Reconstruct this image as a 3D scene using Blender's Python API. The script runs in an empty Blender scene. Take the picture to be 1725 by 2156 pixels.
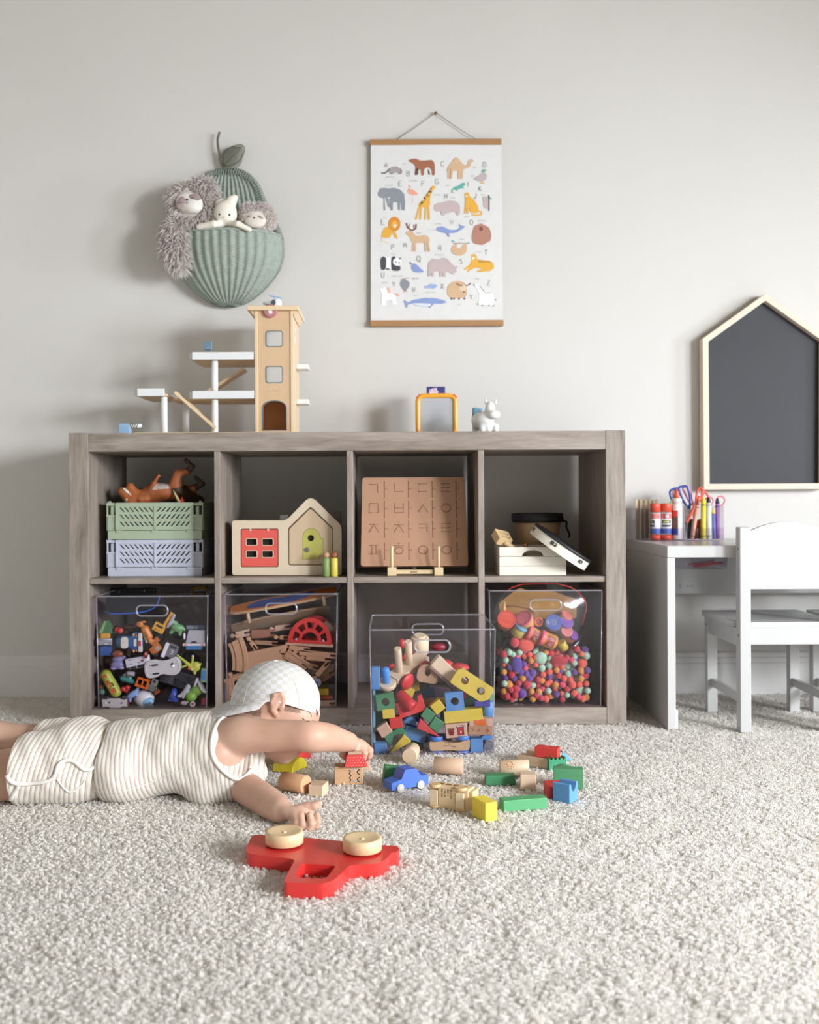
import bpy, bmesh, math, random
import numpy as np
from mathutils import Vector, Matrix, Euler, geometry
C = bpy.context.scene.collection
S = bpy.context.scene
PI = math.pi
# ------------------------------------------------------------------ camera
F, CX, CY, H, ROLL = 2148.0, 824.0, 1050.0, 0.595, 0.0047
cam = bpy.data.cameras.new('camera'); cam_o = bpy.data.objects.new('camera', cam); C.objects.link(cam_o)
cam_o.location = (0, 0, H); cam_o.rotation_mode = 'QUATERNION'
cam_o.rotation_quaternion = Euler((PI/2, 0, 0)).to_quaternion() @ Euler((0, 0, -ROLL)).to_quaternion()
cam.sensor_fit = 'VERTICAL'; cam.sensor_height = 36; cam.lens = 36*F/2156
cam.shift_x = (862.5-CX)/2156; cam.shift_y = (CY-1078)/2156
cam.clip_start = 0.05; cam.clip_end = 50
cam.dof.use_dof = True; cam.dof.focus_distance = 2.05; cam.dof.aperture_fstop = 4.0
S.camera = cam_o
# ------------------------------------------------------------------ world, lights, exposure
W = bpy.data.worlds.new('world'); S.world = W; W.use_nodes = True
W.node_tree.nodes['Background'].inputs[0].default_value = (0.93, 0.96, 1.0, 1)
W.node_tree.nodes['Background'].inputs[1].default_value = 1.0
S.view_settings.view_transform = 'Standard'; S.view_settings.look = 'None'
S.view_settings.exposure = 0.80; S.view_settings.gamma = 1.0
def area(name, loc, target, sx, sy, power, col=(1, 1, 1), spread=180):
    l = bpy.data.lights.new(name, 'AREA'); l.shape = 'RECTANGLE'; l.size = sx; l.size_y = sy
    l.energy = power; l.color = col; l.spread = math.radians(spread)
    o = bpy.data.objects.new(name, l); C.objects.link(o); o.location = loc
    d = Vector(target)-Vector(loc); o.rotation_euler = d.to_track_quat('-Z', 'Y').to_euler()
    return o
RX, LX, FY, BY, CZ = 3.5, -2.4, -2.2, 3.10, 2.45        # room: right, left, front, back wall, ceiling
DAY = (0.905, 0.952, 1.0)
area('daylight_window_by_desk', (RX-0.02, 1.72, 0.85), (0.2, 2.6, -0.1), 0.45, 1.2, 11.5, DAY, 95)
area('daylight_middle_window', (RX-0.02, 0.55, 0.85), (0, 2.2, -0.1), 0.45, 1.2, 21, DAY, 92)
area('daylight_rear_window', (RX-0.02, -0.7, 1.15), (0.2, 1.1, -1.0), 1.3, 1.3, 142, DAY, 120)
S.cycles.use_denoising = True
S.cycles.max_bounces = 8; S.cycles.diffuse_bounces = 5; S.cycles.glossy_bounces = 3
S.cycles.transparent_max_bounces = 24; S.cycles.transmission_bounces = 4
S.cycles.caustics_reflective = False; S.cycles.caustics_refractive = False
S.cycles.sample_clamp_indirect = 4.0
S.cycles.use_adaptive_sampling = True; S.cycles.adaptive_threshold = 0.02
try: S.cycles_curves.shape = 'RIBBONS'
except Exception: pass
# ------------------------------------------------------------------ helpers
def at(px, py, Y):
    dx, dy = px-CX, py-CY
    dx, dy = dx-ROLL*dy, dy+ROLL*dx
    return Vector((dx*Y/F, Y, H-dy*Y/F))
def fl(px, py, z=0.0):                       # the floor point (height z) seen at a pixel
    return at(px, py, (H-z)*F/(py-CY+ROLL*(px-CX)))
def lin(c):
    if isinstance(c, str):
        c = c.lstrip('#'); c = [int(c[i:i+2], 16)/255 for i in (0, 2, 4)]
    return tuple(x/12.92 if x <= 0.04045 else ((x+0.055)/1.055)**2.4 for x in c)+(1.0,)
class NT:
    def __init__(s, name):
        s.m = bpy.data.materials.new(name); s.m.use_nodes = True; s.t = s.m.node_tree
        s.p = s.t.nodes['Principled BSDF']; s.out = s.t.nodes['Material Output']
    def n(s, typ, **kw):
        nd = s.t.nodes.new(typ)
        for k, v in kw.items():
            if k in nd.inputs.keys(): nd.inputs[k].default_value = v
            else: setattr(nd, k, v)
        return nd
    def l(s, a, b): s.t.links.new(a, b)
    def ramp(s, fac, stops):
        r = s.n('ShaderNodeValToRGB'); e = r.color_ramp.elements
        while len(e) < len(stops): e.new(0.5)
        for q, (p, c) in zip(e, stops): q.position = p; q.color = c
        s.l(fac, r.inputs[0]); return r.outputs[0]
    def coord(s, scale=(1, 1, 1), rot=(0, 0, 0)):
        tc = s.n('ShaderNodeTexCoord'); mp = s.n('ShaderNodeMapping')
        mp.inputs['Scale'].default_value = scale; mp.inputs['Rotation'].default_value = rot
        s.l(tc.outputs['Object'], mp.inputs[0]); return mp.outputs[0]
    def noise(s, vec, scale, detail=4, rough=0.5, dist=0.0):
        q = s.n('ShaderNodeTexNoise'); q.inputs['Scale'].default_value = scale; q.inputs['Detail'].default_value = detail
        q.inputs['Roughness'].default_value = rough; q.inputs['Distortion'].default_value = dist
        s.l(vec, q.inputs['Vector']); return q.outputs[0]
    def bump(s, h, strength=0.2, dist=0.001):
        b = s.n('ShaderNodeBump'); b.inputs['Strength'].default_value = strength; b.inputs['Distance'].default_value = dist
        s.l(h, b.inputs['Height']); s.l(b.outputs[0], s.p.inputs['Normal'])
def shade(c, k): return tuple(min(1, max(0, x*k)) for x in c[:3])+(1.0,)
_M = {}
def paint(col, rough=0.45, var=0.05, scale=30, bump=0.0, coat=0.0, sss=0.0, metal=0.0, sheen=0.0, bscale=None):
    """A plain painted, plastic or cloth surface with a faint procedural mottling."""
    key = (str(col), rough, var, scale, bump, coat, sss, metal, sheen, bscale)
    if key in _M: return _M[key]
    k = NT('paint'); c = lin(col); p = k.p
    v = k.coord(); nz = k.noise(v, scale, 3)
    k.l(k.ramp(nz, [(0.3, shade(c, 1-var)), (0.7, shade(c, 1+var))]), p.inputs['Base Color'])
    p.inputs['Roughness'].default_value = rough; p.inputs['Metallic'].default_value = metal
    p.inputs['Coat Weight'].default_value = coat; p.inputs['Sheen Weight'].default_value = sheen
    if sss: p.inputs['Subsurface Weight'].default_value = sss; p.inputs['Subsurface Radius'].default_value = (0.01, 0.006, 0.004)
    if bump: k.bump(k.noise(v, bscale or scale*12, 3), bump, 0.0006)
    _M[key] = k.m; return k.m
def wood(col, axis=0, contrast=0.12, scale=14, rough=0.5, stretch=0.12, coat=0.0):
    key = ('wood', str(col), axis, contrast, scale, rough, stretch)
    if key in _M: return _M[key]
    k = NT('wood'); c = lin(col)
    sc = [1.0, 1.0, 1.0]; sc[axis] = stretch
    v = k.coord(tuple(sc)); n1 = k.noise(v, scale, 5, 0.6, 0.6); n2 = k.noise(v, scale*9, 2, 0.5)
    mx = k.n('ShaderNodeMix'); mx.data_type = 'FLOAT'; mx.inputs[0].default_value = 0.35
    k.l(n1, mx.inputs[2]); k.l(n2, mx.inputs[3])
    k.l(k.ramp(mx.outputs[0], [(0.3, shade(c, 1-contrast)), (0.5, c), (0.7, shade(c, 1+contrast*0.6))]), k.p.inputs['Base Color'])
    k.p.inputs['Roughness'].default_value = rough
    k.bump(n2, 0.08, 0.0005); _M[key] = k.m; return k.m
def R(x, y, z): return Euler((math.radians(x), math.radians(y), math.radians(z))).to_matrix().to_4x4()
def T(x, y=None, z=None): return Matrix.Translation(x if y is None else (x, y, z))
class B:
    """Collects shapes into one mesh. mi = material slot of what is added next."""
    def __init__(s): s.bm = bmesh.new(); s.mi = 0; s.M = Matrix()
    def _fin(s, vs, M, smooth):
        M = s.M @ M if M is not None else s.M
        for v in vs: v.co = M @ v.co
        for f in {f for v in vs for f in v.link_faces}: f.material_index = s.mi; f.smooth = smooth
    def box(s, size, c=(0, 0, 0), M=None, bev=0.0, seg=2):
        r = bmesh.ops.create_cube(s.bm, size=1.0); vs = r['verts']
        for v in vs: v.co = Vector((v.co.x*size[0], v.co.y*size[1], v.co.z*size[2]))
        if bev:
            es = list({e for v in vs for e in v.link_edges})
            q = bmesh.ops.bevel(s.bm, geom=es, offset=min(bev, min(size)*0.45), segments=seg, profile=0.5, affect='EDGES', clamp_overlap=True)
            vs = list({v for v in q['verts']} | {v for v in vs if v.is_valid})
        MM = T(*c) if M is None else M @ T(*c)
        s._fin(vs, MM, bool(bev)); return s
    def plate(s, loops, d0, d1, M=None, smooth=False):
        """Polygon (first loop) with holes (the others) in the xz plane, between y=d0 and y=d1."""
        loops = [[Vector((p[0], 0, p[1])) for p in L] for L in loops]
        flat = [p for L in loops for p in L]
        if len(loops) == 1 and False: tris = None
        tris = geometry.tessellate_polygon([[Vector((p.x, p.z, 0)) for p in L] for L in loops])
        a = [s.bm.verts.new((p.x, d0, p.z)) for p in flat]; b = [s.bm.verts.new((p.x, d1, p.z)) for p in flat]
        fs = []
        for t in tris:
            try:
                fs.append(s.bm.faces.new([a[i] for i in t])); fs.append(s.bm.faces.new([b[i] for i in reversed(t)]))
            except ValueError: pass
        o = 0
        for L in loops:
            n = len(L)
            for i in range(n):
                j = (i+1) % n
                f = s.bm.faces.new([a[o+i], a[o+j], b[o+j], b[o+i]]); fs.append(f)
            o += n
        bmesh.ops.recalc_face_normals(s.bm, faces=fs)
        s._fin(a+b, M, smooth); return s
    def lathe(s, prof, M=None, n=24, smooth=True, arc=2*PI):
        """Profile of (r, z) turned about z."""
        full = abs(arc-2*PI) < 1e-6; cnt = n if full else n+1
        rings = []; new = []
        for r, z in prof:
            if r < 1e-7:
                v = s.bm.verts.new((0, 0, z)); rings.append([v]*cnt); new.append(v)
            else:
                ring = [s.bm.verts.new((r*math.cos(arc*i/n), r*math.sin(arc*i/n), z)) for i in range(cnt)]
                rings.append(ring); new += ring
        fs = []
        for A, D in zip(rings, rings[1:]):
            for i in range(n):
                j = (i+1) % cnt
                q = []
                for v in (A[i], A[j], D[j], D[i]):
                    if v not in q: q.append(v)
                if len(q) > 2:
                    try: fs.append(s.bm.faces.new(q))
                    except ValueError: pass
        bmesh.ops.recalc_face_normals(s.bm, faces=fs)
        s._fin(new, M, smooth); return s
    def cyl(s, r, h, c=(0, 0, 0), M=None, n=24, bev=0.0, r2=None):
        """Upright cylinder from z=0 to h (r at the foot, r2 on top)."""
        r2 = r if r2 is None else r2; b = bev
        prof = [(0, 0), (r-b, 0), (r, b), (r2, h-b), (r2-b, h), (0, h)] if b else [(0, 0), (r, 0), (r2, h), (0, h)]
        MM = T(*c) if M is None else M @ T(*c)
        a = len(s.bm.faces); s.lathe(prof, MM, n, True)
        s.bm.faces.ensure_lookup_table()
        for f in s.bm.faces[a:]:
            if len(f.verts) == 3: f.smooth = False
        return s
    def tube(s, pts, r, M=None, n=8, cap=True, closed=False, flat=1.0):
        pts = [Vector(p) for p in pts]; m = len(pts)
        rs = [r]*m if not hasattr(r, '__len__') else list(r)
        rings = []; new = []; up = None
        for i, p in enumerate(pts):
            if closed: d = pts[(i+1) % m]-pts[i-1]
            else: d = pts[min(i+1, m-1)]-pts[max(i-1, 0)]
            d.normalize()
            if up is None: up = d.orthogonal().normalized() if abs(d.z) > 0.95 else Vector((0, 0, 1))
            x = up.cross(d)
            if x.length < 1e-6: x = d.orthogonal()
            x.normalize(); up2 = d.cross(x).normalized(); up = up2
            ring = [s.bm.verts.new(p+(x*math.cos(2*PI*k/n)+up2*math.sin(2*PI*k/n)*flat)*rs[i]) for k in range(n)]
            rings.append(ring); new += ring
        fs = []
        for i in range(m if closed else m-1):
            A, D = rings[i], rings[(i+1) % m]
            for k in range(n): fs.append(s.bm.faces.new([A[k], A[(k+1) % n], D[(k+1) % n], D[k]]))
        if cap and not closed: fs.append(s.bm.faces.new(rings[0][::-1])); fs.append(s.bm.faces.new(rings[-1]))
        bmesh.ops.recalc_face_normals(s.bm, faces=fs)
        s._fin(new, M, True); return s
    def ball(s, r, c=(0, 0, 0), M=None, sc=(1, 1, 1), u=16, v=10):
        q = bmesh.ops.create_uvsphere(s.bm, u_segments=u, v_segments=v, radius=r)['verts']
        for w in q: w.co = Vector((w.co.x*sc[0], w.co.y*sc[1], w.co.z*sc[2]))
        s._fin(q, T(*c) if M is None else M @ T(*c), True); return s
    def mesh(s, V, Fc, M=None, smooth=True):
        vs = [s.bm.verts.new(v) for v in V]
        for f in Fc:
            try: s.bm.faces.new([vs[i] for i in f])
            except ValueError: pass
        s._fin(vs, M, smooth); return s
def link(name, data, parent=None):
    o = bpy.data.objects.new(name, data); C.objects.link(o)
    if parent is not None: o.parent = parent
    return o
def part(name, b, mats, parent=None, bev=0.0, seg=2, label=None, sub=0, sm=0):
    me = bpy.data.meshes.new(name); b.bm.normal_update(); b.bm.to_mesh(me); b.bm.free()
    for m in (mats if isinstance(mats, (list, tuple)) else [mats]): me.materials.append(m)
    o = link(name, me, parent)
    if bev:
        md = o.modifiers.new('bevel', 'BEVEL'); md.width = bev; md.segments = seg; md.limit_method = 'ANGLE'; md.angle_limit = math.radians(35)
        md.harden_normals = False
    if sub: md = o.modifiers.new('sub', 'SUBSURF'); md.levels = sub; md.render_levels = sub
    if label: o['label'] = label
    return o
def tag(o, label, cat, group=None):
    o['label'] = label; o['category'] = cat
    if group: o['group'] = group
    return o
def thing(name, label, cat, loc=(0, 0, 0), rot=(0, 0, 0), group=None):
    o = bpy.data.objects.new(name, None); C.objects.link(o); o.empty_display_size = 0.02
    o.location = loc; o.rotation_euler = [math.radians(a) for a in rot]
    return tag(o, label, cat, group)
def put(o, loc=(0, 0, 0), rot=(0, 0, 0)):
    o.location = loc; o.rotation_euler = [math.radians(a) for a in rot]; return o
def struct(o): o['kind'] = 'structure'; return o
def dup(root, label, loc, rot=None, group=None):
    r = root.copy(); C.objects.link(r); r.location = loc; r['label'] = label
    if rot is not None: r.rotation_euler = [math.radians(a) for a in rot]
    if group: r['group'] = group
    for ch in root.children:
        c = ch.copy(); C.objects.link(c); c.parent = r
        for g in ch.children: d = g.copy(); C.objects.link(d); d.parent = c
    return r
def rrect(x0, z0, x1, z1, r, n=5):
    pts = []
    for cx, cz, a in ((x1-r, z1-r, 0), (x0+r, z1-r, 90), (x0+r, z0+r, 180), (x1-r, z0+r, 270)):
        for i in range(n+1):
            t = math.radians(a+90*i/n); pts.append((cx+r*math.cos(t), cz+r*math.sin(t)))
    return pts
def circ(cx, cz, r, n=20, rz=None): return [(cx+r*math.cos(2*PI*i/n), cz+(rz or r)*math.sin(2*PI*i/n)) for i in range(n)]
def rpoly(pts, r, n=4):
    """Polygon with its corners rounded."""
    out = []; m = len(pts)
    for i in range(m):
        p0, p, p1 = Vector(pts[i-1]), Vector(pts[i]), Vector(pts[(i+1) % m])
        rr = r[i] if hasattr(r, '__len__') else r
        a = (p0-p); b = (p1-p); d = min(rr, a.length*0.48, b.length*0.48)
        if d < 1e-5: out.append(tuple(p)); continue
        A = p+a.normalized()*d; Bq = p+b.normalized()*d
        for k in range(n+1):
            t = k/n; q = A*(1-t)**2+p*2*t*(1-t)+Bq*t*t; out.append(tuple(q))
    return out
def spline(pts, n=6, closed=False):
    P = [Vector(p) for p in pts]; m = len(P); out = []
    for i in range(m if closed else m-1):
        if closed: a, b, c, d = P[i-1], P[i], P[(i+1) % m], P[(i+2) % m]
        else: a, b, c, d = P[max(i-1, 0)], P[i], P[i+1], P[min(i+2, m-1)]
        for k in range(n):
            t = k/n
            out.append(0.5*((2*b)+(c-a)*t+(2*a-5*b+4*c-d)*t*t+(3*b-a-3*c+d)*t**3))
    if not closed: out.append(P[-1])
    return out
# ---- soft solids: capsules, ellipsoids and boxes blended into one closed surface (surface nets on a grid)
def cap(a, b, ra, rb=None, k=0.0, m=0): return ('cap', Vector(a), Vector(b), ra, ra if rb is None else rb, k, m)
def ell(c, r, rot=None, k=0.0, m=0): return ('ell', Vector(c), Vector(r if hasattr(r, '__len__') else (r, r, r)), rot, k, m)
def sbox(c, h, rot=None, rr=0.003, k=0.0, m=0): return ('box', Vector(c), Vector(h), rot, rr, k, m)
def cut(pr): return ('cut', pr)
def _dist(pr, X, Y, Z):
    if pr[0] == 'cap':
        a, b, ra, rb = pr[1:5]; d = b-a; L2 = max(d.length_squared, 1e-12)
        t = np.clip(((X-a.x)*d.x+(Y-a.y)*d.y+(Z-a.z)*d.z)/L2, 0, 1)
        return np.sqrt((X-a.x-t*d.x)**2+(Y-a.y-t*d.y)**2+(Z-a.z-t*d.z)**2)-(ra+(rb-ra)*t)
    c = pr[1]; rot = pr[3]; x, y, z = X-c.x, Y-c.y, Z-c.z
    if rot is not None:
        q = rot.to_3x3().transposed()
        x, y, z = (q[i][0]*x+q[i][1]*y+q[i][2]*z for i in range(3))
    h = pr[2]
    if pr[0] == 'ell':
        k0 = np.sqrt((x/h.x)**2+(y/h.y)**2+(z/h.z)**2); k1 = np.sqrt((x/h.x**2)**2+(y/h.y**2)**2+(z/h.z**2)**2)
        return np.where(k1 > 1e-9, k0*(k0-1)/np.maximum(k1, 1e-9), -min(h))
    rr = pr[4]; qx, qy, qz = np.abs(x)-h.x+rr, np.abs(y)-h.y+rr, np.abs(z)-h.z+rr
    return np.sqrt(np.maximum(qx, 0)**2+np.maximum(qy, 0)**2+np.maximum(qz, 0)**2)+np.minimum(np.maximum(qx, np.maximum(qy, qz)), 0)-rr
def _bb(pr):
    if pr[0] == 'cap':
        r = max(pr[3], pr[4]); a, b = pr[1], pr[2]
        return [min(a[i], b[i])-r for i in range(3)], [max(a[i], b[i])+r for i in range(3)]
    if pr[3] is None: return [pr[1][i]-pr[2][i] for i in range(3)], [pr[1][i]+pr[2][i] for i in range(3)]
    e = pr[2].length if pr[0] == 'box' else max(pr[2])
    return [pr[1][i]-e for i in range(3)], [pr[1][i]+e for i in range(3)]
def soft(prims, res, mod=None, clip=None):
    """Returns verts (N,3), quads, material index per quad."""
    lo = np.full(3, 1e9); hi = -lo
    for pr in prims:
        if pr[0] == 'cut': continue
        a, b = _bb(pr); lo = np.minimum(lo, a); hi = np.maximum(hi, b)
    lo -= res*3; hi += res*3
    if clip: lo = np.maximum(lo, clip[0]); hi = np.minimum(hi, clip[1])
    n = np.ceil((hi-lo)/res).astype(int)+1
    ax = [(lo[i]+res*np.arange(n[i])).astype(np.float32) for i in range(3)]
    D = np.full(tuple(n), 0.05, np.float32); MI = np.zeros(tuple(n), np.int8); BD = np.full(tuple(n), 9.0, np.float32)
    for pr in prims:
        c = pr[0] == 'cut'; q = pr[1] if c else pr
        k = q[-2]; a, b = _bb(q); pad = max(k, 0)+res*3
        i0 = [max(0, int((a[i]-pad-lo[i])/res)) for i in range(3)]; i1 = [min(n[i], int((b[i]+pad-lo[i])/res)+2) for i in range(3)]
        if any(i1[i] <= i0[i] for i in range(3)): continue
        sl = tuple(slice(i0[i], i1[i]) for i in range(3))
        X, Y, Z = np.meshgrid(*[ax[i][sl[i]] for i in range(3)], indexing='ij', sparse=True)
        d = _dist(q, X, Y, Z).astype(np.float32); old = D[sl]
        if c:
            if k > 0:
                h = np.maximum(k-np.abs(old+d), 0)/k; D[sl] = np.maximum(old, -d)+h*h*k*0.25
            else: D[sl] = np.maximum(old, -d)
            w = -d > old-res*0.5
            MI[sl] = np.where((q[-1] > 0) & (d < res*1.5), q[-1], MI[sl])
            continue
        if k > 0:
            h = np.maximum(k-np.abs(old-d), 0)/k; D[sl] = np.minimum(old, d)-h*h*k*0.25
        else: D[sl] = np.minimum(old, d)
        w = d < BD[sl]; MI[sl] = np.where(w, q[-1], MI[sl]); BD[sl] = np.where(w, d, BD[sl])
    if mod is not None:
        X, Y, Z = np.meshgrid(*ax, indexing='ij', sparse=True); D = mod(D, X, Y, Z).astype(np.float32)
    ins = D < 0
    nx, ny, nz = n
    cells = np.zeros((nx-1, ny-1, nz-1), np.int8)
    for i in (0, 1):
        for j in (0, 1):
            for k in (0, 1): cells += ins[i:nx-1+i, j:ny-1+j, k:nz-1+k]
    act = (cells > 0) & (cells < 8); idx = np.argwhere(act)
    vid = np.full(act.shape, -1, np.int64); vid[act] = np.arange(len(idx))
    P = np.zeros((len(idx), 3)); cnt = np.zeros(len(idx))
    I, J, K = idx.T
    for d in range(3):
        o = [0, 0, 0]; o[d] = 1; e1, e2 = [q for q in range(3) if q != d]
        for u in (0, 1):
            for v in (0, 1):
                s0 = [0, 0, 0]; s0[e1] = u; s0[e2] = v
                A = D[I+s0[0], J+s0[1], K+s0[2]]; Bd = D[I+s0[0]+o[0], J+s0[1]+o[1], K+s0[2]+o[2]]
                mk = (A < 0) != (Bd < 0); t = np.where(mk, A/np.where(mk, A-Bd, 1), 0)
                q = np.tile(np.array(s0, float), (len(idx), 1)); q[:, d] += t
                P[mk] += q[mk]; cnt[mk] += 1
    V = lo+res*(idx+P/np.maximum(cnt, 1)[:, None])
    quads = []; mats = []
    for d in range(3):
        e1, e2 = [(1, 2), (2, 0), (0, 1)][d]
        sl0 = [slice(1, -1)]*3; sl0[d] = slice(0, n[d]-1); sl1 = list(sl0); sl1[d] = slice(1, n[d])
        a = ins[tuple(sl0)]; b = ins[tuple(sl1)]; ch = np.argwhere(a != b)
        if not len(ch): continue
        base = ch+np.array([s.start for s in sl0]); fl_ = a[tuple(ch.T)]
        def vv(d1, d2):
            q = base.copy(); q[:, e1] -= d1; q[:, e2] -= d2; return vid[tuple(q.T)]
        Q = np.stack([vv(1, 1), vv(0, 1), vv(0, 0), vv(1, 0)], 1)
        Q = np.where(fl_[:, None], Q, Q[:, ::-1]); quads.append(Q); mats.append(MI[tuple(base.T)])
    Q = np.concatenate(quads); Mi = np.concatenate(mats); ok = (Q >= 0).all(1)
    return V, Q[ok], Mi[ok]
def np_mesh(name, V, Q, mi=None, mats=(), smooth=True):
    me = bpy.data.meshes.new(name); k = Q.shape[1]
    me.vertices.add(len(V)); me.vertices.foreach_set('co', np.ascontiguousarray(V, np.float32).ravel())
    me.loops.add(Q.size); me.loops.foreach_set('vertex_index', np.ascontiguousarray(Q, np.int32).ravel())
    me.polygons.add(len(Q)); me.polygons.foreach_set('loop_start', np.arange(0, Q.size, k, dtype=np.int32))
    me.polygons.foreach_set('loop_total', np.full(len(Q), k, np.int32))
    if mi is not None: me.polygons.foreach_set('material_index', np.ascontiguousarray(mi, np.int32))
    me.polygons.foreach_set('use_smooth', np.full(len(Q), smooth, bool))
    for m in mats: me.materials.append(m)
    me.update(calc_edges=True); me.validate(); return me
def relax(V, Q, it=1, w=0.5):
    for _ in range(it):
        S_ = np.zeros_like(V); c = np.zeros(len(V))
        for a, b in ((0, 1), (1, 2), (2, 3), (3, 0)):
            np.add.at(S_, Q[:, a], V[Q[:, b]]); np.add.at(c, Q[:, a], 1)
            np.add.at(S_, Q[:, b], V[Q[:, a]]); np.add.at(c, Q[:, b], 1)
        V = V*(1-w)+w*S_/np.maximum(c, 1)[:, None]
    return V
def blob(name, prims, res, mats, parent=None, it=2, mod=None, label=None):
    V, Q, Mi = soft(prims, res, mod); V = relax(V, Q, it)
    o = link(name, np_mesh(name, V, Q, Mi, mats if isinstance(mats, (list, tuple)) else [mats]), parent)
    if label: o['label'] = label
    return o
def hair(name, pts, rad, mat, parent=None):
    """pts (N, k, 3) strands with radius (k,)"""
    N, k = pts.shape[:2]; cd = bpy.data.hair_curves.new(name); cd.add_curves([k]*N)
    cd.attributes['position'].data.foreach_set('vector', np.ascontiguousarray(pts, np.float32).ravel())
    a = cd.attributes.get('radius') or cd.attributes.new('radius', 'FLOAT', 'POINT')
    a.data.foreach_set('value', np.tile(np.asarray(rad, np.float32), N)); cd.materials.append(mat)
    return link(name, cd, parent)
# ------------------------------------------------------------------ the room
def wall_mat():
    k = NT('wall_paint'); v = k.coord(); n = k.noise(v, 2.5, 3)
    c = lin('#d3d0cc')
    k.l(k.ramp(n, [(0.3, shade(c, 0.985)), (0.7, shade(c, 1.015))]), k.p.inputs['Base Color'])
    k.p.inputs['Roughness'].default_value = 0.75; k.bump(k.noise(v, 260, 3), 0.06, 0.0006); return k.m
WALL = wall_mat(); DIM = paint('#e8e6e1', 0.8, 0.02, 3); TRIM = paint('#dcdad8', 0.4, 0.01, 6)
def slab(name, size, c, m): return struct(part(name, B().box(size, c), m))
slab('wall_back', (RX-LX+0.2, 0.1, CZ+0.1), ((RX+LX)/2, BY+0.05, CZ/2), WALL)
slab('wall_left', (0.1, BY-FY, CZ), (LX-0.05, (BY+FY)/2, CZ/2), DIM)
slab('wall_front', (RX-LX+0.2, 0.1, CZ), ((RX+LX)/2, FY-0.05, CZ/2), DIM)
slab('ceiling', (RX-LX+0.2, BY-FY+0.2, 0.1), ((RX+LX)/2, (BY+FY)/2, CZ+0.05), paint('#9a9283', 0.8, 0.01, 4))
slab('wall_right', (0.1, BY-FY, CZ), (RX+0.05, (BY+FY)/2, CZ/2), WALL)
def window(n, w, h, M):
    b = B(); b.M = M
    b.plate([rrect(-w/2-0.07, -h/2-0.07, w/2+0.07, h/2+0.07, 0.002, 1), rrect(-w/2, -h/2, w/2, h/2, 0.002, 1)], 0, 0.018)
    o = struct(part('window_%d' % n, b, TRIM, bev=0.003)); return o
window(1, 0.45, 1.2, T(RX-0.019, 1.72, 0.85) @ R(0, 0, 90))
window(2, 0.45, 1.2, T(RX-0.019, 0.55, 0.85) @ R(0, 0, 90))
window(3, 1.3, 1.3, T(RX-0.019, -0.7, 1.15) @ R(0, 0, 90))
b = B()                                        # baseboard: flat board, stepped ogee, thin bead
prof = [(0, -0.012), (0.016, -0.012), (0.016, 0.092), (0.0125, 0.095), (0.0125, 0.108), (0.009, 0.111), (0.009, 0.122), (0.005, 0.126), (0, 0.127)]
for k in range(len(prof)-1):
    (a, z), (c, w) = prof[k], prof[k+1]
    b.mesh([(LX, BY-a, z), (RX, BY-a, z), (RX, BY-c, w), (LX, BY-c, w)], [(0, 1, 2, 3)], smooth=False)
struct(part('baseboard_back', b, TRIM))
slab('floor', (RX-LX, BY-FY, 0.05), ((RX+LX)/2, (BY+FY)/2, -0.037), paint('#d6d3cf', 0.95, 0.03, 60))
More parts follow.
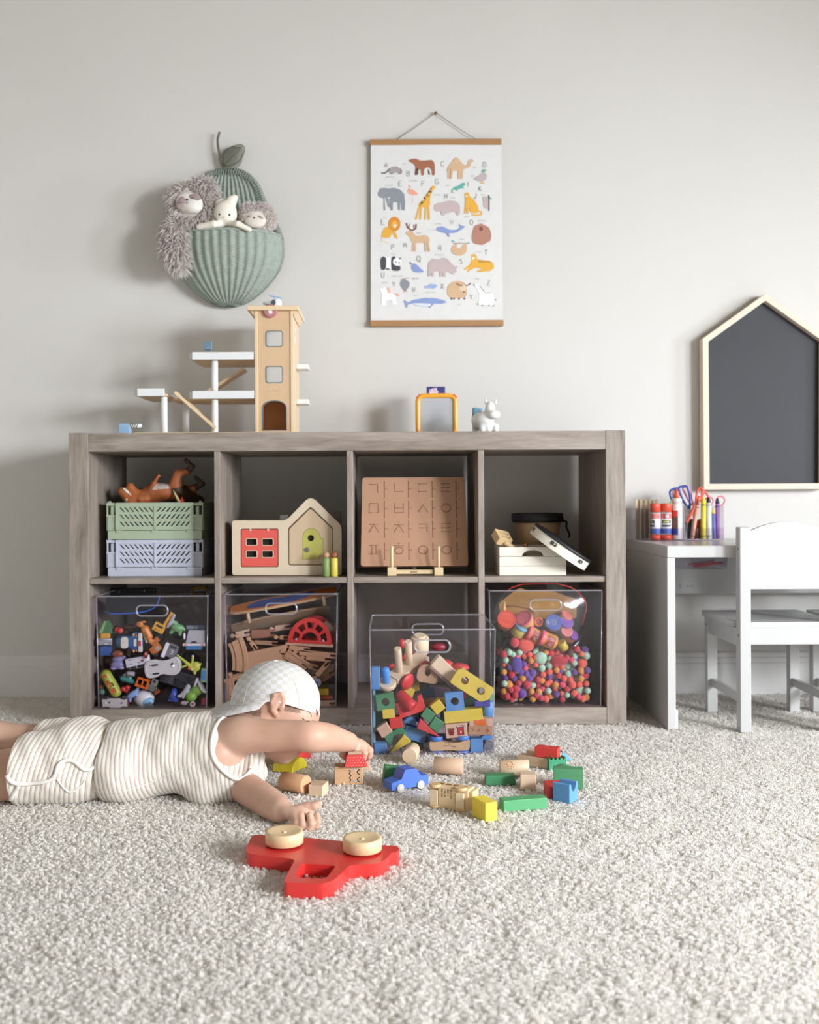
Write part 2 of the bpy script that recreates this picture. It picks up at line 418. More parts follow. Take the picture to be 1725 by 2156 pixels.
# carpet pile: short kinked yarn loops, each its own strand
def carpet():
    k = NT('carpet_yarn'); hi = k.n('ShaderNodeHairInfo'); v = k.coord()
    big = k.noise(v, 5, 3)
    mix = k.n('ShaderNodeMath', operation='MULTIPLY_ADD'); mix.inputs[1].default_value = 0.5; k.l(big, mix.inputs[0]); k.l(hi.outputs['Random'], mix.inputs[2])
    k.l(k.ramp(mix.outputs[0], [(0.2, lin('#e5dfd8')), (0.7, lin('#f0ebe5')), (1.15, lin('#f8f4ef'))]), k.p.inputs['Base Color'])
    k.p.inputs['Roughness'].default_value = 0.9; k.p.inputs['Specular IOR Level'].default_value = 0.05; k.p.inputs['Sheen Weight'].default_value = 0.4
    tl = k.n('ShaderNodeBsdfTranslucent'); tl.inputs[0].default_value = lin('#f1eee8'); ms = k.n('ShaderNodeMixShader'); ms.inputs[0].default_value = 0.58
    k.l(k.p.outputs[0], ms.inputs[1]); k.l(tl.outputs[0], ms.inputs[2]); k.l(ms.outputs[0], k.out.inputs[0])
    rg = np.random.default_rng(5)
    out = []
    for (y0, y1, x0, x1, st) in ((0.85, 1.02, -0.9, 1.0, 0.0048), (1.02, 1.55, -1.0, 1.25, 0.0037), (1.55, 2.15, -1.25, 1.5, 0.0038), (2.15, 2.72, -1.5, 1.75, 0.0043), (2.72, 3.085, -1.7, 1.95, 0.0050)):
        gx, gy = np.meshgrid(np.arange(x0, x1, st), np.arange(y0, y1, st)); n = gx.size
        x = gx.ravel()+rg.uniform(-.5, .5, n)*st; y = gy.ravel()+rg.uniform(-.5, .5, n)*st
        h = 0.0112+rg.normal(0, 0.0016, n)
        h += 0.0018*np.sin(x*31+2*np.sin(y*23))*np.sin(y*37+1.7*np.sin(x*19))
        a = rg.uniform(0, 2*PI, n); l = rg.uniform(0.001, 0.0045, n); a2 = a+rg.normal(0, 1.3, n); l2 = rg.uniform(0.001, 0.004, n)
        p = np.zeros((n, 4, 3)); p[:, 0] = np.stack([x, y, np.full(n, -0.012)], 1)
        p[:, 1] = np.stack([x+np.cos(a)*l*.5, y+np.sin(a)*l*.5, -0.012+h*0.5], 1)
        p[:, 2] = np.stack([x+np.cos(a)*l, y+np.sin(a)*l, -0.012+h*0.9], 1)
        p[:, 3] = np.stack([x+np.cos(a)*l+np.cos(a2)*l2, y+np.sin(a)*l+np.sin(a2)*l2, -0.012+h*(1.0+rg.uniform(-.18, .12, n))], 1)
        out.append(p)
    o = hair('carpet_pile', np.concatenate(out), [0.0022, 0.0024, 0.0023, 0.0013], k.m)
    o['kind'] = 'stuff'; tag(o, 'cream textured cut-pile carpet covering the whole floor', 'carpet')
carpet()
# ------------------------------------------------------------------ the grey eight-cube cabinet
def grey_wood(axis):
    k = NT('grey_wood'); sc = [7.0, 7.0, 7.0]; sc[axis] = 0.8
    v = k.coord(tuple(sc)); n1 = k.noise(v, 3.0, 6, 0.62, 1.2); n2 = k.noise(v, 16, 3, 0.6, 0.4)
    mx = k.n('ShaderNodeMix'); mx.data_type = 'FLOAT'; mx.inputs[0].default_value = 0.4; k.l(n1, mx.inputs[2]); k.l(n2, mx.inputs[3])
    k.l(k.ramp(mx.outputs[0], [(0.30, lin('#6a5f57')), (0.44, lin('#897d73')), (0.58, lin('#9d9187')), (0.74, lin('#aca197'))]), k.p.inputs['Base Color'])
    k.p.inputs['Roughness'].default_value = 0.5; k.bump(n2, 0.05, 0.0004); return k.m
GX, GZ = grey_wood(0), grey_wood(2)
KX0, KX1, KY, KD, KH = -0.8476, 0.6160, 2.68, 0.39, 0.772
Z_BEAM, Z_SH1, Z_SH0, Z_BOT = 0.722, 0.3885, 0.3735, 0.044
cab = thing('storage_cabinet', 'long grey wood-grain cube cabinet with eight open cubbies against the wall', 'cabinet', (KX0, KY, 0))
def kb(name, x0, x1, y0, y1, z0, z1, m, bev=0.0015):
    return part(name, B().box((x1-x0, y1-y0, z1-z0), ((x0+x1)/2-KX0, (y0+y1)/2-KY, (z0+z1)/2)), m, cab, bev=bev)
PW = 0.052
for x in (KX0, KX1-PW): kb('side_panel', x, x+PW, KY, KY+KD, 0, KH, GZ)
kb('top_panel', KX0+PW, KX1-PW, KY+0.001, KY+KD-0.001, Z_BEAM, KH-0.001, GX)
kb('bottom_panel', KX0+PW, KX1-PW, KY+0.001, KY+KD-0.001, 0.0, Z_BOT, GX)
DV = [-0.4660, -0.1170, 0.2285]                    # left faces of the three uprights
DW = 0.0160
for x in DV: kb('divider', x, x+DW, KY+0.004, KY+KD, Z_BOT, Z_BEAM, GZ)
CELL = list(zip([KX0+PW]+[x+DW for x in DV], DV+[KX1-PW]))
for x0, x1 in CELL: kb('shelf', x0, x1, KY+0.006, KY+KD, Z_SH0, Z_SH1, GX)
# ------------------------------------------------------------------ a one-stroke alphabet for printed, engraved and embossed writing
GL = {'A': [[(0, 0), (.5, 1), (1, 0)], [(.2, .38), (.8, .38)]], 'B': [[(0, 0), (0, 1), (.7, 1), (.85, .8), (.7, .55), (0, .55)], [(.7, .55), (.95, .3), (.75, 0), (0, 0)]],
 'C': [[(.95, .85), (.6, 1), (.2, .9), (0, .5), (.2, .1), (.6, 0), (.95, .15)]], 'D': [[(0, 0), (0, 1), (.5, 1), (.9, .75), (.95, .4), (.7, .05), (0, 0)]],
 'E': [[(.8, 1), (0, 1), (0, 0), (.8, 0)], [(0, .52), (.7, .52)]], 'F': [[(.8, 1), (0, 1), (0, 0)], [(0, .52), (.65, .52)]],
 'G': [[(.95, .85), (.6, 1), (.2, .9), (0, .5), (.2, .1), (.6, 0), (.95, .15), (.95, .48), (.6, .48)]], 'H': [[(0, 0), (0, 1)], [(.9, 0), (.9, 1)], [(0, .5), (.9, .5)]],
 'I': [[(.5, 0), (.5, 1)]], 'J': [[(.7, 1), (.7, .25), (.5, 0), (.2, .02), (.1, .2)]], 'K': [[(0, 0), (0, 1)], [(.85, 1), (0, .4)], [(.3, .6), (.9, 0)]],
 'L': [[(0, 1), (0, 0), (.75, 0)]], 'M': [[(0, 0), (.1, 1), (.5, .3), (.9, 1), (1, 0)]], 'N': [[(0, 0), (0, 1), (.9, 0), (.9, 1)]],
 'O': [[(.5, 1), (.15, .85), (0, .5), (.15, .15), (.5, 0), (.85, .15), (1, .5), (.85, .85), (.5, 1)]], 'P': [[(0, 0), (0, 1), (.65, 1), (.85, .75), (.65, .48), (0, .48)]],
 'Q': [[(.5, 1), (.15, .85), (0, .5), (.15, .15), (.5, 0), (.85, .15), (1, .5), (.85, .85), (.5, 1)], [(.6, .25), (1, -.1)]],
 'R': [[(0, 0), (0, 1), (.65, 1), (.85, .75), (.65, .5), (0, .5)], [(.5, .5), (.9, 0)]], 'S': [[(.8, .88), (.45, 1), (.12, .82), (.2, .58), (.7, .42), (.85, .2), (.5, 0), (.08, .12)]],
 'T': [[(0, 1), (.9, 1)], [(.45, 1), (.45, 0)]], 'U': [[(0, 1), (0, .3), (.2, .02), (.6, .02), (.85, .3), (.85, 1)]], 'V': [[(0, 1), (.45, 0), (.9, 1)]],
 'W': [[(0, 1), (.28, 0), (.5, .8), (.75, 0), (1, 1)]], 'X': [[(0, 0), (.85, 1)], [(0, 1), (.85, 0)]], 'Y': [[(0, 1), (.42, .5), (.85, 1)], [(.42, .5), (.42, 0)]],
 'Z': [[(0, 1), (.85, 1), (0, 0), (.85, 0)]], '-': [[(.1, .5), (.8, .5)]], '1': [[(.3, .8), (.5, 1), (.5, 0)]], '8': [[(.5, .55), (.15, .75), (.5, 1), (.85, .75), (.5, .55), (.1, .25), (.5, 0), (.9, .25), (.5, .55)]],
 '3': [[(.1, .9), (.5, 1), (.8, .8), (.5, .55), (.85, .3), (.5, 0), (.1, .1)]], '2': [[(.1, .8), (.5, 1), (.85, .75), (.1, 0), (.9, 0)]], '6': [[(.75, .95), (.3, .75), (.1, .3), (.5, 0), (.85, .25), (.5, .5), (.15, .35)]],
 '.': [[(.4, 0), (.5, .08)]], '0': [[(.5, 1), (.1, .7), (.1, .3), (.5, 0), (.9, .3), (.9, .7), (.5, 1)]], '4': [[(.7, 0), (.7, 1), (.05, .3), (.95, .3)]], '7': [[(.1, 1), (.9, 1), (.35, 0)]]}
def ribbon(b, pts, w, y, h=0.0, M=None):
    """A flat stroke in the xz plane at depth y (or h deep)."""
    P = [Vector((p[0], p[1])) for p in pts]; L = []; Rr = []
    for i, p in enumerate(P):
        d = P[min(i+1, len(P)-1)]-P[max(i-1, 0)]
        if d.length < 1e-9: d = Vector((1, 0))
        d.normalize(); n = Vector((-d.y, d.x))*w/2; L.append(p+n); Rr.append(p-n)
    V = []; Fq = []
    for i in range(len(P)): V += [(L[i].x, y, L[i].y), (Rr[i].x, y, Rr[i].y)]
    for i in range(len(P)-1): Fq.append((2*i, 2*i+2, 2*i+3, 2*i+1))
    b.mesh(V, [f[::-1] for f in Fq], M, False)
def write(b, txt, x, z, h, w, y, M=None, gap=0.35, asp=0.62):
    for ch in txt:
        for st in GL.get(ch.upper(), []): ribbon(b, [(x+p[0]*h*asp, z+p[1]*h) for p in st], w, y, 0, M)
        x += h*(asp+gap*0.6)
def flat(b, pts, y, M=None, sm=0):
    if sm: pts = [tuple(p) for p in spline([(p[0], p[1], 0) for p in pts], sm, True)]
    tris = geometry.tessellate_polygon([[Vector((p[0], p[1], 0)) for p in pts]])
    V = [(p[0], y, p[1]) for p in pts]; Fc = []
    for t in tris:
        a, c, d = (V[i] for i in t)
        Fc.append(tuple(t) if (c[0]-a[0])*(d[2]-a[2])-(c[2]-a[2])*(d[0]-a[0]) > 0 else tuple(reversed(t)))
    b.mesh(V, Fc, M, False)
# ------------------------------------------------------------------ animal alphabet poster
PY = BY-0.012
po = thing('hanging_poster', 'alphabet poster of painted animals hanging between two wooden rails on a cord', 'poster', at(918, 490, PY))
def pq(u, v):                                   # poster print coordinates (fine grid over the sheet)
    p = at(760+u/4.49, 220+v/4.49, PY)-po.location; return (p.x, p.z)
OAK = wood('#a87e54', 0, 0.12, 20, 0.5)
for nm, y0, y1, xa, xb in (('top_rail', 294, 306.5, 779, 1056), ('bottom_rail', 674.5, 688, 780, 1060)):
    a, c = at(xa, y1, PY)-po.location, at(xb, y0, PY)-po.location
    for dy in (0.0,): part(nm, B().box((c.x-a.x, 0.017, c.z-a.z), ((a.x+c.x)/2, -0.001, (a.z+c.z)/2)), OAK, po, bev=0.0012)
b = B(); cols = ['#dddcdb']; slot = {'#dddcdb': 0}
def ink(c):
    if c not in slot: slot[c] = len(cols); cols.append(c)
    b.mi = slot[c]
NXS, NZS = 10, 16
V = []; Fc = []
for j in range(NZS+1):
    for i in range(NXS+1):
        u = 95+(1330-95)*i/NXS+(12*j/NZS if i == NXS else 0); v = 385+(2045-385)*j/NZS; x, z = pq(u, v); V.append((x, 0.0006*math.sin(i*0.9+j*0.35)-0.004, z))
for j in range(NZS):
    for i in range(NXS): a = j*(NXS+1)+i; Fc.append((a, a+NXS+1, a+NXS+2, a+1))
b.mesh(V, Fc)
V2 = [(x, y+0.0012, z) for x, y, z in V]; b.mesh(V2, [f[::-1] for f in Fc])
LY = -0.0054
def an(col, pts, sm=3, dy=0.0): ink(col); flat(b, [pq(*p) for p in pts], LY-dy, sm=sm)
def bar(col, pts, w, dy=0.00012): ink(col); ribbon(b, [pq(*p) for p in pts], w*0.00032, LY-dy)
BRN, TAN, GRY, YEL, MAU, BLU, TEA, DRK = '#a2694f', '#d3b08e', '#8c9198', '#e3ad45', '#c3b1b1', '#8b9ccb', '#5fb0a4', '#454349'
# A armadillo, B bear, C camel, D duck
an('#a79ca1', [(262, 640), (275, 610), (310, 592), (350, 596), (375, 620), (395, 645), (375, 655), (340, 650), (300, 655)]); bar('#6c6d73', [(195, 655), (230, 655), (260, 630), (272, 615)], 12)
for x in (285, 300, 365, 380): bar('#8c848a', [(x, 645), (x-4, 665)], 9)
bar(DRK, [(375, 612), (385, 640)], 7, .0002)
an(BRN, [(448, 535), (480, 520), (520, 517), (560, 535), (620, 535), (670, 530), (695, 560), (700, 610), (698, 670), (672, 672), (668, 625), (635, 600), (600, 620), (595, 672), (570, 672), (565, 620), (540, 630), (545, 665), (510, 672), (516, 610), (505, 575), (470, 550)], 2)
an('#5f453b', [(516, 610), (540, 605), (548, 620), (530, 672), (510, 672)], 0, .0002); an('#5f453b', [(632, 612), (650, 640), (655, 668), (638, 670)], 0, .0002)
an(TAN, [(830, 585), (850, 560), (885, 512), (920, 512), (950, 555), (985, 580), (1010, 570), (1022, 530), (1050, 525), (1072, 540), (1045, 552), (1035, 590), (1000, 608), (965, 620), (900, 632), (840, 625)], 2)
for x, e in ((838, 832), (858, 850), (930, 930), (955, 952)): bar(TAN, [(x, 610), (e, 708)], 24)
bar(TAN, [(832, 590), (812, 640)], 8)
an('#bcaeb0', [(1068, 708), (1110, 680), (1150, 655), (1180, 655), (1190, 690), (1170, 725), (1120, 728)]); an(TEA, [(1145, 640), (1150, 620), (1172, 618), (1178, 632), (1160, 652)]); bar('#e0b05c', [(1176, 626), (1192, 626)], 12); bar('#e0b05c', [(1150, 730), (1135, 748), (1170, 745)], 12)
# E elephant, F flamingo, G giraffe, I iguana
an(GRY, [(162, 850), (185, 800), (225, 792), (260, 800), (310, 792), (370, 808), (410, 850), (418, 930), (415, 1005), (385, 1005), (382, 935), (375, 935), (370, 1005), (352, 1003), (348, 930), (305, 930), (302, 1005), (282, 1005), (275, 920), (262, 880), (225, 885), (232, 1005), (218, 1005), (218, 890), (180, 880)], 0)
bar(GRY, [(245, 880), (258, 930), (270, 975)], 16); bar('#ececec', [(255, 885), (275, 892)], 8, .0002)
an('#ee9f8d', [(455, 815), (490, 810), (540, 850), (500, 858), (460, 850), (442, 822)]); bar('#ee9f8d', [(450, 830), (458, 800), (468, 780), (450, 770)], 9); bar('#eccfc9', [(495, 858), (490, 940)], 4)
an(YEL, [(548, 940), (590, 905), (640, 830), (668, 785), (690, 770), (705, 785), (700, 800), (680, 815), (652, 895), (650, 965), (560, 975)], 2)
for x, e in ((558, 520), (572, 560), (615, 608), (640, 645)): bar(YEL, [(x, 955), (e, 1095)], 17)
rr_ = random.Random(4)
for i in range(34):
    t = rr_.random(); u = 560+t*110+rr_.uniform(-8, 8); v = 950-t*140+rr_.uniform(-18, 18) if t > .25 else rr_.uniform(920, 965)
    an('#7f5638', [(u-6, v), (u, v-7), (u+6, v-1), (u+2, v+7)], 0, .0002)
an(TEA, [(868, 800), (900, 780), (940, 765), (960, 745), (985, 750), (975, 775), (940, 800), (900, 812)]); bar(TEA, [(890, 800), (865, 810), (860, 835), (878, 838)], 9); bar(TEA, [(960, 790), (972, 800)], 10); bar(TEA, [(905, 805), (912, 820)], 9)
# H hippo, J jaguar, K koala
an(MAU, [(692, 990), (705, 950), (725, 935), (760, 935), (820, 915), (890, 918), (930, 950), (938, 1000), (930, 1052), (905, 1048), (895, 1020), (830, 1030), (800, 1040), (790, 1052), (765, 1050), (755, 1015), (715, 1015)], 2)
an(YEL, [(985, 845), (1020, 840), (1028, 870), (1060, 900), (1100, 950), (1112, 1010), (1090, 1032), (1040, 1025), (1025, 980), (1018, 1035), (1003, 1032), (1000, 970), (992, 1030), (978, 1028), (990, 920)], 2); bar(YEL, [(1090, 1010), (1140, 1020), (1140, 1045), (1100, 1052), (1050, 1050)], 13); an('#f4efe6', [(990, 868), (1005, 866), (1005, 880), (992, 880)], 0, .0002)
an(MAU, [(1150, 890), (1165, 875), (1195, 880), (1210, 915), (1215, 970), (1190, 992), (1162, 975), (1158, 930)]); bar(DRK, [(1210, 860), (1210, 1010)], 11, .0002); bar(TEA, [(1215, 880), (1235, 900)], 10, .0002)
# L lion, M moose, N narwhal, O orangutan
an(YEL, [(210, 1195), (245, 1160), (285, 1170), (320, 1195), (350, 1265), (325, 1268), (295, 1215), (275, 1262), (200, 1262), (200, 1225)], 2); an('#d98f38', circ(318, 1135, 57, 20, 70), 0, .0002); an(YEL, circ(320, 1140, 30, 14, 36), 0, .0004); an('#f4efe6', [(305, 1140), (340, 1140), (322, 1175)], 0, .0006); bar('#e8d2a4', [(200, 1262), (195, 1295), (260, 1315)], 6)
an(TAN, [(418, 1220), (440, 1205), (480, 1195), (500, 1225), (530, 1245), (600, 1240), (640, 1255), (645, 1310), (560, 1312), (490, 1312), (465, 1265), (440, 1238)], 2)
for x, e in ((500, 488), (515, 512), (608, 618), (632, 648)): bar(TAN, [(x, 1300), (e, 1395)], 17)
bar('#7d4c42', [(480, 1195), (440, 1165), (430, 1125)], 14); bar('#7d4c42', [(485, 1195), (520, 1180), (522, 1135)], 14); bar('#7d4c42', [(450, 1172), (462, 1135)], 8); bar('#7d4c42', [(505, 1180), (500, 1140)], 8)
an(BLU, [(718, 1190), (730, 1162), (775, 1158), (830, 1185), (890, 1190), (930, 1175), (945, 1145), (985, 1160), (945, 1190), (900, 1215), (830, 1222), (760, 1212)], 2); bar(BLU, [(815, 1215), (835, 1252)], 17); bar('#c4cbdf', [(718, 1192), (640, 1186)], 4); bar(BLU, [(945, 1160), (930, 1138)], 13)
an('#b3826f', [(1070, 1160), (1105, 1140), (1135, 1130), (1170, 1145), (1210, 1170), (1232, 1230), (1225, 1290), (1190, 1310), (1155, 1330), (1110, 1328), (1060, 1310), (1048, 1250)], 3); an('#7e5247', circ(1135, 1180, 18, 12, 22), 0, .0002)
# P panda, Q quail, R rhino, S sloth, T tiger
an('#4e4c55', [(190, 1460), (215, 1440), (240, 1465), (240, 1520), (230, 1562), (195, 1565), (185, 1510)]); an('#4e4c55', [(290, 1455), (320, 1440), (335, 1480), (350, 1530), (370, 1530), (368, 1572), (300, 1572), (285, 1520)]); an('#f6f6f6', circ(342, 1492, 38, 16, 36), 0, .0002); an('#fafafa', [(240, 1455), (285, 1450), (290, 1555), (240, 1555)], 0)
for u, v in ((330, 1495), (362, 1500), (318, 1455), (372, 1460)): an(DRK, circ(u, v, 8, 8), 0, .0004)
bar(DRK, [(240, 1558), (270, 1560)], 14)
an(BLU, [(480, 1520), (500, 1505), (530, 1520), (560, 1550), (595, 1585), (540, 1592), (495, 1580), (480, 1550)]); bar(DRK, [(478, 1510), (460, 1495)], 9)
an(MAU, [(640, 1500), (680, 1462), (740, 1470), (780, 1450), (820, 1465), (850, 1500), (890, 1540), (905, 1580), (870, 1612), (835, 1590), (800, 1575), (800, 1632), (778, 1632), (770, 1590), (762, 1632), (745, 1630), (745, 1580), (690, 1585), (690, 1630), (670, 1630), (665, 1595), (655, 1628), (635, 1628)], 0); bar(MAU, [(885, 1570), (910, 1535)], 14)
an(TAN, [(858, 1360), (885, 1330), (900, 1345), (925, 1365), (955, 1350), (985, 1315), (1003, 1345), (995, 1400), (950, 1432), (890, 1425), (860, 1395)], 2); bar('#9a7a62', [(870, 1318), (1010, 1318)], 6, .0002); bar(TEA, [(860, 1295), (885, 1300)], 12, .0002); bar(TEA, [(1010, 1320), (1025, 1310)], 10, .0002); bar(TAN, [(895, 1345), (905, 1315)], 13)
an(YEL, [(1040, 1430), (1070, 1415), (1095, 1435), (1100, 1470), (1150, 1475), (1215, 1480), (1255, 1510), (1258, 1550), (1220, 1580), (1100, 1588), (1098, 1575), (1150, 1560), (1080, 1545), (1010, 1588), (1005, 1572), (1030, 1540), (980, 1570), (972, 1560), (1030, 1515), (1045, 1480)], 0)
for u in range(8): bar('#5a4325', [(1110+u*17, 1470+u*3), (1115+u*17, 1500)], 5, .0002)
an('#f4efe6', [(1045, 1448), (1080, 1448), (1062, 1475)], 0, .0002)
# U unicorn, V vulture, W whale, X x-ray fish, Y yak, Z zebra
an('#fbfbfc', [(175, 1750), (235, 1735), (260, 1785), (330, 1805), (335, 1890), (300, 1890), (295, 1850), (240, 1850), (235, 1900), (195, 1900), (200, 1790)], 0); an('#f0b4a4', [(250, 1738), (272, 1735), (282, 1780), (255, 1788)], 0, .0002); bar('#f0a795', [(330, 1795), (365, 1808)], 16, .0002)
an('#8f9099', [(372, 1690), (410, 1650), (460, 1690), (450, 1735), (415, 1765), (385, 1730)], 2); bar('#a5898a', [(375, 1660), (455, 1640)], 6); bar('#c98d84', [(415, 1755), (408, 1780)], 6); bar('#c98d84', [(425, 1755), (436, 1775)], 6)
an(BLU, [(408, 1850), (450, 1875), (500, 1850), (600, 1832), (690, 1832), (770, 1850), (815, 1872), (770, 1888), (690, 1888), (650, 1930), (638, 1925), (660, 1885), (560, 1880), (480, 1885), (445, 1895), (435, 1928), (420, 1900)], 0); an('#d8dcea', [(490, 1886), (560, 1882), (660, 1888), (640, 1915), (540, 1905)], 2, .0002)
an('#9db0d8', [(598, 1715), (620, 1722), (660, 1700), (710, 1705), (725, 1725), (690, 1745), (640, 1740), (600, 1740), (610, 1727)], 0)
an(TAN, [(818, 1740), (850, 1690), (920, 1672), (980, 1690), (1000, 1740), (1000, 1800), (970, 1830), (860, 1832), (820, 1800)], 3); bar('#6e4f42', [(905, 1695), (925, 1712), (960, 1715)], 11, .0002); bar('#6e4f42', [(990, 1715), (1020, 1710), (1038, 1690)], 10, .0002); an('#e2c9b0', circ(965, 1740, 34, 14, 30), 0, .0002); an('#5a6b78', circ(972, 1776, 9, 8), 0, .0004)
for u in (855, 880, 928, 978): bar(DRK, [(u, 1830), (u, 1846)], 16)
an('#fafafa', [(1075, 1710), (1120, 1705), (1150, 1770), (1240, 1780), (1260, 1850), (1250, 1905), (1110, 1895), (1120, 1790)], 0)
for q in range(9): bar('#4d4c52', [(1112+q*14, 1715+min(q, 4)*16), (1130+q*13, 1722+min(q, 4)*17)], 5, .0002)
for u, v in ((1105, 1890), (1148, 1904), (1212, 1904), (1252, 1905), (1070, 1710), (1272, 1850)): an('#8a8a8e', circ(u, v, 8, 8), 0, .0004)
for ch, u, v, h in (('A', 225, 598, 45), ('B', 435, 682, 48), ('C', 757, 592, 50), ('D', 1155, 598, 50), ('E', 360, 780, 50), ('F', 577, 778, 50), ('G', 702, 760, 50), ('H', 792, 892, 42), ('I', 1000, 782, 45),
                    ('J', 1068, 895, 50), ('K', 1115, 822, 42), ('L', 197, 1140, 50), ('M', 405, 1355, 42), ('N', 848, 1138, 42), ('O', 1030, 1142, 48), ('P', 290, 1375, 45), ('Q', 530, 1490, 55),
                    ('R', 738, 1382, 45), ('S', 935, 1510, 48), ('T', 1170, 1425, 45), ('U', 195, 1642, 48), ('V', 300, 1725, 45), ('W', 487, 1775, 42), ('X', 757, 1745, 45), ('Y', 1030, 1845, 45), ('Z', 1192, 1715, 52)):
    ink('#858385'); q = pq(u, v); write(b, ch, q[0], q[1], h*0.00032, 0.0015, LY-0.0002)
for wd, u, v in (('armadillo', 236, 692), ('bear', 396, 572), ('camel', 1052, 606), ('duck', 1040, 682), ('elephant', 232, 772), ('flamingo', 456, 728), ('giraffe', 690, 862), ('iguana', 792, 772), ('hippo', 850, 890),
                 ('jaguar', 972, 1068), ('koala', 1132, 860), ('lion', 212, 1078), ('moose', 528, 1222), ('narwhal', 706, 1134), ('orangutan', 1105, 1106), ('panda', 285, 1418), ('quail', 490, 1650), ('rhinoceros', 700, 1427),
                 ('sloth', 928, 1282), ('tiger', 1092, 1398), ('umbrellabird', 290, 1628), ('vulture', 490, 1648), ('whale', 502, 1812), ('x-ray fish', 615, 1784), ('yak', 912, 1895), ('zebra', 1076, 1652), ('unicorn', 196, 1692)):
    ink('#b3b1b0'); q = pq(u, v+4); write(b, wd, q[0], q[1], 12*0.00032, 0.0005, LY-0.0002, gap=0.25)
part('print', b, [paint(c, 0.75, 0.02, 40) for c in cols], po)
nail = at(918, 239, BY-0.008)
cd = [nail+Vector((0, -0.002, 0.002))-po.location]
for xe in (833, 1005):
    e = at(xe, 295, PY)-po.location
    part('cord', B().tube([cd[0], (cd[0]+e)/2+Vector((0, 0.002, -0.0015)), e], 0.0011, n=6), paint('#8e8b88', 0.9, 0.1, 200), po)
tag(put(part('nail', B().lathe([(0, 0.0), (0.0014, 0.0), (0.0014, 0.010), (0.005, 0.0105), (0.0045, 0.0135), (0, 0.015)], R(90, 0, 0)), paint('#8c6a48', 0.35, 0.05, 30, metal=0.8)), (nail.x, BY-0.001, nail.z)), 'small brass nail in the wall holding the cord of the animal poster', 'nail')
# ------------------------------------------------------------------ house-shaped chalkboard
KB = BY-0.042
cb = thing('chalkboard', 'house-shaped chalkboard in a pale wooden frame leaning on the wall above the desk', 'chalkboard', at(1612, 1031, KB))
def cq(px, py): p = at(px, py, KB)-cb.location; return (p.x, p.z)
outer = [cq(1482.5, 1031), cq(1742, 1029.5), cq(1744, 711), cq(1612.5, 618), cq(1480, 713)]
def inset(poly, d):
    out = []; m = len(poly)
    for i in range(m):
        p0, p, p1 = Vector(poly[i-1]), Vector(poly[i]), Vector(poly[(i+1) % m])
        n0 = (p-p0).normalized(); n1 = (p1-p).normalized(); a = Vector((-n0.y, n0.x)); c = Vector((-n1.y, n1.x))
        bs = (a+c).normalized(); out.append(tuple(p+bs*(d/max(0.2, bs.dot(a)))))
    return out
part('frame', B().plate([outer, inset(outer, 0.0175)], 0, 0.038), wood('#dfd0bd', 2, 0.08, 12, 0.6), cb, bev=0.001)
part('slate', B().plate([inset(outer, 0.0172)], 0.024, 0.030), paint('#2c2d33', 0.6, 0.06, 6, 0.04), cb)
# ------------------------------------------------------------------ pear-shaped wicker wall basket
WY = BY-0.012; K1 = WY/F/4.79
SAGE = paint('#98a298', 0.7, 0.10, 70, 0.25); DKG = paint('#62654f', 0.7, 0.12, 90, 0.3)
pear = thing('pear_basket', 'sage green pear-shaped wicker wall basket holding three plush toys', 'basket', at(300+870/4.79, 260+1270/4.79, WY))
def rq(u, v): return (u-870)*K1, (1270-v)*K1
RIM = (1270-1105)*K1-0.020
half = [(0, 455), (130, 470), (235, 530), (320, 635), (365, 745), (410, 850), (470, 970), (535, 1105), (560, 1230), (556, 1360), (515, 1490), (430, 1610), (310, 1730), (170, 1820), (0, 1862)]
hp = [(p.x, p.y) for p in spline([(u*K1, (1270-v)*K1, 0) for u, v in half], 14)]
hz = np.array([p[1] for p in hp])[::-1]; hx = np.array([p[0] for p in hp])[::-1]
def wid(z): return float(np.interp(z, hz, hx))
ZB, ZT = float(hz[0]), float(hz[-1])
def weave(nm, z0, z1, dep, y_in, nu, rows, ribs, mat):
    """Woven sheet: fine horizontal canes bulging over broad upright ribs."""
    nv = rows*4; V = np.zeros((nv+1, nu+1, 3))
    for j in range(nv+1):
        z = z0+(z1-z0)*j/nv; w = wid(z)*0.985
        for i in range(nu+1):
            s = -1+2*i/nu; th = math.asin(max(-1, min(1, s)))
            r_ = 0.0024*math.cos(2*PI*ribs*s*0.5)+0.0016*abs(math.sin(PI*rows*(z-z0)/(z1-z0)))*(1 if True else 0)
            r_ += 0.0006*math.cos(2*PI*ribs*s*0.5+PI*(j//4 % 2))
            if dep: d = dep(z)*math.cos(th)**0.85 if abs(s) < 1 else 0
            else: d = 0
            V[j, i] = (w*s, -y_in-d-r_, z)
    V = V.reshape(-1, 3); I, J = np.meshgrid(np.arange(nu), np.arange(nv)); a = (J*(nu+1)+I).ravel()
    Q = np.stack([a, a+1, a+nu+2, a+nu+1], 1)
    o = link(nm, np_mesh(nm, V, Q, None, [mat]), pear); md = o.modifiers.new('solid', 'SOLIDIFY'); md.thickness = 0.003; md.offset = -1; return o
weave('back_panel', ZB+0.004, ZT-0.002, None, 0.002, 120, 74, 15, SAGE)
def bulge(z):
    t = (z-ZB)/(RIM-ZB); return 0.118*math.sin(min(1, t*1.02)*PI/2)**0.62*(0.93+0.07*t)
weave('pocket', ZB+0.004, RIM, bulge, 0.004, 168, 50, 13, SAGE)
rim = []
for i in range(41):
    s = -1+i/20; th = math.asin(max(-1, min(1, s))); rim.append((wid(RIM)*s*0.99, -0.004-bulge(RIM)*math.cos(th)**0.85, RIM+0.001+0.0012*math.sin(i*2.4)))
part('rim', B().tube(rim, 0.0042, n=8), SAGE, pear)
b = B(); n = 150; per = [(wid(z)*sg, z) for sg in (1,) for z in np.linspace(ZT, ZB, 90)]+[(-wid(z), z) for z in np.linspace(ZB, ZT, 90)]
pl = [0.0]
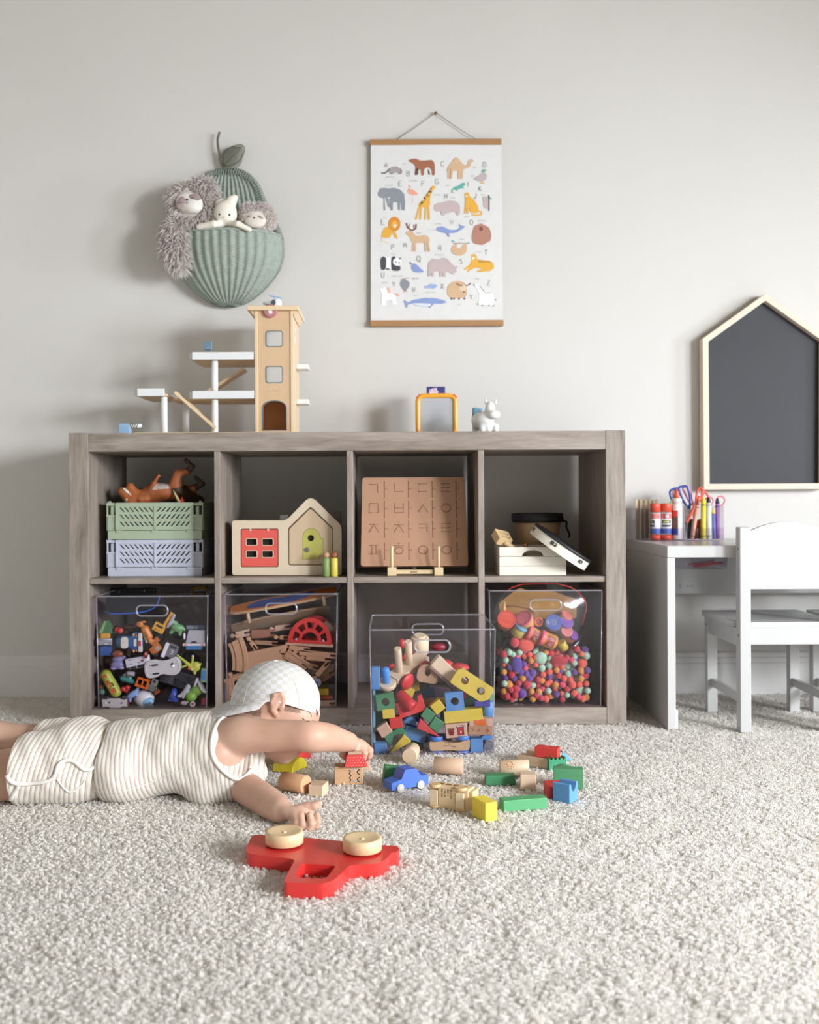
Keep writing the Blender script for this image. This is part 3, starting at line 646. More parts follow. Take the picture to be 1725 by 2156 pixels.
for p, q in zip(per, per[1:]): pl.append(pl[-1]+math.hypot(q[0]-p[0], q[1]-p[1]))
for k in range(n):
    s = pl[-1]*k/n; x = float(np.interp(s, pl, [p[0] for p in per])); z = float(np.interp(s, pl, [p[1] for p in per]))
    d = Vector((-x, 0, -0.02-z if z > 0 else -z-0.0)); d.normalize()
    tg = Vector((d.z, 0, -d.x)); p = Vector((x, -0.003, z))
    b.tube([p-d*0.001+Vector((0, 0.004, 0)), p+Vector((0, -0.006, 0))+tg*0.002, p+d*0.011+Vector((0, -0.010, 0))+tg*0.005, p+d*0.020+Vector((0, -0.004, 0))+tg*0.006], 0.0013, n=5)
part('woven_border', b, SAGE, pear)
st = [(0.0, -0.006, ZT-0.012)]+[(rq(u, v)[0], -0.010, rq(u, v)[1]) for u, v in ((805, 420), (790, 330), (772, 225), (772, 160), (790, 98))]
part('stem', B().tube(spline(st, 4), [0.0036]*20+[0.0038], n=8), DKG, pear)
b = B()
lf = [rq(u, v) for u, v in ((840, 440), (822, 380), (835, 320), (880, 265), (950, 238), (1015, 232), (1038, 275), (1025, 330), (985, 390), (920, 430))]
a0, a1 = Vector(rq(838, 440)), Vector(rq(1022, 245))
lp = spline([(p[0], p[1], 0) for p in lf], 5, True); b.tube([(p.x, -0.012, p.y) for p in lp], 0.0018, n=6, closed=True)
for k in range(1, 17):
    m = a0.lerp(a1, k/17); dr = (a1-a0).normalized(); nr = Vector((-dr.y, dr.x)); w = 0.033*math.sin(PI*(k/17)**0.8)**0.75
    b.tube([(m.x+nr.x*w-dr.x*.004, -0.012, m.y+nr.y*w-dr.y*.004), (m.x, -0.016, m.y), (m.x-nr.x*w-dr.x*.004, -0.012, m.y-nr.y*w-dr.y*.004)], 0.0015, n=5)
b.tube([(a0.x, -0.017, a0.y), (a1.x, -0.016, a1.y)], 0.002, n=6)
part('leaf', b, DKG, pear, label='dark olive wicker leaf beside the stem')
# plush toys
def fur(nm, V, Q, n, ln, rad, mat, parent, seed=1, droop=0.6, keep=None):
    rg = np.random.default_rng(seed); A = V[Q[:, 0]]; e1 = V[Q[:, 1]]-A; e2 = V[Q[:, 3]]-A; N = np.cross(e1, e2); ar = np.linalg.norm(N, axis=1); N = N/np.maximum(ar, 1e-12)[:, None]
    f = rg.choice(len(Q), n, p=ar/ar.sum()); u, v = rg.random((2, n, 1)); P = A[f]+u*e1[f]+v*e2[f]; N = N[f]
    if keep is not None: k = keep(P, N); P, N = P[k], N[k]; n = len(P)
    L = ln*rg.uniform(0.6, 1.25, (n, 1)); j = rg.normal(0, 0.35, (n, 3)); d = N+j; d[:, 2] -= droop; d /= np.linalg.norm(d, axis=1)[:, None]
    d0 = N*0.8+d*0.4; g = np.array([[0, 0, -1.0]])
    pts = np.stack([P-N*0.001, P+d0*L*0.35, P+d0*L*0.35+d*L*0.35, P+d0*L*0.35+d*L*0.62+g*L*0.22*droop], 1)
    o = hair(nm, pts, [rad, rad, rad*0.9, rad*0.35], mat, parent); o['kind'] = 'stuff'; return o
def zq(u, v, y): p = at(300+u/4.79, 260+v/4.79, y); return p
TAUPE = paint('#d8cfca', 0.95, 0.12, 90); CREAM = paint('#e9e4dc', 0.9, 0.03, 60, 0.2); BLK = paint('#15151a', 0.35, 0.02, 30)
sl = thing('sloth_plush', 'shaggy taupe sloth plush leaning out of the wicker pear with one arm dangling', 'plush toy', zq(470, 800, 3.01))
o0 = sl.location
def L(u, v, y): return zq(u, v, y)-o0
pr = [ell(L(470, 790, 3.0070), (0.046, 0.038, 0.038), k=0.02), ell(L(630, 930, 3.03), (0.042, 0.032, 0.036), k=0.03), cap(L(520, 900, 3.01), L(700, 1060, 3.035), 0.03, 0.028, k=0.03),
      cap(L(400, 960, 3.0120), L(330, 1100, 2.9870), 0.018, 0.020, k=0.02), cap(L(330, 1100, 2.9870), L(320, 1280, 2.9870), 0.020, 0.022, k=0.02), cap(L(320, 1280, 2.9870), L(385, 1420, 2.9900), 0.021, 0.013, k=0.02), ell(L(610, 690, 3.02), (0.03, 0.025, 0.03), k=0.02)]
Vs, Qs, _ = soft(pr, 0.005); Vs = relax(Vs, Qs, 2); link('body', np_mesh('body', Vs, Qs, None, [TAUPE]), sl)
fc = L(470, 800, 2.9670)
def notface(P, N):
    q = (P-np.array(fc))/np.array([0.048, 0.03, 0.040]); return (np.sum(q*q, 1) > 1.0) & (rg_keep(P) if False else True)
fur('fur', Vs, Qs, 6500, 0.027, 0.0011, TAUPE, sl, 3, 0.55, notface)
Rf = R(0, 14, 0)
blob('face', [ell(L(475, 800, 2.9740), (0.040, 0.017, 0.030), Rf, k=0.01), ell(L(510, 840, 2.9660), (0.024, 0.016, 0.017), Rf, k=0.012)], 0.003, CREAM, sl, label='cream felt face with closed eyes')
MV = paint('#a18f8e', 0.95, 0.05, 80)
blob('eye_patch', [ell(L(385, 800, 2.9580), (0.011, 0.006, 0.020), R(0, 28, 0))], 0.002, MV, sl); blob('eye_patch', [ell(L(530, 745, 2.9600), (0.018, 0.006, 0.010), R(0, 10, 0))], 0.002, MV, sl)
blob('nose', [ell(L(450, 768, 2.9520), (0.0038, 0.003, 0.0032))], 0.0012, BLK, sl)
b = B()
for (u, v, y, r0) in ((385, 795, 2.9505, 20), (505, 748, 2.9530, -12)): b.tube([L(u-22, v-2, y), L(u-8, v+7, y-.001), L(u+8, v+6, y-.001), L(u+22, v-6, y)], 0.0008, n=5)
b.tube([L(450, 778, 2.9495), L(450, 795, 2.9500)], 0.0006, n=5); b.tube([L(435, 803, 2.9500), L(450, 796, 2.9495), L(468, 800, 2.9500)], 0.0006, n=5)
part('stitched_eyes', b, paint('#6d6062', 0.9, 0.02, 30), sl)
bn = thing('bunny_doll', 'cream knitted bunny doll hooking both arms over the wicker pear rim', 'plush toy', zq(835, 900, 2.97)); o0 = bn.location
IV = paint('#efe9dc', 0.95, 0.03, 120, 0.35, bscale=900)
blob('body', [ell(L(835, 890, 2.9950), (0.033, 0.030, 0.032), k=0.01), ell(L(835, 940, 2.9900), (0.031, 0.029, 0.022), k=0.015), cap(L(905, 810, 2.9950), L(895, 775, 2.9950), 0.010, 0.014, k=0.008), cap(L(915, 775, 2.9950), L(930, 750, 2.9930), 0.0125, 0.010, k=0.006),
     cap(L(770, 815, 3.0000), L(800, 795, 3.0050), 0.014, 0.012, k=0.008), cap(L(835, 980, 3.006), L(835, 1120, 3.025), 0.014, 0.018, k=0.012),
     cap(L(800, 1020, 2.9870), L(720, 1012, 2.962), 0.010, 0.010, k=0.008), cap(L(720, 1012, 2.962), L(570, 1042, 2.975), 0.010, 0.0095, k=0.004),
     cap(L(860, 1010, 2.9870), L(960, 1012, 2.960), 0.009, 0.009, k=0.008), cap(L(960, 1012, 2.960), L(1080, 1070, 2.963), 0.009, 0.0072, k=0.004)], 0.0028, IV, bn)
for u, v in ((777, 917), (878, 922)): blob('eye', [ell(L(u, v, 2.9415), (0.0034, 0.002, 0.0040))], 0.001, BLK, bn)
part('nose', B().tube([L(812, 930, 2.9635), L(822, 938, 2.9630), L(834, 930, 2.9635)], 0.0006, n=5), paint('#c9a296', 0.9, 0.02, 30), bn)
ss = thing('small_sloth_plush', 'small pale sloth plush peeking out at the wide end of the wicker pear', 'plush toy', zq(1150, 960, 3.02)); o0 = ss.location
PALE = paint('#e2d9d5', 0.95, 0.08, 120)
pr = [ell(L(1150, 960, 3.02), (0.046, 0.034, 0.038), k=0.02), ell(L(1075, 880, 3.02), (0.020, 0.02, 0.018), k=0.015), ell(L(1230, 900, 3.02), (0.024, 0.02, 0.022), k=0.015), ell(L(1280, 980, 3.02), (0.017, 0.02, 0.022), k=0.015), cap(L(1150, 1020, 3.02), L(1150, 1120, 3.03), 0.024, 0.02, k=0.02)]
Vs, Qs, _ = soft(pr, 0.004); Vs = relax(Vs, Qs, 2); link('body', np_mesh('body', Vs, Qs, None, [PALE]), ss)
fc2 = np.array(L(1140, 975, 2.988))
fur('fur', Vs, Qs, 5200, 0.009, 0.0009, PALE, ss, 4, 0.3, lambda P, N: np.sum(((P-fc2)/np.array([0.034, 0.02, 0.026]))**2, 1) > 1)
blob('face', [ell(L(1135, 965, 2.9940), (0.033, 0.012, 0.021), R(0, 8, 0), k=0.01), ell(L(1130, 1010, 2.9910), (0.027, 0.012, 0.013), k=0.012)], 0.0026, paint('#e2d9d0', 0.95, 0.04, 90), ss)
SM = paint('#b9a79d', 0.95, 0.05, 80)
for u, v, a in ((1080, 940, -25), (1190, 950, 25)): blob('eye_patch', [ell(L(u, v, 2.9855), (0.010, 0.0045, 0.0055), R(0, a, 0))], 0.0015, SM, ss)
blob('nose', [ell(L(1128, 950, 2.9805), (0.0030, 0.003, 0.0028))], 0.001, BLK, ss)
b = B()
for u in (1078, 1190): b.tube([L(u-16, 935, 2.9810), L(u, 945, 2.9795), L(u+16, 938, 2.9810)], 0.0006, n=5)
b.tube([L(1116, 978, 2.9795), L(1128, 970, 2.9790), L(1142, 978, 2.9795)], 0.0005, n=5)
part('stitched_eyes', b, paint('#85736c', 0.9, 0.02, 30), ss)
# ------------------------------------------------------------------ on top of the cabinet
WHT = paint('#e3e3e4', 0.4, 0.02, 20); PLY = wood('#dec6a4', 2, 0.08, 16, 0.5); PLX = wood('#e3c9a6', 0, 0.08, 16, 0.5); PLY2 = wood('#d2b28f', 2, 0.09, 14, 0.5)
TY = 2.80
g = thing('toy_garage', 'wooden toy parking garage with tall lift tower and white parking decks on the cabinet', 'toy garage', (at(578, 905, TY).x, TY, KH))
def gq(px, py): p = at(px, py, TY)-g.location; return (p.x, p.z)
TD = 0.175
x0, zt = gq(538, 655); x1, _ = gq(616, 655)
w1 = [rrect(*gq(561, 730), *gq(595, 697), 0.007), rrect(*gq(561, 806), *gq(595, 771.5), 0.007)]
ax0, az0 = gq(553.5, 905); ax1, az1 = gq(603.5, 843.5); az0 = 0.012
arch = [(ax1, az0), (ax1, az1-0.02)]+[((ax0+ax1)/2+(ax1-ax0)/2*math.cos(t), az1-0.02+0.02*math.sin(t)) for t in np.linspace(0.3, PI-0.3, 9)]+[(ax0, az1-0.02), (ax0, az0)]
b = B(); b.plate([[(x0, 0), (x1, 0), (x1, zt), (x0, zt)], arch]+w1, 0, 0.006); part('front_panel', b, PLY2, g, bev=0.0006)
for L_ in w1+[arch]: part('opening_edging', B().tube([(p[0], -0.0006, p[1]) for p in L_], 0.0016, n=6, closed=True), paint('#6f7a82', 0.5, 0.04, 30), g, label='grey painted edge around an opening')
part('back_panel', B().box((x1-x0, 0.006, 0.11), ((x0+x1)/2, TD-0.003, 0.055)), PLY2, g)
for x in (x0, x1): part('side_panel', B().box((0.008, TD+0.004, zt), (x+(0.004 if x == x1 else -0.004)-(0.006 if x == x1 else -0.006), TD/2-0.001, zt/2)), PLY, g, bev=0.001)
part('lift_shaft', B().box((x1-x0-0.02, 0.01, 0.09), ((x0+x1)/2, 0.09, 0.05)), paint('#b07a4c', 0.6, 0.06, 30), g)
rx0, rz0 = gq(524, 653); rx1, rz1 = gq(627, 636)
b = B(); V = [(rx0, -0.012, rz1), (rx1-0.004, -0.012, rz1), (rx1-0.004, TD+0.02, rz1), (rx0, TD+0.02, rz1)]
b.box((rx1-rx0+0.006, TD+0.034, 0.012), ((rx0+rx1)/2, TD/2, zt+0.006)); part('roof', b, PLX, g, bev=0.002)
for s_ in (0,):
    b = B(); b.plate([[(x0-0.002, zt-0.016), (x0-0.014, zt), (x0-0.001, zt)]], 0.0, TD); part('roof_trim', b, PLX, g)
    b = B(); b.plate([[(x1+0.004, zt-0.016), (x1+0.002, zt), (x1+0.014, zt)]], 0.0, TD); part('roof_trim', b, PLX, g)
px_, pz_ = gq(570, 655.5)
sgn = part('round_sign', B().cyl(0.0185, 0.010, M=T(px_, 0.0, pz_) @ R(90, 0, 0), n=28, bev=0.002), paint('#b5797c', 0.5, 0.04, 30), g, label='dusty pink disc with a white car')
b = B(); M_ = T(px_, -0.0106, pz_) @ R(0, -12, 0)
b.plate([rrect(-0.0052, -0.009, 0.0052, 0.009, 0.003)], -0.0006, 0, M_); part('car_mark', b, paint('#ece5e4', 0.5, 0.02, 30), sgn)
b = B(); b.plate([rrect(-0.0036, 0.001, 0.0036, 0.0048, 0.0015)], -0.0009, -0.0006, M_); part('car_window', b, paint('#b5797c', 0.5, 0.04, 30), sgn)
b = B(); q0 = gq(578, 824)
for i in range(9): ribbon(b, [(q0[0]+(-16+4*i)*0.0011, q0[1]), (q0[0]+(-14.5+4*i)*0.0011, q0[1]+0.0022)], 0.0009, -0.0003)
ribbon(b, [(q0[0]-0.003, q0[1]), (q0[0], q0[1]+0.006), (q0[0]+0.003, q0[1])], 0.0008, -0.0003)
part('stamp', b, paint('#b48a63', 0.6, 0.02, 30), g)
b = B(); M_ = T(x1+0.0022, 0.05, gq(620, 700)[1]) @ R(0, 0, 90)
b.plate([circ(0, 0, 0.016, 18, 0.021)], -0.0007, 0, M_); o = part('side_sticker', b, paint('#e9eef2', 0.5, 0.02, 30), g)
b = B(); write(b, 'P', -0.006, -0.010, 0.02, 0.003, -0.0011, M_); part('sticker_letter', b, paint('#4d6d93', 0.5, 0.02, 30), o)
# decks: front white rail, receding side rail, floor board seen from below
def deck(xa, xb, ztop, zbot, left=None, right_post=True):
    a = gq(xa, ztop); c = gq(xb, zbot); w = c[0]-a[0]
    part('deck_rail', B().box((w, 0.008, a[1]-c[1]), ((a[0]+c[0])/2, 0.002, (a[1]+c[1])/2)), WHT, g, bev=0.0012)
    z = c[1]+0.004
    part('deck_floor', B().box((w+0.006, TD-0.006, 0.006), ((a[0]+c[0])/2+0.003, TD/2, z)), PLX, g, bev=0.001)
    part('deck_rail', B().box((w, 0.008, a[1]-c[1]), ((a[0]+c[0])/2, TD-0.002, (a[1]+c[1])/2)), WHT, g, bev=0.0012)
    part('deck_rail', B().box((0.008, TD*0.86, (a[1]-c[1])*0.8), (a[0]-0.007, TD/2, (a[1]+c[1])/2+0.001)), WHT, g, bev=0.0012)
    return a, c
d1 = deck(404.5, 534, 741.5, 757); d2 = deck(405, 535, 823, 839); d3 = deck(289, 346, 818, 834)
part('deck_floor', B().box((gq(405, 0)[0]-gq(346, 0)[0], TD*0.55, 0.006), ((gq(405, 0)[0]+gq(346, 0)[0])/2, TD*0.7, d2[1][1]+0.004)), PLX, g, bev=0.001)
for xa, xb, ztp, zbt in ((629, 640, 756, 778), (629, 640, 832, 852)):
    a = gq(622, ztp); part('side_ledge', B().box((0.034, 0.05, 0.014), (x1+0.019, TD-0.07, a[1]-0.010)), WHT, g, bev=0.002)
def colm(px, zt_, zb_, y, r=0.0093): q = gq(px, 0); part('column', B().cyl(r, zt_-zb_, (q[0], y, zb_), n=20, bev=0.001), WHT, g)
zb2, zb1, zb3 = d2[1][1], d1[1][1], d3[1][1]
colm(445.5, zb1, zb2+0.007, 0.022); colm(445.5, zb2, 0.008, 0.022); colm(338, zb3, 0.008, 0.022); colm(366, zb3, 0.008, 0.14)
def ramp(p, q, y, w=0.05):
    a, c = Vector((p[0], 0, p[1])), Vector((q[0], 0, q[1])); d = c-a
    b = B(); b.box((d.length, w, 0.004), (0, 0, 0), bev=0.0008); M_ = T((a.x+c.x)/2, y, (a.z+c.z)/2) @ Matrix.Rotation(-math.atan2(d.z, d.x), 4, 'Y'); b.bm.transform(M_)
    for s_ in (-1, 1): b.box((d.length, 0.003, 0.008), (0, s_*w/2, 0.002), M_)
    part('ramp', b, PLX, g)
ramp(gq(366, 826), gq(452, 902), 0.03, 0.045); ramp(gq(418, 822), gq(505, 768), 0.12, 0.05)
part('base_board', B().box((gq(629, 0)[0]-gq(282, 0)[0], TD+0.035, 0.007), ((gq(629, 0)[0]+gq(282, 0)[0])/2, TD/2-0.004, 0.0035)), PLX, g, bev=0.0015)
a = gq(431, 728); a = (a[0], a[1]+0.006); b = B(); b.box((0.022, 0.012, 0.024), (a[0], 0.05, a[1]+0.001)); b.box((0.009, 0.009, 0.014), (a[0], 0.05, d1[0][1]+0.003))
ps = part('parking_sign', b, paint('#7f9bb0', 0.5, 0.04, 30), g, bev=0.002, label='blue block sign with letter P on the top deck')
b = B(); write(b, 'P', a[0]-0.0035, a[1]-0.006, 0.014, 0.002, 0.0435); b.tube([(a[0]+u, 0.0437, a[1]+v+0.001) for u, v in rrect(-0.0085, -0.0095, 0.0085, 0.0095, 0.002, 2)], 0.0008, n=4, closed=True); part('sign_letter', b, paint('#557892', 0.5, 0.02, 30), ps)
# barrier gate
bg = thing('barrier_gate', 'small pale blue toy barrier gate with black and white striped arm beside the garage', 'toy gate', (at(264, 905, 2.775).x, 2.775, KH))
part('post', B().box((0.030, 0.026, 0.030), (0, 0, 0.015)), paint('#93b4d2', 0.5, 0.04, 30), bg, bev=0.002)
arm = part('arm', B().cyl(0.0052, 0.036, M=T(0.010, -0.006, 0.023) @ R(0, 88, 0), n=16, bev=0.002), paint('#eeeeee', 0.4, 0.02, 30), bg)
b = B()
for k in range(4):
    x = 0.015+k*0.0065; b.tube([(x+0.003*math.cos(t), -0.006-0.0054*math.sin(t), 0.0235+0.0054*math.cos(t)) for t in np.linspace(0, PI, 9)], 0.0010, n=5)
part('stripe', b, BLK, arm)
# helicopter on the tower roof
hb = at(577, 634, 2.85); hel = thing('toy_helicopter', 'tiny white and grey toy helicopter with a blue rotor on the tower roof', 'toy helicopter', (hb.x, 2.845, KH+zt+0.012), (0, 0, -12))
blob('cabin', [ell((0.010, 0, 0.0165), (0.0135, 0.011, 0.0155), k=0.006), cap((0.0, 0, 0.016), (-0.027, 0, 0.018), 0.010, 0.0045, k=0.008)], 0.002, [paint('#f1f1f1', 0.4, 0.02, 30)], hel)
b = B(); b.plate([rpoly([(-0.026, 0.0105), (0.004, 0.007), (0.006, 0.027), (-0.010, 0.021), (-0.028, 0.022)], 0.003)], -0.0128, -0.0100); part('side_panel', b, paint('#c9c7c5', 0.5, 0.03, 30), hel)
b = B(); b.plate([[(-0.001, 0.009), (0.006, 0.010), (0.010, 0.017), (0.006, 0.026), (0.0, 0.024), (-0.004, 0.018)]], -0.0134, -0.0100); b.plate([[(-0.027, 0.0145), (-0.003, 0.0085), (-0.003, 0.0110), (-0.027, 0.0170)]], -0.0134, -0.0120); part('window', b, paint('#56656f', 0.3, 0.03, 30), hel)
part('rotor', B().box((0.034, 0.007, 0.003), (0.0, 0, 0), R(0, 12, 20)), paint('#86b1dd', 0.5, 0.03, 30), hel, bev=0.001).location = (0.004, 0, 0.036)
part('rotor_mast', B().cyl(0.0025, 0.010, (0.005, 0, 0.027), n=10), WHT, hel)
for s_ in (-1, 1): part('skid', B().tube([(-0.012, s_*0.008, 0.0015), (0.018, s_*0.008, 0.0015)], 0.0015, n=8), WHT, hel)
# little whiteboard
WY2 = 2.93; wb = thing('mini_whiteboard', 'small whiteboard with a rounded orange frame standing on the cabinet', 'whiteboard', (at(919.5, 905, WY2).x, WY2, KH))
def wq(px, py): p = at(px, py, WY2)-wb.location; return (p.x, p.z)
a = wq(880, 833.5); c = wq(959.5, 910); c = (c[0], 0.0058)
L_ = rrect(a[0], c[1], c[0], a[1], 0.017, 7)
part('frame', B().tube([(p[0], 0, p[1]) for p in L_], 0.0072, n=12, closed=True), paint('#f2a93a', 0.35, 0.04, 20, coat=0.2), wb)
part('writing_surface', B().plate([L_], -0.001, 0.003), paint('#b3b4b7', 0.3, 0.01, 10), wb)
for s_, nm in ((-1, 'corner_clip'), (1, 'corner_clip')):
    ccx = a[0] if s_ < 0 else c[0]; M_ = T(ccx-s_*0.0048, 0, a[1]-0.0048) @ R(0, s_*45, 0)
    part(nm, B().box((0.014, 0.013, 0.006), (0, 0, 0.0045), M_), paint('#dd5a42', 0.4, 0.03, 20), wb, bev=0.001)
cdY = 2.965; cq_ = at(918, 830, cdY)
nc = thing('navy_card_box', 'navy blue card pack with pink lettering standing behind the little whiteboard', 'card pack', (cq_.x, cdY, KH))
zt_ = at(918, 814.5, cdY).z-KH; hw = (at(938, 820, cdY).x-at(899, 820, cdY).x)/2
part('card_box', B().box((hw*2, 0.014, zt_), (0, 0, zt_/2)), paint('#3a3a78', 0.45, 0.05, 30), nc, bev=0.0012)
b = B(); b.plate([[(-0.020, zt_-0.03), (0.004, zt_-0.03), (0.007, zt_-0.014), (0.002, zt_-0.010), (0.003, zt_-0.004), (-0.007, zt_-0.005), (-0.019, zt_-0.008)]], -0.0076, -0.0066); o = part('logo_patch', b, paint('#e9d3e0', 0.5, 0.03, 60), nc)
b = B(); write(b, 'KIU', -0.0165, zt_-0.0148, 0.0072, 0.0014, -0.0079, gap=.25); part('lettering', b, paint('#a987b8', 0.5, 0.02, 60), o)
# ceramic cow
cw = thing('cow_card_holder', 'white ceramic cow-shaped holder standing on the cabinet beside the whiteboard', 'ornament', (at(1020, 905, 2.775).x, 2.775, KH))
k_ = 2.775/F
def ck(px, py): p = at(px, py, 2.775)-cw.location; return p.x, p.z
def cp(px, py, y): q = ck(px, py); return (q[0], y, q[1])
CER = paint('#e6e5e4', 0.5, 0.01, 20); HOLE = paint('#7a756f', 0.7, 0.02, 30)
pr = [ell(cp(1014, 885, 0.020), (0.026, 0.040, 0.024), k=0.012), ell(cp(1024, 884, -0.006), (0.021, 0.022, 0.022), k=0.012), ell(cp(1031, 862, -0.016), (0.0135, 0.015, 0.020), k=0.010), ell(cp(1038, 875, -0.028), (0.0175, 0.015, 0.0125), k=0.006),
      cap(cp(1022, 848, -0.012), cp(1022, 841, -0.012), 0.004, 0.0025, k=0.004), cap(cp(1043, 849, -0.012), cp(1043, 843, -0.012), 0.004, 0.0025, k=0.004)]
for dx in (1004, 1015, 1028, 1043):
    q = ck(dx, 905); pr.append(cap((q[0], -0.012 if dx in (1028, 1043, 1015) else 0.035, 0.016), (q[0], -0.012 if dx in (1028, 1043, 1015) else 0.035, 0.009), 0.0095, 0.0088, k=0.008))
pr += [cut(sbox(cp(1012, 862, 0.030), (0.016, 0.010, 0.018), rr=0.002, k=0.003)), cut(cap(cp(1032, 879.5, -0.0435), cp(1044, 879.5, -0.0435), 0.0012, 0.0012, k=0.001))]
blob('cow_body', pr, 0.0018, [CER], cw, 2)
cc = thing('card_stack', 'light blue cards with orange pattern standing in the back of the ceramic cow', 'cards', cp(1006, 875, 0.030)); cc.location = cw.location+Vector(cp(1007, 876, 0.030))
part('card', B().box((0.026, 0.0012, 0.042), (0, -0.002, 0.004), R(0, 8, 0)), paint('#86c3e6', 0.5, 0.04, 60), cc, bev=0.0003)
part('card', B().box((0.026, 0.0012, 0.042), (-0.001, 0.004, 0.0035), R(0, 5, 0)), paint('#7a4156', 0.5, 0.04, 60), cc, bev=0.0003)
b = B()
for u, v in ((0.001, 0.018), (0.005, 0.015), (0.008, 0.017), (0.006, 0.012), (0.010, 0.013)): b.plate([circ(u, v, 0.0022, 8)], -0.0034, -0.0026, R(0, 8, 0))
part('card_print', b, paint('#d98a4e', 0.5, 0.04, 60), cc)
# ------------------------------------------------------------------ first cubby: two folding crates and a dinosaur
ZS = Z_SH1
def crate(nm, lab, grp, col, loc, h, w=0.262, d=0.20):
    m = paint(col, 0.45, 0.02, 20); cr = thing(nm, lab, 'crate', loc, group=None)
    hb = h*0.235; fw = w*0.79; x0 = -fw/2
    b = B()
    for y0_, y1_ in ((0, 0.003), (d-0.003, d)): b.plate([rrect(-w/2+0.004, 0, w/2-0.004, hb, 0.004)], y0_, y1_)
    for s_ in (-1, 1): b.box((0.003, d-0.004, hb), (s_*(w/2-0.0055), d/2, hb/2))
    b.box((w-0.012, d-0.006, 0.003), (0, d/2, 0.0015)); part('base_tray', b, m, cr, bev=0.001)
    for yy, fl_ in ((-0.001, 1), (d-0.003, 1)):
        b = B(); z0, z1 = hb+0.002, h-0.001; holes = []
        for row in range(3):
            zc = z1-(z1-z0)*(0.245+row*0.265)
            for i in range(14):
                xx = x0+fw*(0.075+0.0625*i) if i < 7 else x0+fw*(0.555+0.0625*(i-7)); sl_ = -1 if i < 7 else 1
                hh, ww, sk = (z1-z0)*0.085, fw*0.0115, fw*0.026*sl_
                holes.append([(xx-ww-sk, zc-hh), (xx+ww-sk, zc-hh), (xx+ww+sk, zc+hh), (xx-ww+sk, zc+hh)])
        b.plate([[(x0, z0), (x0+fw, z0), (x0+fw, z1), (x0, z1)]]+holes, yy, yy+0.003)
        if yy < 0.01:
            b.box((fw, 0.004, 0.010*h/0.1), (0, yy, z1-0.004)); b.box((0.0025, 0.003, z1-z0), (0, yy-0.0008, (z0+z1)/2))
            for s_ in (-1, 1): b.box((0.0025, 0.003, z1-z0), (s_*fw/2, yy-0.0008, (z0+z1)/2))
            b.box((fw, 0.003, 0.0022), (0, yy-0.0008, z0+0.001))
            for q in (-0.46, 0, 0.46): b.box((0.016, 0.005, 0.006), (q*fw, yy+0.0006, z0-0.004))
        part('slotted_panel', b, m, cr)
    for s_ in (-1, 1):
        b = B(); xc = s_*(fw/2+(w-fw)/4); ew = (w-fw)/2
        b.box((ew, 0.004, (h-hb)*0.50), (xc, 0.004, hb+(h-hb)*0.26)); b.box((ew, 0.006, (h-hb)*0.07), (xc, 0.003, hb+(h-hb)*0.53)); b.box((ew*0.3, 0.004, (h-hb)*0.3), (xc-s_*0.002, 0.004, hb+(h-hb)*0.72)); b.box((ew, 0.006, (h-hb)*0.10), (xc, 0.003, h-(h-hb)*0.06))
        b.box((0.003, d-0.004, (h-hb)), (s_*(w/2-0.002), d/2, hb+(h-hb)/2))
        for yy in (0.006, d-0.006): b.box((0.008, 0.006, 0.006), (s_*(w/2-0.008), yy, h+0.001))
        part('end_panel', b, m, cr, bev=0.0008)
    return cr
cxm = at(326, 1130, 2.755).x
HC = at(326, 1136, 2.755).z-ZS
crate('folding_crate', 'pale lavender folding crate with slanted slots, lower of the two on the shelf', None, '#bdc0d0', (cxm, 2.755, ZS+0.0005), HC-0.001)
HG = at(326, 1059, 2.755).z-ZS-HC
crate('folding_crate', 'sage green folding crate with slanted slots, stacked on the lavender one', None, '#a5b39b', (cxm, 2.755, ZS+HC+0.001), HG)
DY = 2.82
dn = thing('toy_dinosaur', 'orange and brown plastic tyrannosaur lying on its back on the green crate', 'toy dinosaur', at(340, 1035, DY)); o0 = dn.location
od = dn.location.copy()
def dq(u, v, y=0.0): return at(190+u/6.389, 950+v/6.389, DY+y)-od
ORG = paint('#a85f35', 0.5, 0.12, 40, 0.2); DBR = paint('#4a3226', 0.55, 0.15, 60, 0.2); BEL = paint('#c9bcb4', 0.5, 0.08, 50, 0.2); TOOTH = paint('#e9e2d3', 0.4, 0.02, 40)
s6 = DY/F/6.389
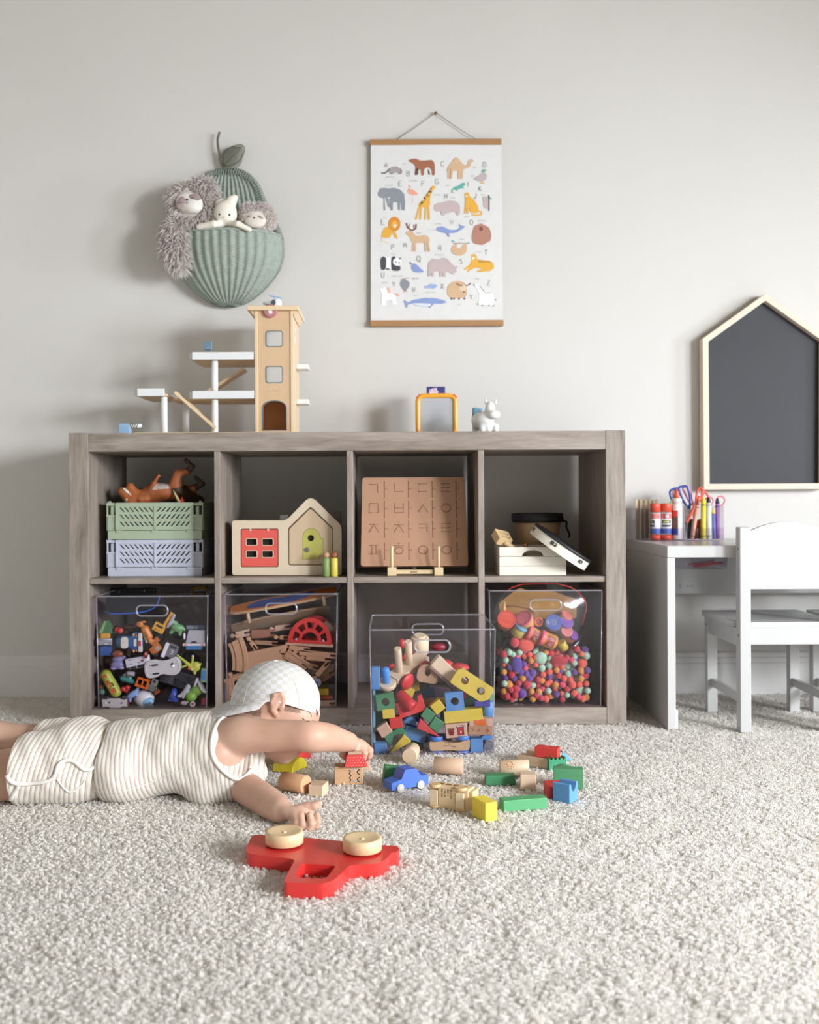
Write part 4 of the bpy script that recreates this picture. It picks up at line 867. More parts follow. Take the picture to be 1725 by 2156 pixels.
pr = [ell(dq(1000, 560), (210*s6, 0.036, 105*s6), k=0.01, m=0), ell(dq(985, 505), (190*s6, 0.033, 75*s6), k=0.01, m=2), ell(dq(1190, 530), (110*s6, 0.034, 95*s6), k=0.01, m=1),
      cap(dq(850, 570), dq(700, 620), 0.027, 0.022, k=0.015), cap(dq(620, 620, -0.01), dq(540, 480, -0.012), 0.019, 0.010, k=0.008), cap(dq(540, 480, -0.012), dq(535, 470, -0.012), 0.011, 0.009, k=0.006),
      cap(dq(560, 660, -0.01), dq(430, 540, -0.012), 0.020, 0.012, k=0.008), cap(dq(690, 640, -.02), dq(760, 640, -.02), 0.013, 0.010, k=0.006),
      cap(dq(1150, 430, -0.02), dq(1180, 310, -0.02), 0.017, 0.0125, k=0.012), cap(dq(1180, 310, -0.02), dq(1310, 270, -0.022), 0.0115, 0.0085, k=0.006), cap(dq(1310, 270, -0.022), dq(1380, 205, -0.022), 0.0085, 0.007, k=0.005, m=1), cap(dq(1375, 205, -0.022), dq(1290, 125, -0.024), 0.0065, 0.006, k=0.004, m=1), cap(dq(1290, 125, -0.024), dq(1278, 100, -0.024), 0.005, 0.003, k=0.003, m=1), cap(dq(1290, 135, -0.024), dq(1268, 135, -0.024), 0.005, 0.003, k=0.003, m=1),
      cap(dq(1230, 560, 0.025), dq(1390, 500, 0.025), 0.016, 0.0105, k=0.012), cap(dq(1390, 500, 0.025), dq(1510, 440, 0.025), 0.0095, 0.0075, k=0.005, m=1), cap(dq(1510, 440, 0.025), dq(1425, 360, 0.022), 0.0065, 0.006, k=0.004, m=1), cap(dq(1425, 360, 0.022), dq(1410, 340, 0.02), 0.005, 0.003, k=0.003, m=1),
      cap(dq(835, 500, -0.02), dq(860, 430, -0.024), 0.008, 0.006, k=0.008), cap(dq(860, 430, -0.024), dq(920, 330, -0.026), 0.0055, 0.0045, k=0.004), cap(dq(920, 330, -0.026), dq(940, 300, -0.026), 0.003, 0.0015, k=0.002, m=1), cap(dq(920, 340, -0.026), dq(962, 343, -0.026), 0.003, 0.0015, k=0.002, m=1),
      cap(dq(1250, 600, 0.01), dq(1480, 660, 0.05), 0.022, 0.012, k=0.012, m=1)]
blob('body', pr, 0.0026, [ORG, DBR, BEL], dn, 2)
b = B()
for k in range(6): b.lathe([(0.0022, 0), (0, 0.006)], T(*dq(452+k*18, 510+k*17, -0.026)) @ R(0, 40, 0), 6)
part('tooth', b, TOOTH, dn)
part('jaw_lining', B().tube([dq(445, 505, -0.020), dq(500, 550, -0.021), dq(555, 610, -0.02)], [0.004, 0.005, 0.004], n=8), TOOTH, dn)
blob('eye', [ell(dq(486, 655, -0.030), (0.004, 0.003, 0.0042), m=0)], 0.0012, [paint('#d9d2b8', 0.3, 0.02, 30)], dn); blob('pupil', [ell(dq(488, 657, -0.0332), (0.0018, 0.0014, 0.002))], 0.0008, BLK, dn)
lz = ZS+HC+HG*0.22
td = thing('toy_dinosaur', 'grey plastic dinosaur half hidden in the green crate under the orange one', 'toy dinosaur', at(330, 1054, DY+0.06)); o0 = td.location
blob('body', [cap(dq(690, 545, 0.065)+dn.location-o0, dq(800, 615, 0.065)+dn.location-o0, 0.012, 0.014, k=0.01), cap(dq(800, 615, 0.065)+dn.location-o0, dq(1010, 695, 0.045)+dn.location-o0, 0.018, 0.024, k=0.01), cap(dq(1010, 695, 0.045)+dn.location-o0, dq(1200, 775, 0.055)+dn.location-o0, 0.02, 0.010, k=0.01), cap(dq(900, 695, 0.045)+dn.location-o0, dq(890, 865, 0.045)+dn.location-o0, 0.010, 0.008, k=0.01), cap(dq(1050, 715, 0.045)+dn.location-o0, dq(1060, 865, 0.045)+dn.location-o0, 0.010, 0.008, k=0.01)], 0.003, [paint('#7c8079', 0.55, 0.12, 50, 0.2)], td)
tag(put(part('toy_horn', B().tube([(0, 0, 0), (-0.012, 0, 0.022), (-0.017, 0, 0.034)], [0.0045, 0.003, 0.0008], n=10), paint('#d2b878', 0.5, 0.08, 60)), dq(1205, 690, -0.04)+dn.location), 'pale yellow horn-shaped toy sticking up out of the green crate', 'toy')
tag(put(part('toy_star', B().lathe([(0, 0), (0.008, 0.004), (0.004, 0.012), (0, 0.02)], n=7), paint('#c23a34', 0.45, 0.05, 60)), dq(1235, 700, -0.035)+dn.location), 'small red pointed toy piece beside the yellow horn in the green crate', 'toy')
rg_ = random.Random(7)
for zz, colz, wh in ((ZS+0.004, ('#8a8f9a', '#5b6b4f', '#a23b35', '#d9d4c8', '#6a4a3a', '#3e5566'), 'lavender'), (ZS+HC+0.005, ('#b78b45', '#6c7c4e', '#8a8a55', '#c7a651', '#4f5f4a', '#9c7a48'), 'green')):
    names = ('long-necked', 'horned', 'spiny', 'short-legged', 'plated', 'slim')
    for i, cl in enumerate(colz):
        w_ = 0.034; xx = cxm-0.105+i*0.040; nm_ = {0: 'leftmost', 5: 'rightmost'}.get(i)
        lab = '%s plastic animal behind the slots of the %s crate, %s' % ({'#8a8f9a': 'grey', '#5b6b4f': 'moss green', '#a23b35': 'red', '#d9d4c8': 'off-white', '#6a4a3a': 'brown', '#3e5566': 'slate blue', '#b78b45': 'ochre', '#6c7c4e': 'leaf green', '#8a8a55': 'olive', '#c7a651': 'mustard', '#4f5f4a': 'dark green', '#9c7a48': 'tan'}[cl], wh, nm_+' of its row' if nm_ else ('', 'second from the left', 'third from the left', 'third from the right', 'second from the right', '')[i])
        an_ = blob('toy_animal', [ell((0, 0, 0.022), (0.015, 0.03, 0.012), k=0.01), cap((0, -0.02, 0.026), (0, -0.034, 0.044 if i % 2 else 0.032), 0.006, 0.0055, k=0.006), cap((0, 0.025, 0.022), (0, 0.05, 0.026), 0.006, 0.002, k=0.006)]+[cap((sx*0.009, sy, 0.018), (sx*0.009, sy, 0.004), 0.0045, 0.004, k=0.004) for sx in (-1, 1) for sy in (-0.018, 0.018)], 0.0032, [paint(cl, 0.5, 0.1, 50)], None, 1)
        tag(put(an_, (xx, 2.80, zz), (0, 0, rg_.uniform(-12, 12))), lab, 'toy animal', 'plastic animals inside the %s crate' % wh)
# ------------------------------------------------------------------ second cubby: wooden puzzle house, two peg dolls
HY = 2.745; sh = HY/F/6.161
ph = thing('puzzle_house', 'plywood toy house with a red four-pane shutter and a lime green door', 'toy house', (at(604, 1210, HY).x, HY, ZS+0.0005))
def hq(u, v): p = at(460+u/6.161, 1000+v/6.161, HY)-ph.location; return (p.x, max(p.z, 0.0))
MAP = wood('#d3c2aa', 0, 0.05, 10, 0.5); MAP2 = wood('#c6ae90', 2, 0.06, 12, 0.5)
out_ = rpoly([hq(178, 1300), hq(1600, 1300), hq(1600, 660), hq(1195, 265), hq(880, 590), hq(175, 590)], [0.008, 0.006, 0.012, 0.022, 0.012, 0.008], 5)
win = rrect(*hq(288, 1198), *hq(778, 695), 0.005, 3); nk = rpoly([hq(905, 1175), hq(1490, 1175), hq(1490, 690), hq(1195, 405), hq(903, 690)], [0.006, 0.003, 0.004, 0.008, 0.004], 4)
part('house_front', B().plate([out_, win, nk], 0, 0.012), MAP, ph, bev=0.0012)
part('house_body', B().plate([out_], 0.013, 0.058), MAP2, ph, bev=0.001)
b = B(); zz0, zz1 = hq(300, 1190), hq(768, 705)
panes = [rrect(*hq(u0, v1), *hq(u1, v0), 0.0028, 3) for u0, u1 in ((358, 500), (565, 710)) for v0, v1 in ((825, 915), (982, 1072))]
sh_ = part('red_shutter', b.plate([rrect(*zz0, *zz1, 0.005, 3)]+panes, 0.001, 0.010), paint('#d6584e', 0.5, 0.03, 30), ph, bev=0.0008)
b = B()
for L_ in panes: b.tube([(p[0], 0.0008, p[1]) for p in L_], 0.0012, n=6, closed=True)
part('pane_edging', b, MAP, sh_)
for u in (415, 643):
    q = hq(u, 712); part('hinge', B().box((0.005, 0.003, 0.006), (q[0], 0.0005, q[1])), MAP, sh_, bev=0.0006)
b = B(); b.plate([[hq(318, 1180), hq(755, 1180), hq(755, 725), hq(318, 725)]], 0.0118, 0.0128); part('hollow_shade', b, paint('#1d1a14', 0.8, 0.05, 20), ph)  # near-black sheet: the shade behind the open panes, put into colour
nki = rpoly([hq(918, 1160), hq(1478, 1160), hq(1478, 705), hq(1195, 432), hq(918, 705)], [0.006, 0.003, 0.004, 0.008, 0.004], 4)
dr = [hq(1090, 1095), hq(1310, 1095), hq(1318, 1050), hq(1362, 1045), hq(1362, 825), hq(1320, 815)]+[(hq(1200, 0)[0]+112*sh*math.cos(t), hq(0, 810)[1]+112*sh*math.sin(t)) for t in np.linspace(0.15, PI, 12)]
part('inner_door', B().plate([nki, dr], 0.003, 0.011), MAP2, ph, bev=0.001)
hole = circ(*hq(1197, 820), 42*sh, 18)
d_ = part('green_door', B().plate([inset(dr, 0.0007), hole], 0.0025, 0.010), paint('#b2ad58', 0.5, 0.03, 30), ph, bev=0.0006)
b = B(); q = hq(1150, 972); b.cyl(0.0068, 0.003, M=T(q[0], 0.0025, q[1]) @ R(90, 0, 0), n=18, bev=0.001); lk = part('lock', b, paint('#8e8d90', 0.3, 0.04, 40, metal=0.8), d_)
part('keyhole', B().box((0.0014, 0.001, 0.006), (q[0], -0.0006, q[1])), BLK, lk)
b = B(); b.plate([circ(*hq(1197, 820), 42*sh, 18)], 0.0098, 0.0108); part('hole_shade', b, paint('#241f18', 0.8, 0.05, 20), d_)  # near-black disc paints the shade inside the door hole
for (u0, v0, u1, dy, col, lab) in ((808, 515, 915, 0.085, '#dfe0e2', 'white toy block peeking out behind the roof valley of the puzzle house'), (1502, 475, 1592, 0.085, '#8f8785', 'grey toy block standing behind the eave of the puzzle house')):
    a = at(460+u0/6.161, 1000+v0/6.161, HY+dy); c = at(460+u1/6.161, 1000+v0/6.161, HY+dy)
    tag(put(part('toy_block', B().box((c.x-a.x, 0.03, a.z-ZS-0.001), (0, 0, (a.z-ZS-0.001)/2)), paint(col, 0.5, 0.05, 30), bev=0.0015), ((a.x+c.x)/2, HY+dy, ZS+0.0005)), lab, 'toy block')
for px, hc, bc, lab in ((1398, '#b28a68', '#7c9258', 'peg doll with a green body and light wooden head'), (1505, '#95583c', '#d6c552', 'peg doll with a yellow body and brown wooden head')):
    yy = 2.708; p = at(460+px/6.161, 1215, yy); pd = thing('peg_doll', lab+' in front of the puzzle house', 'peg doll', (p.x, yy, ZS+0.0005), group='peg dolls')
    z1 = at(0, 1000+1095/6.161, yy).z-ZS; rr = 0.0096
    part('body', B().lathe([(0, 0), (rr-0.001, 0), (rr, 0.001), (rr, z1-0.004), (rr*0.75, z1-0.0005), (0, z1)], n=20), wood(bc, 2, 0.06, 20, 0.5), pd)
    part('head', B().ball(0.0093, (0, 0, z1+0.0072)), wood(hc, 2, 0.06, 20, 0.5), pd)
# ------------------------------------------------------------------ third cubby: engraved letter board on a stand
TBY = 2.80; st6 = TBY/F/6.389
tb = thing('letter_board', 'reddish wooden tracing board engraved with Korean syllables propped on a small stand', 'board', at(740+850/6.389, 980+1355/6.389, 2.765))
tb.rotation_euler = (math.radians(-11), 0, 0)
tbw = (at(740+1575/6.389, 1195, 2.765).x-at(740+128/6.389, 1195, 2.765).x)
tbh = (at(0, 980+165/6.389, 2.80).z-at(0, 980+1360/6.389, 2.765).z)/math.cos(math.radians(11))
CHY = wood('#b58b6f', 0, 0.05, 9, 0.55)
wtop = tbw*0.972
ol = rpoly([(-tbw/2, 0), (tbw/2, 0), (wtop/2, tbh), (-wtop/2, tbh)], 0.008, 5)
part('board', B().plate([ol], 0.0, 0.014), CHY, tb, bev=0.002)
HGL = {'g': [[(0, .9), (.9, .9), (.9, 0)]], 'n': [[(.1, 1), (.1, .1), (1, .1)]], 'd': [[(.95, .95), (.05, .95), (.05, .1), (.95, .1)]], 'r': [[(.05, .95), (.9, .95), (.9, .52), (.05, .52), (.05, .08), (.95, .08)]],
       'm': [[(.05, .95), (.95, .95), (.95, 0), (.05, 0), (.05, .95)]], 'b': [[(.05, 1), (.05, 0), (.95, 0), (.95, 1)], [(.05, .45), (.95, .45)]], 's': [[(0, 0), (.5, .8), (1, 0)]], 'o': [[(.5+.45*math.cos(t), .45+.42*math.sin(t)) for t in np.linspace(0, 2*PI, 17)]],
       'j': [[(0, .95), (1, .95)], [(0, 0), (.5, .9), (1, 0)]], 'c': [[(.45, 1.15), (.55, 1.15)], [(0, .9), (1, .9)], [(0, 0), (.5, .85), (1, 0)]], 'k': [[(0, .95), (.9, .95), (.9, 0)], [(.1, .5), (.9, .5)]], 't': [[(.95, 1), (.05, 1), (.05, .05), (.95, .05)], [(.05, .52), (.9, .52)]],
       'p': [[(0, 1), (1, 1)], [(.3, 1), (.3, .05)], [(.7, 1), (.7, .05)], [(0, .03), (1, .03)]], 'h': [[(.4, 1.2), (.6, 1.2)], [(0, .95), (1, .95)], [(.5+.4*math.cos(t), .4+.36*math.sin(t)) for t in np.linspace(0, 2*PI, 15)]]}
b = B()
colx = [(235, 445), (575, 775), (905, 1100), (1220, 1425)]
rowy = [(370, 245, 'gndr'), (640, 510, 'mbso'), (905, 790, 'jckt'), (1195, 1075, 'phoo')]
def tq(u, v): return ((u-850)*st6*0.985, (1355-v)/(1355-165)*tbh)
for r_i, (vb, vt, ks) in enumerate(rowy):
    for c_i, ch in enumerate(ks):
        u0, uv = colx[c_i]; x0_, z0_ = tq(u0, vb); x1_, z1_ = tq(u0+135, vt)
        for stq in HGL[ch]: b.tube([(x0_+(x1_-x0_)*p[0], 0.0004, z0_+(z1_-z0_)*p[1]) for p in stq], 0.0019, n=6, flat=0.5)
        a = tq(uv, vb+75); c = tq(uv, vt-35); m = tq(uv+45, (vb+vt)/2+10); b.tube([(a[0], 0.0004, a[1]), (c[0], 0.0004, c[1])], 0.0021, n=6, flat=0.5); b.tube([((a[0]), 0.0004, m[1]), (m[0], 0.0004, m[1])], 0.0019, n=6, flat=0.5)
part('engraving', b, wood('#8a5f47', 0, 0.05, 9, 0.6), tb)
sd = thing('board_stand', 'small blond wood easel stand with two pegs holding the letter board', 'stand', (at(874, 1214, 2.735).x, 2.735, ZS+0.0005))
def sq(u, v): p = at(740+u/6.389, 980+v/6.389, 2.735)-sd.location; return (p.x, p.z)
BLD = wood('#dcc59c', 2, 0.08, 20, 0.5)
for u in (546, 1176):
    q = sq(u, 1370); bl = part('foot_block', B().box((0.0235, 0.045, q[1]), (q[0], 0.012, q[1]/2)), BLD, sd, bev=0.001)
    h = sq(u, 1085)[1]; part('peg', B().cyl(0.0037, h-q[1]+0.005, (q[0], 0.0, q[1]-0.005), n=14, bev=0.001), BLD, sd)
q0, q1 = sq(610, 1460), sq(1105, 1405); cb_ = part('crossbar', B().box((q1[0]-q0[0], 0.012, q1[1]-q0[1]), ((q0[0]+q1[0])/2, 0.004, (q0[1]+q1[1])/2)), BLD, sd, bev=0.001)
b = B(); q = sq(795, 1440); write(b, 'MULATINSTA'[:9], q[0], q[1], 0.0030, 0.0008, -0.0024, gap=0.1); part('stamped_name', b, paint('#4a3d2c', 0.6, 0.02, 40), cb_)
part('rear_leg', B().cyl(0.005, 0.11, M=T(0, 0.068, 0.006) @ R(-11, 0, 0), n=12), BLD, sd); part('rear_bar', B().box((0.10, 0.008, 0.012), (0, 0.070, 0.006)), BLD, sd, bev=0.001)
# ------------------------------------------------------------------ clear acrylic
def acrylic(tint='#f7f5f8', refl=0.08, rough=0.04):
    key = ('acr', tint, refl, rough)
    if key in _M: return _M[key]
    k = NT('clear_acrylic'); k.t.nodes.remove(k.p)
    tr = k.n('ShaderNodeBsdfTransparent'); tr.inputs[0].default_value = lin(tint)
    gl = k.n('ShaderNodeBsdfGlossy'); gl.inputs['Roughness'].default_value = rough; gl.inputs['Color'].default_value = (1, 1, 1, 1)
    fr = k.n('ShaderNodeFresnel'); fr.inputs[0].default_value = 1.46; ge = k.n('ShaderNodeNewGeometry')
    front = k.n('ShaderNodeMath', operation='SUBTRACT'); front.inputs[0].default_value = 1.0; k.l(ge.outputs['Backfacing'], front.inputs[1])
    ma = k.n('ShaderNodeMath', operation='MULTIPLY_ADD'); ma.inputs[1].default_value = 0.9; ma.inputs[2].default_value = refl*0.1; k.l(fr.outputs[0], ma.inputs[0])
    mu = k.n('ShaderNodeMath', operation='MULTIPLY'); k.l(ma.outputs[0], mu.inputs[0]); k.l(front.outputs[0], mu.inputs[1])
    mx = k.n('ShaderNodeMixShader'); k.l(mu.outputs[0], mx.inputs[0]); k.l(tr.outputs[0], mx.inputs[1]); k.l(gl.outputs[0], mx.inputs[2]); k.l(mx.outputs[0], k.out.inputs[0])
    _M[key] = k.m; return k.m
ACR = acrylic(); 
def edge_mat():
    k = NT('acrylic_lit_edge'); k.t.nodes.remove(k.p); tr = k.n('ShaderNodeBsdfTransparent'); tr.inputs[0].default_value = lin('#f2f1f5')
    df = k.n('ShaderNodeBsdfDiffuse'); df.inputs[0].default_value = lin('#e6e4ea'); gl = k.n('ShaderNodeBsdfGlossy'); gl.inputs['Roughness'].default_value = 0.2  # whitish diffuse paints in the light that clear edges catch
    a = k.n('ShaderNodeMixShader'); a.inputs[0].default_value = 0.45; k.l(df.outputs[0], a.inputs[1]); k.l(gl.outputs[0], a.inputs[2])
    m = k.n('ShaderNodeMixShader'); m.inputs[0].default_value = 0.28; k.l(tr.outputs[0], m.inputs[1]); k.l(a.outputs[0], m.inputs[2]); k.l(m.outputs[0], k.out.inputs[0]); return k.m
ACE = edge_mat()
# ------------------------------------------------------------------ fourth cubby: instruments in and around a white slatted crate
IY = 2.715; si = IY/F/5.948
def iq(u, v, y=IY): return at(1000+u/5.948, 1050+v/5.948, y)
c0 = iq(727, 970); wc = thing('slatted_crate', 'small cream slatted wooden crate with an arched hand hole in the fourth cubby', 'crate', (c0.x, IY, ZS+0.0005)); wc.location.z = ZS+0.0005
CRM = wood('#ece6d8', 0, 0.03, 12, 0.5); cw_, chh, cd_ = (1145-310)*si, iq(0, 605).z-ZS-0.001, 0.145
sl_h = chh/3
for i in range(3):
    z0 = i*sl_h
    outl = [(-cw_/2, z0+0.0006), (cw_/2, z0+0.0006), (cw_/2, z0+sl_h-0.0006), (-cw_/2, z0+sl_h-0.0006)]
    if i == 2:
        hx = (727-727)*si; hw = 134*si; outl = [(-cw_/2, z0+0.0006), (hx-hw, z0+0.0006)]+[(hx-hw*math.cos(t), z0+0.0006+77*si*math.sin(t)) for t in np.linspace(0, PI, 13)][1:-1]+[(hx+hw, z0+0.0006)]+outl[1:]
    part('slat', B().plate([outl], 0, 0.006), CRM, wc, bev=0.0006)
    part('slat', B().box((cw_, 0.006, sl_h-0.0012), (0, cd_-0.003, z0+sl_h/2)), CRM, wc, bev=0.0006)
    for s_ in (-1, 1): part('side_slat', B().box((0.006, cd_-0.0125, sl_h-0.0012), (s_*(cw_/2-0.003), cd_/2, z0+sl_h/2)), CRM, wc, bev=0.0006)
part('crate_floor', B().box((cw_-0.013, cd_-0.013, 0.004), (0, cd_/2, 0.004)), CRM, wc)
# hand drum
dY = 2.96; dc = iq(785, 600, dY); dm = thing('hand_drum', 'wooden hand drum with a wide black rim standing behind the cream crate', 'drum', (dc.x, dY, ZS+0.0005))
zr = iq(0, 185, dY).z-ZS; rr = 320*dY/F/5.948; zb = iq(0, 290, dY).z-ZS
DW_ = wood('#a98a66', 2, 0.12, 10, 0.5)
part('shell', B().lathe([(0, 0), (rr*0.62, 0), (rr*0.66, 0.01), (rr*0.78, zb*0.55), (rr*0.93, zb+0.008), (rr*0.9, zb+0.012), (0, zb+0.012)], n=36), DW_, dm)
part('hoop', B().lathe([(rr*0.8, zb-0.002), (rr, zb-0.002), (rr*1.01, zb+0.004), (rr*1.01, zr-0.003), (rr*0.985, zr), (rr*0.9, zr), (rr*0.88, zr-0.004), (0, zr-0.004)], n=40), paint('#17171a', 0.6, 0.06, 40), dm, label='black rim')
part('drumhead', B().cyl(rr*0.885, 0.002, (0, 0, zr-0.0055), n=36), paint('#cfc9c0', 0.6, 0.04, 30), dm)
part('strap', B().tube(spline([iq(1095, 235, dY)-dm.location, iq(1110, 280, dY-.01)-dm.location, iq(1150, 290, dY-.01)-dm.location, iq(1150, 360, dY-.01)-dm.location, iq(1185, 440, dY-.01)-dm.location, iq(1175, 485, dY-.01)-dm.location], 5), 0.0042, n=8, flat=0.5), paint('#1b1b1f', 0.7, 0.05, 60), dm)
# tambourine leaning on the crate edge
tY = 2.735; tc = iq(1070, 600, tY); nx, nz = 0.566*math.cos(0.10), 0.824*math.cos(0.10); nrm = Vector((nx, -math.sin(0.10), nz)).normalized()
tm = thing('tambourine', 'cream wooden tambourine with a black head leaning down off the side of the crate', 'tambourine', tc); tm.rotation_mode = 'QUATERNION'
ex = Vector((0.824, 0, -0.566)); ey = nrm.cross(ex).normalized(); ex = ey.cross(nrm).normalized(); RM = Matrix((ex, ey, nrm)).transposed(); tm.rotation_quaternion = RM.to_quaternion()
TR, TH = 0.088, 0.030
segs = [(-PI/2-0.62, -PI/2-0.40), (-PI/2+0.10, -PI/2+0.20)]
b = B(); nn = 72
def holed(a, z): # slots for the jingles every 60 degrees
    t = (math.degrees(a)+90+28) % 60; return t < 13 and 0.36 < z < 0.70
nzr = 12
for i in range(144):
    a0, a1 = 2*PI*i/144, 2*PI*(i+1)/144
    for j in range(nzr):
        z0, z1 = j/nzr, (j+1)/nzr
        if holed((a0+a1)/2, (z0+z1)/2): continue
        for r_, fl_ in ((TR, 1), (TR-0.006, -1)):
            q = [(r_*math.cos(a0), r_*math.sin(a0), -TH/2+TH*z0), (r_*math.cos(a1), r_*math.sin(a1), -TH/2+TH*z0), (r_*math.cos(a1), r_*math.sin(a1), -TH/2+TH*z1), (r_*math.cos(a0), r_*math.sin(a0), -TH/2+TH*z1)]
            b.mesh(q, [(0, 1, 2, 3)] if fl_ > 0 else [(3, 2, 1, 0)])
for z in (-TH/2, TH/2): b.lathe([(TR-0.006, z), (TR, z)], n=72)
part('wooden_ring', b, CRM, tm)
part('head', B().lathe([(0, TH/2+0.0005), (TR+0.001, TH/2+0.0005), (TR+0.0016, TH/2-0.006), (TR+0.0004, TH/2-0.006)], n=60), paint('#232327', 0.5, 0.05, 40), tm, label='black drum skin')
for k in range(6):
    a = math.radians(-90-28+6.5+60*k); M_ = Matrix.Rotation(a, 4, 'Z') @ T(TR-0.003, 0, 0.001)
    part('jingle', B().cyl(0.0085, 0.001, (0, 0, 0.0006), M_, n=18).cyl(0.0085, 0.001, (0, 0, -0.0018), M_, n=18), paint('#b3b1ad', 0.3, 0.05, 60, metal=0.9), tm)
# wooden clapper lying on the crate's rim
kY = 2.75; kc = iq(340, 490, kY); kl = thing('wooden_clapper', 'blond wooden hand clapper with two slots and a round handle lying on the cream crate', 'clapper', kc)
kl.rotation_mode = 'XYZ'; kl.rotation_euler = (math.radians(38), math.radians(12), math.radians(28))
BL2 = wood('#d8ba8e', 0, 0.08, 18, 0.5)
b = B(); b.plate([rrect(-0.022, -0.020, 0.022, 0.020, 0.004), rrect(-0.017, 0.003, 0.017, 0.011, 0.003, 3), rrect(-0.017, -0.012, 0.017, -0.004, 0.003, 3)], -0.011, 0.011, R(-90, 0, 0)); part('clapper_block', b, BL2, kl, bev=0.001)
part('handle', B().lathe([(0, 0), (0.008, 0.0), (0.0075, 0.02), (0.009, 0.05), (0.0085, 0.075), (0, 0.078)], T(0.0, -0.018, 0) @ R(0, 0, 0) @ R(0, 105, -15), 16), BL2, kl)
mY = 2.77; mc = iq(735, 690, mY)
tag(put(blob('wooden_maraca', [ell((0.012, 0, 0), (0.022, 0.016, 0.015), k=0.01), cap((-0.01, 0, 0), (-0.045, 0, 0.004), 0.008, 0.006, k=0.008)], 0.002, [BL2]), (mc.x, mY+0.015, ZS+0.026)), 'round wooden maraca seen through the arched hand hole of the cream crate', 'maraca')
bc_ = iq(640, 585, 2.77); tag(put(part('wooden_bead', B().ball(0.006), wood('#c98f5f', 2, 0.08, 20, 0.5)), bc_), 'small orange-brown wooden ball just above the rim of the cream crate', 'ball')
# ------------------------------------------------------------------ desk
WD = paint('#c3c2c1', 0.28, 0.01, 8); WD2 = paint('#d8d8d9', 0.3, 0.01, 8)
DKY = 2.615; p = at(1405, 1149.5, DKY); DX0, DZ = p.x, p.z; DX1 = DX0+0.90; DYB = BY-0.018
dk = thing('kids_desk', 'low white childrens desk with panel sides standing right of the cabinet', 'desk', (DX0, DKY, 0))
def db(nm, x0, x1, y0, y1, z0, z1, m=WD, bev=0.0015): return part(nm, B().box((x1-x0, y1-y0, z1-z0), ((x0+x1)/2, (y0+y1)/2, (z0+z1)/2)), m, dk, bev=bev)
D_ = DYB-DKY
db('desktop', 0, DX1-DX0, 0, D_, DZ-0.030, DZ)
for x in (0, DX1-DX0-0.021): db('side_panel', x, x+0.021, 0.001, D_-0.02, 0, DZ-0.0305)
zr0 = at(1440, 1247, DYB).z; rl = db('back_rail', 0.021, DX1-DX0-0.021, D_-0.045, D_-0.027, zr0, DZ-0.0305)
for x in (0.021, DX1-DX0-0.021): db('foot_glide', x-0.004, x+0.006, 0.002, 0.03, 0, 0.05, WD2)
b = B(); q = at(1431, 1236, DKY+D_-0.046)-dk.location
for st_ in ([(0, 0), (0, .006)], [(0, .006), (.005, .006)], [(0, .003), (.004, .003)], [(0, 0), (.006, 0)], [(.016, .001), (.022, .001)], [(.016, .003), (.022, .003)], [(.024, .001), (.029, .001)], [(.024, .003), (.029, .003)], [(.032, -.001), (.034, .002), (.032, .006)]): ribbon(b, [(q.x+u*1.3, q.z+v*1.3) for u, v in st_], 0.0013, D_-0.0455)
part('printed_mark', b, paint('#8a8884', 0.6, 0.02, 40), rl)
# clear pencil tray hanging under the desktop
ty = 2.80; a = at(1418, 1176, ty); c = at(1536, 1199, ty); zt = DZ-0.031
tr = thing('clear_tray', 'clear plastic pencil tray fixed under the white desktop', 'tray', ((a.x+c.x)/2, ty, zt)); w = c.x-a.x; h = zt-c.z
b = B(); b.plate([rpoly([(-w/2+0.01, -h), (w/2-0.012, -h), (w/2, 0), (-w/2, 0)], [0.012, 0.012, 0, 0], 5)], 0, 0.002); b.plate([rpoly([(-w/2+0.01, -h), (w/2-0.012, -h), (w/2, 0), (-w/2, 0)], [0.012, 0.012, 0, 0], 5)], 0.14, 0.142)
b.box((w-0.024, 0.138, 0.002), (0, 0.071, -h+0.001)); b.box((0.002, 0.138, h-0.01), (-w/2+0.004, 0.071, -h/2)); b.box((0.002, 0.138, h-0.01), (w/2-0.005, 0.071, -h/2)); part('tray_body', b, acrylic('#f3f2f6', 0.3, 0.15), tr)
for k, (cl, nm) in enumerate((('#d5686c', 'red'), ('#c98f96', 'pink'))):
    tag(put(part('pencil', B().cyl(0.0036, 0.085, M=R(0, 84, 0), n=8, bev=0.001), paint(cl, 0.5, 0.04, 30)), (tr.location.x-0.012-0.01*k, ty+0.03+0.02*k, zt-h+0.007+0.003*k), (0, 0, 6+10*k)), '%s pencil lying in the clear tray under the desktop' % nm, 'pencil', 'pencils in the under-desk tray')
